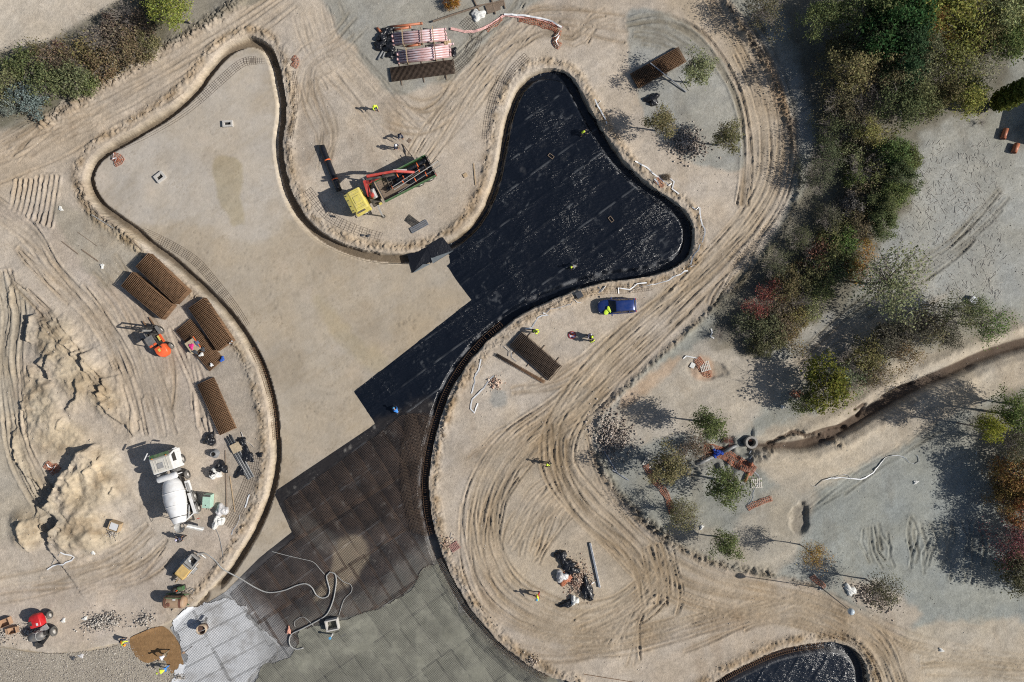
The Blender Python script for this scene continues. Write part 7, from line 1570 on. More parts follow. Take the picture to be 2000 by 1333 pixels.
rubble((1195,852), 2.6, 3.0, 1500, 0.10, 0.28, M_STONE, 'stone_pile', 'pile of pale field stones at the bend of the dirt road', 0.5, 20, 1); rubble((1340,280), 2.6, 2.0, 1300, 0.10, 0.26, M_STONE, 'stone_pile', 'pile of grey field stones in the tree shade of the road loop', 0.4, -20, 2); rubble((1705,1165), 3.0, 1.5, 900, 0.10, 0.24, M_STONE, 'stone_pile', 'pile of dark stones beside the white sacks', 0.4, -25, 3)
rubble((1128,1130), 1.9, 2.6, 1100, 0.08, 0.2, M_BRICK, 'brick_rubble', 'broken brick rubble in the plastic-covered heap', 0.45, 10, 4); rubble((1040,1290), 0.9, 0.8, 160, 0.08, 0.2, M_STONE, 'stone_pile', 'small round pile of stones near the trench edge', 0.2, 0, 5); rubble((872,1062), 0.9, 1.2, 70, 0.12, 0.24, M_BRICK, 'loose_bricks', 'bricks scattered beside the reddish pallet', 0.05, 0, 6)
rubble((195,1215), 2.6, 1.3, 700, 0.08, 0.24, M_GRAV, 'gravel_heap', 'heap of broken stone beside the gravel bed', 0.4, 15, 7); rubble((222,1212), 1.2, 1.0, 400, 0.08, 0.22, M_GRAV, 'gravel_heap', 'darker broken stone heap near the bending worker', 0.35, 0, 8); rubble((58,1235), 2.2, 1.2, 380, 0.08, 0.22, M_GRAV, 'gravel_heap', 'gravel spilled round the red dumper', 0.1, 0, 9); rubble((280,1210), 1.6, 1.0, 220, 0.08, 0.26, M_GRAV, 'gravel_heap', 'stones dumped beside the brown sand', 0.2, 20, 10); rubble((352,1322), 1.2, 0.7, 260, 0.06, 0.16, M_GRAV, 'gravel_heap', 'small gravel heap on the white sheet', 0.3, 0, 11); rubble((0,1240), 1.6, 1.2, 260, 0.08, 0.24, M_GRAV, 'gravel_heap', 'gravel behind the cardboard boxes', 0.15, 0, 12); rubble((220,1042), 1.3, 0.9, 200, 0.06, 0.16, M_GRAV, 'gravel_heap', 'stone chippings below the wooden crate', 0.1, 0, 13)
rubble((968,748), 0.9, 0.8, 150, 0.08, 0.3, mat_stone('broken_clay', (0.45, 0.25, 0.18), (0.72, 0.60, 0.48)), 'broken_clay', 'broken clay pieces in the sandy pit by the white tape', 0.3, 0, 14)
def scatter(poly, n, s0, s1, m, name, label, seed, kindf=None, zoff=0.0):
    """single stones strewn over a pixel polygon"""
    r = np.random.RandomState(seed); P = np.array(poly, float); x0, y0 = P.min(0); x1, y1 = P.max(0)
    pts = np.column_stack([x0 + (x1 - x0) * r.rand(n * 3), y0 + (y1 - y0) * r.rand(n * 3)]); q = np.roll(P, -1, 0); ins = np.zeros(len(pts), int)
    for a, b in zip(P, q): ins += ((a[1] > pts[:, 1]) != (b[1] > pts[:, 1])) & (pts[:, 0] < (b[0] - a[0]) * (pts[:, 1] - a[1]) / (b[1] - a[1] + 1e-12) + a[0])
    w = px2w(pts[ins % 2 == 1][:n])
    if kindf is not None: w = w[kindf(w[:, 0], w[:, 1])]
    n = len(w); s = s0 + (s1 - s0) * r.rand(n) ** 3; z = zat(w[:, 0], w[:, 1]) + zoff + s * 0.15
    base = np.array([(1,0,0),(-1,0,0),(0,1,0),(0,-1,0),(0,0,1),(0,0,-1)], float); V = base[None] * (0.5 + 0.6 * r.rand(n, 6, 1)) * s[:, None, None] * 0.6; ra = r.rand(n) * 6.283; ca, sa = np.cos(ra)[:, None], np.sin(ra)[:, None]
    V = np.stack([V[..., 0] * ca - V[..., 1] * sa, V[..., 0] * sa + V[..., 1] * ca, V[..., 2] * 0.8], -1) + np.stack([w[:, 0], w[:, 1], z], -1)[:, None]
    F = (np.arange(n) * 6)[:, None, None] + np.array([(0,2,4),(2,1,4),(1,3,4),(3,0,4),(2,0,5),(1,2,5),(3,1,5),(0,3,5)])[None]
    return tag(link(name, np_mesh(name, V.reshape(-1, 3), F.reshape(-1, 3)), m), label, kind='stuff')
scatter([(-60,1264),(60,1278),(190,1272),(250,1252),(275,1290),(318,1290),(340,1318),(340,1370),(-60,1370)], 12000, 0.05, 0.16, M_GRAV, 'gravel', 'loose gravel covering the bed below the dumper', 21, None, 0.06)
scatter([(-50,-40),(2050,-40),(2050,1370),(-50,1370)], 5000, 0.04, 0.15, M_PEB, 'pebbles', 'scattered pebbles all over the site', 22, lambda x, y: zat(x, y, S) < -0.2)
scatter([(-50,-40),(2050,-40),(2050,1370),(-50,1370)], 34000, 0.05, 0.26, M_CLOD, 'soil_clods', 'crumbled soil clods along banks and road edges', 23, lambda x, y: (zat(x, y, CLOD) + 0.8 * zat(x, y, bank) + 0.55 * zat(x, y, HM) + 0.15 * zat(x, y, RUTM)) > np.random.RandomState(3).rand(len(x)) * 0.9 + 0.1)
scatter([(1700,260),(1960,300),(2050,400),(2000,560),(1800,600),(1680,520)], 900, 0.04, 0.14, mat_stone('cut_scrub', (0.10, 0.09, 0.08), (0.42, 0.38, 0.34)), 'cut_scrub', 'cut twigs strewn over the cleared ground', 24)
# cut twigs lying on the cleared ground
_r = np.random.RandomState(31); _sg = []
for _ in range(1100):
    x = _r.uniform(1690, 1960); y = _r.uniform(280, 590)
    if x < 1800 - (y - 300) * 0.3 or (x - 1700) * 0.55 + 300 > y + 170: continue
    p = G(x, y); a = _r.rand() * 3.14 + (0.6 if _r.rand() < 0.5 else 0); l = 0.25 + 0.7 * _r.rand() ** 2; d = Vector((math.cos(a), math.sin(a), 0.0)) * l; _sg.append((tuple(p + Vector((0, 0, 0.012))), tuple(p + d + Vector((0, 0, 0.02)))))
tag(link('cut_twigs', bars_mesh('cut_twigs', _sg, 0.020), mat_stone('twig_wood', (0.22, 0.20, 0.18), (0.55, 0.51, 0.46))), 'pale cut twigs strewn over the cleared ground', kind='stuff')
# ================================================================ PEOPLE
SKIN = mat('skin', (0.42, 0.25, 0.17), 0.6, 0, 0.08); HAIR = mat('dark_hair', (0.03, 0.022, 0.016), 0.7, 0, 0.1); BOOT = mat('work_boots', (0.05, 0.035, 0.025), 0.8, 0, 0.2)
CL = {'navy': (0.02, 0.03, 0.07), 'black': (0.015, 0.015, 0.018), 'grey': (0.16, 0.17, 0.18), 'white': (0.74, 0.75, 0.78), 'lilac': (0.55, 0.52, 0.68), 'blue': (0.05, 0.25, 0.72), 'red': (0.45, 0.03, 0.03), 'khaki': (0.22, 0.18, 0.12), 'hivis': (0.66, 0.86, 0.06), 'orange': (0.85, 0.30, 0.03), 'sky': (0.10, 0.35, 0.60)}
CM = {k: mat('cloth_' + k, v, 0.8, 0, 0.12, 10) for k, v in CL.items()}
def skinned(name, verts, edges, radii, m, parent, sub=1):
    me = bpy.data.meshes.new(name); me.from_pydata([tuple(v) for v in verts], edges, []); o = link(name, me, m, parent)
    s = o.modifiers.new('skin', 'SKIN'); s.use_smooth_shade = True; s.branch_smoothing = 0.3
    for i, r in enumerate(radii): me.skin_vertices[0].data[i].radius = (r, r)
    me.skin_vertices[0].data[0].use_root = True
    b = o.modifiers.new('sub', 'SUBSURF'); b.levels = sub; b.render_levels = sub
    return o
def person(px, face, label, top='hivis', legs='navy', hat='white', bend=0, crouch=0.0, step=0.12, arms='down', vest=None, h=1.75, dz=0.0):
    """face: heading in degrees; bend: stoop of the trunk; crouch 0..1; arms: down, front, work, out"""
    e = empty('person', G(*px, dz), math.radians(face), label, 'person'); k = h / 1.75
    hp = 0.93 - 0.50 * crouch; P0 = Vector((-0.12 * crouch, 0, hp)); Rb = Matrix.Rotation(math.radians(bend), 3, 'Y')
    up = lambda x, y, z: P0 + Rb @ Vector((x, y, z))
    spine = [P0, up(0.0, 0, 0.22), up(0.02, 0, 0.44), up(0.02, 0, 0.56), up(0.05, 0, 0.64), up(0.06, 0, 0.79)]
    V = list(spine); R = [0.135, 0.125, 0.145, 0.062, 0.085, 0.075]; E = [(0, 1), (1, 2), (2, 3), (3, 4), (4, 5)]
    J = {}
    for s in (-1, 1):
        st = step * s; hip = P0 + Vector((0, s * 0.10, -0.05)); kn = Vector((0.05 + st + 0.42 * crouch, s * (0.12 + 0.08 * crouch), 0.48 - 0.02 * crouch)); an = Vector((st * 1.3 + 0.02 * crouch, s * 0.13, 0.09)); toe = an + Vector((0.17, s * 0.02, -0.055))
        b = len(V); V += [hip, kn, an, toe]; R += [0.095, 0.062, 0.045, 0.04]; E += [(0, b), (b, b + 1), (b + 1, b + 2), (b + 2, b + 3)]
        sh = up(0.0, s * 0.20, 0.46)
        if arms == 'down': el = sh + Vector((-0.02, s * 0.07, -0.27)); wr = el + Vector((0.10, 0.0, -0.23))
        elif arms == 'front': el = sh + Vector((0.14, s * 0.05, -0.22)); wr = el + Vector((0.24, -s * 0.06, 0.02))
        elif arms == 'out': el = sh + Vector((0.02 + 0.10 * s, s * 0.10, -0.24)); wr = el + Vector((0.14 + 0.06 * s, s * 0.03, -0.17))
        else: el = sh + Vector((0.14, s * 0.06, -0.24)); wr = el + Vector((0.16, -s * 0.03, -0.20))
        d = (wr - el).normalized(); b = len(V); V += [sh, el, wr, wr + d * 0.07]; R += [0.06, 0.045, 0.032, 0.036]; E += [(2, b), (b, b + 1), (b + 1, b + 2), (b + 2, b + 3)]; J[s] = (sh, el, wr)
        palm = b + 3; side = d.cross(Vector((0, 0, 1))); side = side.normalized() if side.length > 0.1 else Vector((0, 1, 0))
        for f, (o, ln) in enumerate(((-0.03, 0.065), (-0.01, 0.078), (0.012, 0.072), (0.032, 0.055))):
            q = V[palm] + side * o + d * 0.03; c = len(V); V += [q, q + d * ln * 0.6 - Vector((0, 0, 0.008)), q + d * ln - Vector((0, 0, 0.025))]; R += [0.010, 0.009, 0.008]; E += [(palm, c), (c, c + 1), (c + 1, c + 2)]
        q = V[palm - 1] + side * (-0.04) + d * 0.04; c = len(V); V += [q, q - side * 0.025 + d * 0.04]; R += [0.012, 0.009]; E += [(palm, c), (c, c + 1)]
    body = skinned('body', V, E, R, SKIN, e)
    face_d = Rb @ Vector((1, 0, 0)); hc = spine[4] * 0.45 + spine[5] * 0.55
    nz = MB().lathe([(0.018, 0), (0.012, 0.02), (0.003, 0.03)], 6, hc + face_d * 0.085, face_d); nz.build('nose', SKIN, body)
    for s in (-1, 1): MB().lathe([(0.012, 0), (0.004, 0.008)], 6, hc + face_d * 0.08 + Vector((0, s * 0.032, 0)) + (Rb @ Vector((0, 0, 0.03))), face_d).build('eye', HAIR, body)
    # trousers
    tv = [P0 + Vector((0, 0, 0.03))]; tr = [0.155]; te = []
    for s in (-1, 1):
        b = len(tv); i0 = 6 if s < 0 else 6 + 4 + 4 + 12 + 2
        tv += [V[i0], V[i0 + 1], V[i0 + 2] + Vector((0, 0, 0.05))]; tr += [0.112, 0.082, 0.065]; te += [(0, b), (b, b + 1), (b + 1, b + 2)]
        bt = MB().loft([[V[i0 + 2] + Vector((x, y * 0.045, z)) for x, y, z in ((-0.07 + dx, -1, -0.085), (-0.07 + dx, 1, -0.085), (-0.05 + dx * 0.8, 0.8, zz), (-0.05 + dx * 0.8, -0.8, zz))] for dx, zz in ((0, 0.05), (0.10, 0.04), (0.20, -0.02), (0.27, -0.05))]); bt.build('boot', BOOT, e, 0.012)
    skinned('trousers', tv, te, tr, CM[legs], e)
    # jacket or shirt
    jv = [P0 + Rb @ Vector((0, 0, 0.02)), spine[1], spine[2], up(0.02, 0, 0.52)]; jr = [0.165, 0.150, 0.172, 0.10]; je = [(0, 1), (1, 2), (2, 3)]
    for s in (-1, 1):
        sh, el, wr = J[s]; b = len(jv); jv += [sh, el, wr - (wr - el) * 0.08]; jr += [0.082, 0.064, 0.048]; je += [(2, b), (b, b + 1), (b + 1, b + 2)]
    skinned('jacket', jv, je, jr, CM[top], e)
    if vest: skinned('vest', jv[:4] + [J[-1][0] * 0.7 + spine[2] * 0.3, J[1][0] * 0.7 + spine[2] * 0.3], [(0, 1), (1, 2), (2, 3), (2, 4), (2, 5)], [0.172, 0.160, 0.182, 0.105, 0.095, 0.095], CM[vest], e)
    ax = Rb @ Vector((0, 0, 1)); top_ = hc + ax * 0.02
    if hat == 'hair': MB().lathe([(0.105, -0.02), (0.112, 0.04), (0.085, 0.10), (0.02, 0.125)], 14, top_ - face_d * 0.01, ax).build('hair', HAIR, e, 0, True)
    else: MB().lathe([(0.155, 0.035), (0.150, 0.05), (0.128, 0.055), (0.12, 0.11), (0.08, 0.155), (0.02, 0.165)], 16, top_ + face_d * 0.01, ax).build('hard_hat', CM[hat], e, 0, True)
    e.scale = (k, k, k); return e
person((735,215), -60, 'worker in yellow hi-vis jacket standing alone below the grey mesh', 'hivis', 'navy', 'hivis', 8, 0, 0.14, 'front')
person((783,268), -70, 'worker in dark clothes stooping by the small flat board', 'navy', 'black', 'grey', 32, 0.1, 0.12, 'work')
person((774,291), -20, 'worker with white helmet carrying the dark timber to the truck', 'navy', 'black', 'white', 12, 0, 0.12, 'front')
person((1135,264), 20, 'fitter in yellow vest bent over on the black membrane near its tip', 'black', 'black', 'black', 55, 0.45, 0.1, 'work', 'hivis', dz=0.04)
person((1123,521), 200, 'fitter crouching on the black membrane by the lower rim', 'grey', 'black', 'hivis', 50, 0.8, 0.08, 'work', dz=0.04)
person((1041,647), -10, 'worker in yellow jacket bending over near the dark mesh stack', 'hivis', 'navy', 'hivis', 40, 0.1, 0.14, 'work')
person((1149,655), -60, 'person in pale lilac shirt standing beside the two hi-vis men', 'lilac', 'navy', 'hair', 5, 0, 0.1, 'front')
person((1154.5,659.5), 150, 'person in hi-vis vest standing between the lilac shirt and another vest', 'black', 'navy', 'hivis', 3, 0, 0.1, 'front', 'hivis')
person((1155,667), 120, 'person in hi-vis jacket standing at the outer end of the three', 'hivis', 'black', 'hair', 4, 0, 0.1, 'down')
person((1072,905), 160, 'worker with dark trousers and yellow vest walking on the rutted ground', 'black', 'black', 'hivis', 18, 0, 0.22, 'out', 'hivis')
person((1050,1160), 200, 'worker in red trousers and blue helmet walking past the rubbish heap', 'hivis', 'red', 'sky', 8, 0, 0.22, 'out')
person((244,1246), -30, 'worker in yellow and orange vest bent over at the gravel edge', 'hivis', 'navy', 'orange', 62, 0.15, 0.16, 'work', 'orange')
person((330,1273), 215, 'worker in white shirt stooping on the brown sand', 'white', 'khaki', 'hair', 58, 0.1, 0.2, 'work', dz=0.1)
person((330,1301), 195, 'worker in hi-vis and blue trousers stooping below the white shirt', 'hivis', 'blue', 'hivis', 55, 0.1, 0.16, 'work', dz=0.1)
person((354,1050), 10, 'worker in striped hi-vis at the chute of the mixer truck', 'black', 'black', 'black', 25, 0, 0.12, 'work', 'hivis')
person((362,1048), 170, 'worker in dark clothes and pale helmet under the mixer chute', 'navy', 'black', 'lilac', 15, 0, 0.1, 'front')
person((778,804), 130, 'worker in bright blue top kneeling at the edge of the mesh mats', 'blue', 'black', 'sky', 60, 0.85, 0.06, 'work', dz=0.06)
# hand shovel on the white sheet and a standpipe in the concrete
e = empty('shovel', G(362, 1273, 0.12), math.radians(35), 'round shovel lying on the white sheet', 'shovel'); MB().cyl((0, 0, 0.03), (1.1, 0.05, 0.05), 0.022, 6).build('handle', P_WOODD, e); MB().prism([(0.0,-0.13),(-0.2,-0.13),(-0.36,0.0),(-0.2,0.13),(0.0,0.13)], 0.01, 0.035, 'z').build('blade', P_CARD, e)
e = empty('standpipe', G(650, 1238, 0.1), 0, 'pale standpipe rising from the wet concrete', 'standpipe'); MB().cyl((0, 0, 0), (0, 0, 1.1), 0.09, 10).build('riser', P_WHITE, e); MB().lathe([(0.15,0),(0.15,0.12),(0.05,0.14)], 12, (0, 0, 1.05)).build('cap', CM['sky'], e); MB().bar((0.25, 0.1, 0.02), (0.75, 0.35, 0.02), 0.05).build('bracket', P_DARK, e)
crumple((565,1231), 0.22, 0.4, 0.15, mat('pink_rag', (0.62, 0.30, 0.22), 0.8), 'rag', 'pinkish rag lying on the mesh mats by the hose', 'rag', 0, 91, 0.16)
for k, (x, y, lb) in enumerate(((708,460,'dark work glove on the tongue of sand'), (719,461,'second dark work glove beside the first'), (143,1285,'dark plastic bag on the gravel bed'), (159,1281,'pale scrap beside the dark bag on the gravel'), (166,1208,'white plastic scrap standing near the gravel heap'), (124,1212,'white strip of plastic near the red dumper'), (182,1079,'white board on the spoil heap edge'), (119,408,'white stone on the dusty flat'), (1838,1270,'crumpled white paper on the lower right track'), (1529,795,'white plastic scrap beside the green bush'), (1788,942,'white ball lying on the grey flat'), (1370,1030,'white bucket beside the tree row'), (200,520,'red and white scrap on the haul road'))):
    m = (P_GREYC, P_GREYC, P_GREYC, P_CLEAR)[k] if k < 4 else P_BAGW
    crumple((x, y), 0.26 if k < 4 else 0.2, 0.14 if k < 2 else 0.3, 0.16, m, ('glove', 'glove', 'plastic_bag')[k] if k < 3 else 'litter', lb, 'litter', 30 * k, 120 + k)
# ================================================================ TREES AND SHRUBS
def mat_leaf(name):
    """leaf colour = object's own colour, varied from leaf to leaf, some light let through"""
    m = bpy.data.materials.new(name); m.use_nodes = True; nt = m.node_tree; L = nt.links.new; nt.nodes.clear()
    out = nt.nodes.new('ShaderNodeOutputMaterial'); oi = nt.nodes.new('ShaderNodeObjectInfo'); ge = nt.nodes.new('ShaderNodeNewGeometry')
    hs = nt.nodes.new('ShaderNodeHueSaturation'); mr = nt.nodes.new('ShaderNodeMapRange'); mr.inputs['To Min'].default_value = 0.55; mr.inputs['To Max'].default_value = 1.5; L(ge.outputs['Random Per Island'], mr.inputs['Value']); L(mr.outputs[0], hs.inputs['Value'])
    wn2 = nt.nodes.new('ShaderNodeTexWhiteNoise'); wn2.noise_dimensions = '1D'; L(ge.outputs['Random Per Island'], wn2.inputs['W']); m2 = nt.nodes.new('ShaderNodeMapRange'); m2.inputs['To Min'].default_value = 0.47; m2.inputs['To Max'].default_value = 0.53; L(wn2.outputs['Value'], m2.inputs['Value']); L(m2.outputs[0], hs.inputs['Hue'])
    L(oi.outputs['Color'], hs.inputs['Color']); d = nt.nodes.new('ShaderNodeBsdfDiffuse'); t = nt.nodes.new('ShaderNodeBsdfTranslucent'); mx = nt.nodes.new('ShaderNodeMixShader'); mx.inputs[0].default_value = 0.28
    L(hs.outputs[0], d.inputs['Color']); L(hs.outputs[0], t.inputs['Color']); L(d.outputs[0], mx.inputs[1]); L(t.outputs[0], mx.inputs[2]); L(mx.outputs[0], out.inputs['Surface']); return m
M_LEAF = mat_leaf('leaves'); M_BARK = mat('bark', (0.13, 0.105, 0.085), 0.9, 0, 0.3, 8.0); M_TWIG = mat('grey_twigs', (0.24, 0.21, 0.185), 0.9, 0, 0.3, 8.0)
def crown_mesh(name, R, nc, nl, leaf, flat=0.85, shell=0.45, csize=0.30, seed=0, low=-0.5):
    """leaf quads in clumps through an uneven ellipsoid; origin at the crown's centre"""
    r = np.random.RandomState(seed); d = r.randn(nc * 3, 3); d /= np.linalg.norm(d, axis=1)[:, None]; d = d[d[:, 2] > low][:nc]; nc = len(d)
    az = np.arctan2(d[:, 1], d[:, 0]); lump = 1 + 0.20 * np.sin(az * 2 + seed) + 0.14 * np.sin(az * 3 + 2.1 * seed) + 0.12 * np.sin(az * 5 + 1.3 * seed) + 0.15 * r.randn(nc)
    c = d * (R * (shell + (1 - shell) * r.rand(nc) ** 0.6) * lump)[:, None]; c[:, 2] *= flat
    cs = R * csize * (0.5 + 0.9 * r.rand(nc)); w = cs ** 2; idx = r.choice(nc, nl, p=w / w.sum())
    p = c[idx] + r.randn(nl, 3) * cs[idx][:, None] * 0.48; n = r.randn(nl, 3) * 0.8 + d[idx] * 0.5 + np.array([0, 0, 0.7]); n /= np.linalg.norm(n, axis=1)[:, None]
    a = np.cross(n, r.randn(nl, 3)); a /= np.linalg.norm(a, axis=1)[:, None]; b = np.cross(n, a); s = (leaf * (0.55 + 0.9 * r.rand(nl)))[:, None]
    V = np.stack([p - a * s, p - b * s * 0.55, p + a * s, p + b * s * 0.55], 1)
    return np_mesh(name, V.reshape(-1, 3), np.arange(nl * 4).reshape(-1, 4))
def limb_mesh(name, hc, R, nb, seed, trunk_r=0.09, twigs=3, flat=0.85, up=0.0):
    """tapered trunk from the ground and limbs to the crown; origin at the foot"""
    r = random.Random(seed); m = MB(); t0 = Vector((0, 0, 0)); top = Vector((r.uniform(-0.1, 0.1) * R, r.uniform(-0.1, 0.1) * R, max(0.3, hc - 0.25 * R)))
    m.tube([t0, t0.lerp(top, 0.35) + Vector((r.uniform(-0.08, 0.08), r.uniform(-0.08, 0.08), 0)), t0.lerp(top, 0.7), top], [trunk_r * 1.35, trunk_r, trunk_r * 0.75, trunk_r * 0.45], 7)
    for k in range(nb):
        a = r.uniform(0, 6.283); s = t0.lerp(top, r.uniform(0.55, 1.0)); rr = R * r.uniform(0.6, 1.05); e = Vector((math.cos(a) * rr, math.sin(a) * rr, hc + flat * R * r.uniform(-0.25, 0.75)))
        mid = s.lerp(e, 0.5) + Vector((r.uniform(-0.1, 0.1), r.uniform(-0.1, 0.1), 0.10)) * R; m.tube([s, mid, e], [trunk_r * 0.42, trunk_r * 0.26, trunk_r * 0.1], 4)
        for _ in range(twigs):
            q = mid.lerp(e, r.uniform(-0.3, 0.9)); f = q + Vector((r.uniform(-1, 1), r.uniform(-1, 1), r.uniform(-0.3, 0.8))).normalized() * R * r.uniform(0.15, 0.38); m.tube([q, q.lerp(f, 0.5) + Vector((r.uniform(-.04, .04), r.uniform(-.04, .04), 0)) * R, f], [trunk_r * 0.2, trunk_r * 0.15, trunk_r * 0.07], 3)
    return m.mesh(name)
# kinds: unit crowns made at their real size, then copied
KIND = {}
def kind(k, R, hc, nc, nl, leaf, nb, tw, flat, shell, cs, low=-0.5, tr=0.09, bark=None):
    KIND[k] = [(crown_mesh('crown', R, nc, nl, leaf, flat, shell, cs, 10 * i + len(k), low) if nl else None, limb_mesh('trunk', hc, R, nb, 7 * i + len(k), tr, tw, flat), R, hc) for i in range(3)] + [bark or (M_TWIG if k in ('big', 'bush', 'small') else M_BARK)]
kind('small', 1.7, 3.6, 46, 3800, 0.085, 20, 6, 0.95, 0.35, 0.34, -0.7)
kind('sparse', 2.0, 3.6, 40, 2100, 0.08, 26, 8, 0.9, 0.3, 0.42, -0.7, 0.08, M_TWIG)
kind('big', 2.8, 5.5, 80, 5200, 0.115, 24, 6, 0.9, 0.45, 0.28, -0.5, 0.14)
kind('bigsparse', 3.0, 5.0, 70, 3000, 0.105, 44, 8, 0.85, 0.3, 0.34, -0.5, 0.12, M_TWIG)
kind('dense', 2.8, 5.8, 90, 9500, 0.125, 8, 2, 1.0, 0.6, 0.26, -0.5, 0.16)
kind('bush', 1.8, 1.2, 60, 3000, 0.10, 26, 6, 0.75, 0.45, 0.30, -0.35, 0.06)
kind('bushsparse', 1.8, 1.1, 50, 1500, 0.095, 44, 8, 0.7, 0.35, 0.36, -0.35, 0.05, M_TWIG)
kind('bare', 1.8, 2.2, 0, 0, 0, 46, 8, 0.9, 0, 0, -0.5, 0.06, M_TWIG)
_tr = random.Random(21)
def tree(px, py, R, k, col, label, group=None, hc=None, base=None, nm='tree', dz=0.0):
    """px,py: photo pixel of the crown's centre (or base=pixel of the foot)"""
    cm, lm, R0, h0 = KIND[k][_tr.randrange(3)]; s = R / R0; h = h0 * s if hc is None else hc
    if base: p = G(*base)
    else: w = W(px, py, h); p = Vector((w.x, w.y, float(zat(w.x, w.y))))
    e = empty(nm, p, _tr.uniform(0, 6.28), label, 'bush' if nm == 'shrub' else 'tree', group)
    t = link('trunk', lm, KIND[k][3], e); t.scale = (s, s, h / h0)
    if cm: c = link('crown', cm, M_LEAF, e); c.location = (0, 0, h); c.scale = (s, s, s * _tr.uniform(0.85, 1.1)); c.color = (*col, 1)
    return e
OL = (0.195, 0.185, 0.095); GR = (0.150, 0.180, 0.075); DG = (0.050, 0.085, 0.040); YE = (0.29, 0.27, 0.085); AM = (0.36, 0.24, 0.085); BR = (0.21, 0.165, 0.12); RD = (0.30, 0.125, 0.095); SV = (0.20, 0.25, 0.20); TN = (0.225, 0.20, 0.105); DO = (0.145, 0.14, 0.085); LG = (0.24, 0.26, 0.14)
def V_(c): return tuple(max(0.01, x * _tr.uniform(0.85, 1.18)) for x in c)
# single trees, each with its own words
for a in ((0,0,1.75,'small',LG,'slim tree beside the brown mesh stack inside the road loop',None,4.0,(1346,162)), (0,0,1.6,'small',TN,'round tree next to the stone pile inside the road loop',None,3.5,(1281,256)), (0,0,1.6,'small',OL,'olive tree at the curve of the inner road loop',None,3.5,(1402,284)), (0,0,1.8,'small',GR,'green tree with rusty lower leaves above the manhole ring',None,4.2,(1366,823)), (0,0,2.0,'small',TN,'olive tree standing over the bleached pallet',None,3.8,(1290,902)), (0,0,2.1,'small',GR,'dark green tree below the muddy pit',None,3.8,(1398,937)), (0,0,1.5,'small',GR,'small green tree by the white bucket',None,3.2,(1402,1048)), (0,0,1.7,'sparse',OL,'thin grey-leaved tree at the lower end of the orange net',None,3.2,(1322,996)),
          (0,0,1.5,'sparse',AM,'thin yellow-leaved tree on the grey flat',None,4.0,(1562,1064)), (0,0,1.9,'sparse',DO,'sparse tree beside the lamp post stone pile',None,4.0,(1690,1131)), (1355,875,1.6,'bushsparse',BR,'twiggy shrub between the stone heap and the muddy pit'), (1422,862,0.5,'bushsparse',RD,'small reddish shrub beside the manhole ring'), (1740,548,3.6,'bigsparse',LG,'wide airy pale-green tree beyond the yellow shrub',None,4.5), (1330,1000,1.2,'bushsparse',OL,'low grey shrub under the thin tree')):
    tree(*a)
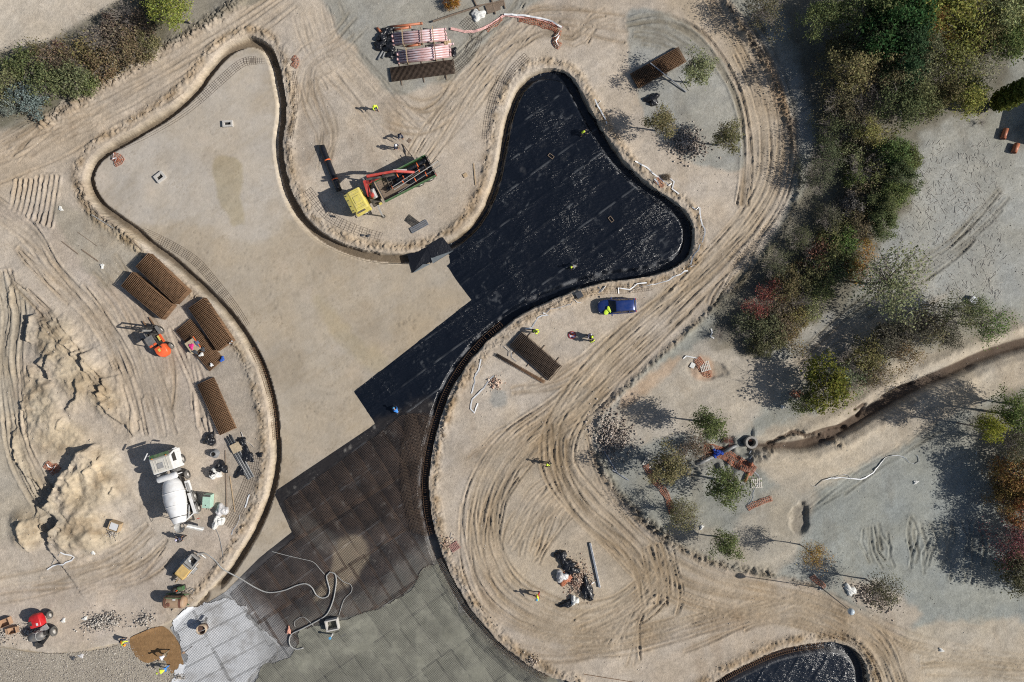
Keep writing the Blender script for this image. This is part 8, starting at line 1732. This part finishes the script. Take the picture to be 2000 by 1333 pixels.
# belt on the right
B = 'trees of the belt along the dirt road'
belt = [(1590,35,2.2,'big',TN,5),(1480,15,2.4,'bigsparse',DO,4),(1670,135,2.7,'big',TN,5.2),(1690,28,3.0,'big',GR,6),(1748,45,3.4,'dense',DG,7),(1765,100,2.7,'dense',DG,6.2),(1715,85,2.4,'dense',DG,5.5),(1840,25,3.5,'big',YE,6),(1870,85,3.0,'bigsparse',YE,5.5),(1815,52,1.6,'small',AM,6),(1845,75,1.2,'small',AM,5.5),(1945,25,3.0,'big',LG,6),(1965,72,2.6,'big',GR,6),(1995,15,2.5,'big',YE,6),(1850,135,3.0,'bigsparse',OL,5),(1800,120,2.4,'big',OL,5),(1885,185,2.2,'small',YE,4.6),(1840,185,1.9,'small',GR,4.4),(1770,155,2.8,'bigsparse',OL,5),(1762,205,2.4,'big',GR,4.8),(1700,258,1.5,'small',YE,4.6),(1715,170,2.2,'bare',BR,4),
        (1630,195,2.5,'bigsparse',DO,4),(1615,255,2.3,'bigsparse',DO,3.6),(1680,235,1.9,'sparse',BR,3.6),(1650,270,1.9,'sparse',BR,3),(1690,205,1.9,'bare',BR,3.6),(1745,305,1.8,'dense',GR,3),(1768,318,1.5,'dense',GR,3),(1757,350,1.6,'dense',GR,3),(1740,383,1.7,'dense',GR,3),(1715,402,1.7,'dense',GR,2.8),(1722,432,1.6,'dense',GR,2.6),(1685,325,2.2,'bare',BR,3),(1692,368,2.0,'bushsparse',BR,2),(1660,380,1.8,'bare',BR,2.6),(1652,350,1.3,'small',GR,3.4),(1645,405,1.5,'small',SV,3),(1605,425,1.9,'bigsparse',DO,3),(1575,500,1.8,'bushsparse',(0.22,0.13,0.07),2.4),(1605,488,2.0,'bush',OL,2.4),(1632,468,1.8,'bush',GR,2.4),(1560,540,1.9,'bush',DO,2.4),(1662,518,2.0,'bushsparse',AM,2),(1692,468,0.9,'bushsparse',YE,1.6),(1592,560,1.6,'bush',OL,2.2),(1545,585,1.5,'bare',BR,2),
        (1490,575,1.5,'bushsparse',RD,2.6),(1465,605,1.3,'bushsparse',RD,2.4),(1482,640,2.0,'bush',DO,2.4),(1515,622,1.9,'bushsparse',OL,2),(1440,640,1.6,'bushsparse',DO,2),(1530,660,1.6,'bushsparse',TN,1.6),(1620,530,1.5,'bushsparse',OL,1.8),(1470,680,1.3,'bush',DO,1.6),(1520,560,2.0,'bush',DO,2.6),(1500,520,1.8,'bigsparse',DO,3),(1580,350,2.0,'bigsparse',DO,3.4),(1600,310,2.0,'bigsparse',DO,3.4),(1550,470,1.7,'bigsparse',DO,2.8),(1650,300,2.0,'bush',OL,2.4),(1640,230,2.0,'bush',OL,3),(1720,290,2.0,'bushsparse',OL,2.4),(1800,200,2.2,'big',OL,4),(1730,120,2.4,'big',OL,5),(1900,130,2.4,'bigsparse',LG,5),(1915,60,2.6,'big',OL,5.5),(1990,60,2.2,'big',LG,5.5),(1625,100,2.0,'big',DO,4),(1630,440,1.8,'bush',OL,2.2),(1670,440,1.6,'bush',DO,2.2),(1690,410,1.6,'bushsparse',OL,2),(1640,510,1.6,'bush',OL,1.8),(1540,620,1.6,'bush',OL,1.8),(1500,660,1.6,'bush',OL,1.6),(1570,600,1.6,'bushsparse',LG,1.6),(1590,520,1.6,'bush',TN,2),(1710,340,1.8,'bush',OL,2.2)]
WORDS = {id(OL): 'olive-green', id(GR): 'fresh green', id(DG): 'dark evergreen', id(YE): 'yellowing', id(AM): 'golden-leaved', id(BR): 'brown twiggy', id(RD): 'red-leaved', id(SV): 'silvery', id(TN): 'tan-green', id(DO): 'dull dark', id(LG): 'pale green'}
SHAPE = {'small': 'round-crowned tree', 'sparse': 'thin tree', 'big': 'broad tree', 'bigsparse': 'broad airy tree', 'dense': 'dense leafy tree', 'bush': 'leafy shrub', 'bushsparse': 'twiggy shrub', 'bare': 'leafless shrub'}
for x, y, R, k, c, hc in belt:
    if x < 1665: R *= 0.9; x += 14; hc *= 0.52 if y > 150 else 0.72
    elif y > 150: hc *= 0.72
    else: hc *= 0.72
    w = WORDS.get(id(c), 'russet'); reg = 'in the top of the belt beyond the dirt road' if y < 150 else ('in the middle of the belt beside the cut scrub' if y < 440 else 'at the foot of the belt by the road bend')
    sh = 'shrub' if k in ('bush', 'bushsparse', 'bare') else 'tree'
    tree(x, y, R, k, V_(c), f'{w} {SHAPE[k]} {reg}', f'{w} {SHAPE[k]} {reg}', hc, None, sh)
for x, y, R, k, c, hc in [(1690,690,1.9,'bush',OL,2),(1655,705,1.7,'bare',BR,2.4),(1730,660,1.8,'bush',DO,2.2),(1780,640,2.1,'bushsparse',DO,2.6),(1822,630,2.0,'bushsparse',BR,2.6),(1870,618,2.1,'sparse',OL,4),(1935,632,2.1,'sparse',GR,4.2),(1905,600,1.5,'sparse',GR,3.6),(1615,755,2.6,'bush',(0.14,0.17,0.04),3),(1580,785,1.5,'bush',GR,2),(1705,735,1.8,'bushsparse',OL,1.8),(1760,690,1.8,'bushsparse',TN,1.6),(1660,745,1.7,'bushsparse',LG,1.8),(1850,660,1.4,'bushsparse',DO,1.4)]:
    w = WORDS.get(id(c), 'bright green'); sh = 'shrub' if k in ('bush', 'bushsparse', 'bare') else 'tree'; lb = f'{w} {SHAPE[k]} in the row above the muddy ditch'; tree(x, y, R, k, V_(c), lb, lb, hc, None, sh)
for x, y, R, k, c, hc in [(1935,838,1.5,'small',(0.25,0.31,0.05),5.5),(1985,812,2.2,'big',GR,5),(1990,868,2.0,'bigsparse',OL,4),(1990,925,2.6,'big',AM,2.8),(1966,962,1.9,'big',(0.17,0.15,0.06),2.4),(2000,992,2.4,'big',AM,2.8),(1985,1060,2.5,'bigsparse',(0.22,0.11,0.09),3),(1995,1115,2.4,'big',DO,3.2),(2055,800,2.4,'bigsparse',OL,5),(2085,900,2.4,'big',OL,3.4),(2085,980,2.4,'big',DO,3.4),(2080,1070,2.4,'big',OL,3.4),(2080,1140,2.4,'big',OL,3.4)]:
    w = WORDS.get(id(c), 'russet'); lb = f'{w} {SHAPE[k]} in the clump right of the grey flat' if x > 1940 else 'bright lime-green tree top above the dark shade'; tree(x, y, R, k, V_(c), lb, lb, hc)
for x, y, R, k, c in [(12,165,2.0,'bush',OL),(52,192,1.8,'bush',SV),(48,130,2.0,'bush',GR),(95,165,2.0,'bush',GR),(108,112,1.8,'bushsparse',BR),(118,95,0.8,'bush',RD),(150,152,1.9,'bush',OL),(160,102,2.0,'bushsparse',OL),(200,122,1.8,'bush',OL),(212,75,2.1,'bushsparse',BR),(252,95,1.9,'bush',OL),(270,55,2.1,'bushsparse',BR),(240,30,1.8,'bare',BR),(335,8,2.3,'big',YE),(300,15,1.8,'bush',DO),(290,88,1.5,'bush',TN),(18,205,1.3,'bush',SV),(130,130,1.5,'bush',DO),(180,70,1.6,'bare',BR),(75,105,1.4,'bushsparse',DO),(225,50,1.5,'bush',DO),(175,165,1.2,'bush',GR)]:
    w = WORDS.get(id(c), 'russet'); lb = f'{w} {SHAPE[k]} in the hedge between the two tracks'; tree(x, y, R, k, V_(c), lb, lb, None, None, 'tree' if k == 'big' else 'shrub')
tree(884, 4, 0.9, 'bush', (0.34,0.17,0.04), 'small orange-brown shrub on the grey ground by the beam', None, None, None, 'shrub'); tree(1408, 655, 1.1, 'bare', BR, 'pale leafless shrub beside a white tape knot', None, 1.0, None, 'shrub'); tree(1302, 347, 0.45, 'bush', BR, 'small brown tuft on the bank by the white tape', None, None, None, 'shrub'); tree(1916, 240, 0.6, 'bare', BR, 'little dark bare shrub near the poplar shade', None, 0.5, None, 'shrub')
# tall poplar leaning out of the frame
_r = np.random.RandomState(8); _n = 9000; _z = 0.4 + 9.0 * _r.rand(_n); _a = _r.rand(_n) * 6.283; _q = (0.35 + 0.65 * _r.rand(_n) ** 0.5) * 1.15 * np.clip(_z / 1.2, 0.4, 1) * np.clip((10.2 - _z) / 3.5, 0.2, 1) * (1 + 0.18 * np.sin(_z * 5 + 2 * _a))
_p = np.stack([_q * np.cos(_a), _q * np.sin(_a), _z], 1); _u = _r.randn(_n, 3); _u /= np.linalg.norm(_u, axis=1)[:, None]; _w = np.cross(_u, _r.randn(_n, 3)); _w /= np.linalg.norm(_w, axis=1)[:, None]
pc = np_mesh('crown', np.stack([_p - _u * 0.15, _p - _w * 0.09, _p + _u * 0.15, _p + _w * 0.09], 1).reshape(-1, 3), np.arange(_n * 4).reshape(-1, 4))
e = empty('tree', G(1938, 206), 0, 'tall narrow poplar at the edge of the cleared scrub', 'tree'); c = link('crown', pc, M_LEAF, e); c.color = (0.15, 0.17, 0.045, 1); link('trunk', limb_mesh('trunk', 8.0, 0.8, 14, 3, 0.14, 2, 2.0), M_BARK, e)
# site cabin just outside the frame: its shade reaches in
e = empty('site_cabin', W(2058, 250), math.radians(-14), 'grey steel site cabin at the edge of the cleared ground', 'cabin'); MB().box((0, 0, 1.35), (4.6, 4.4, 2.5)).build('wall', P_LGREY, e, 0.03); MB().box((0, 0, 2.66), (4.8, 4.6, 0.12)).build('roof', P_GREY, e); MB().box((-2.32, -0.8, 1.1), (0.06, 0.9, 2.0)).build('door', P_WHITE, e)
for y in (0.4, 1.5): MB().box((-2.32, y, 1.6), (0.05, 0.8, 0.8)).build('window', P_GLASS, e)
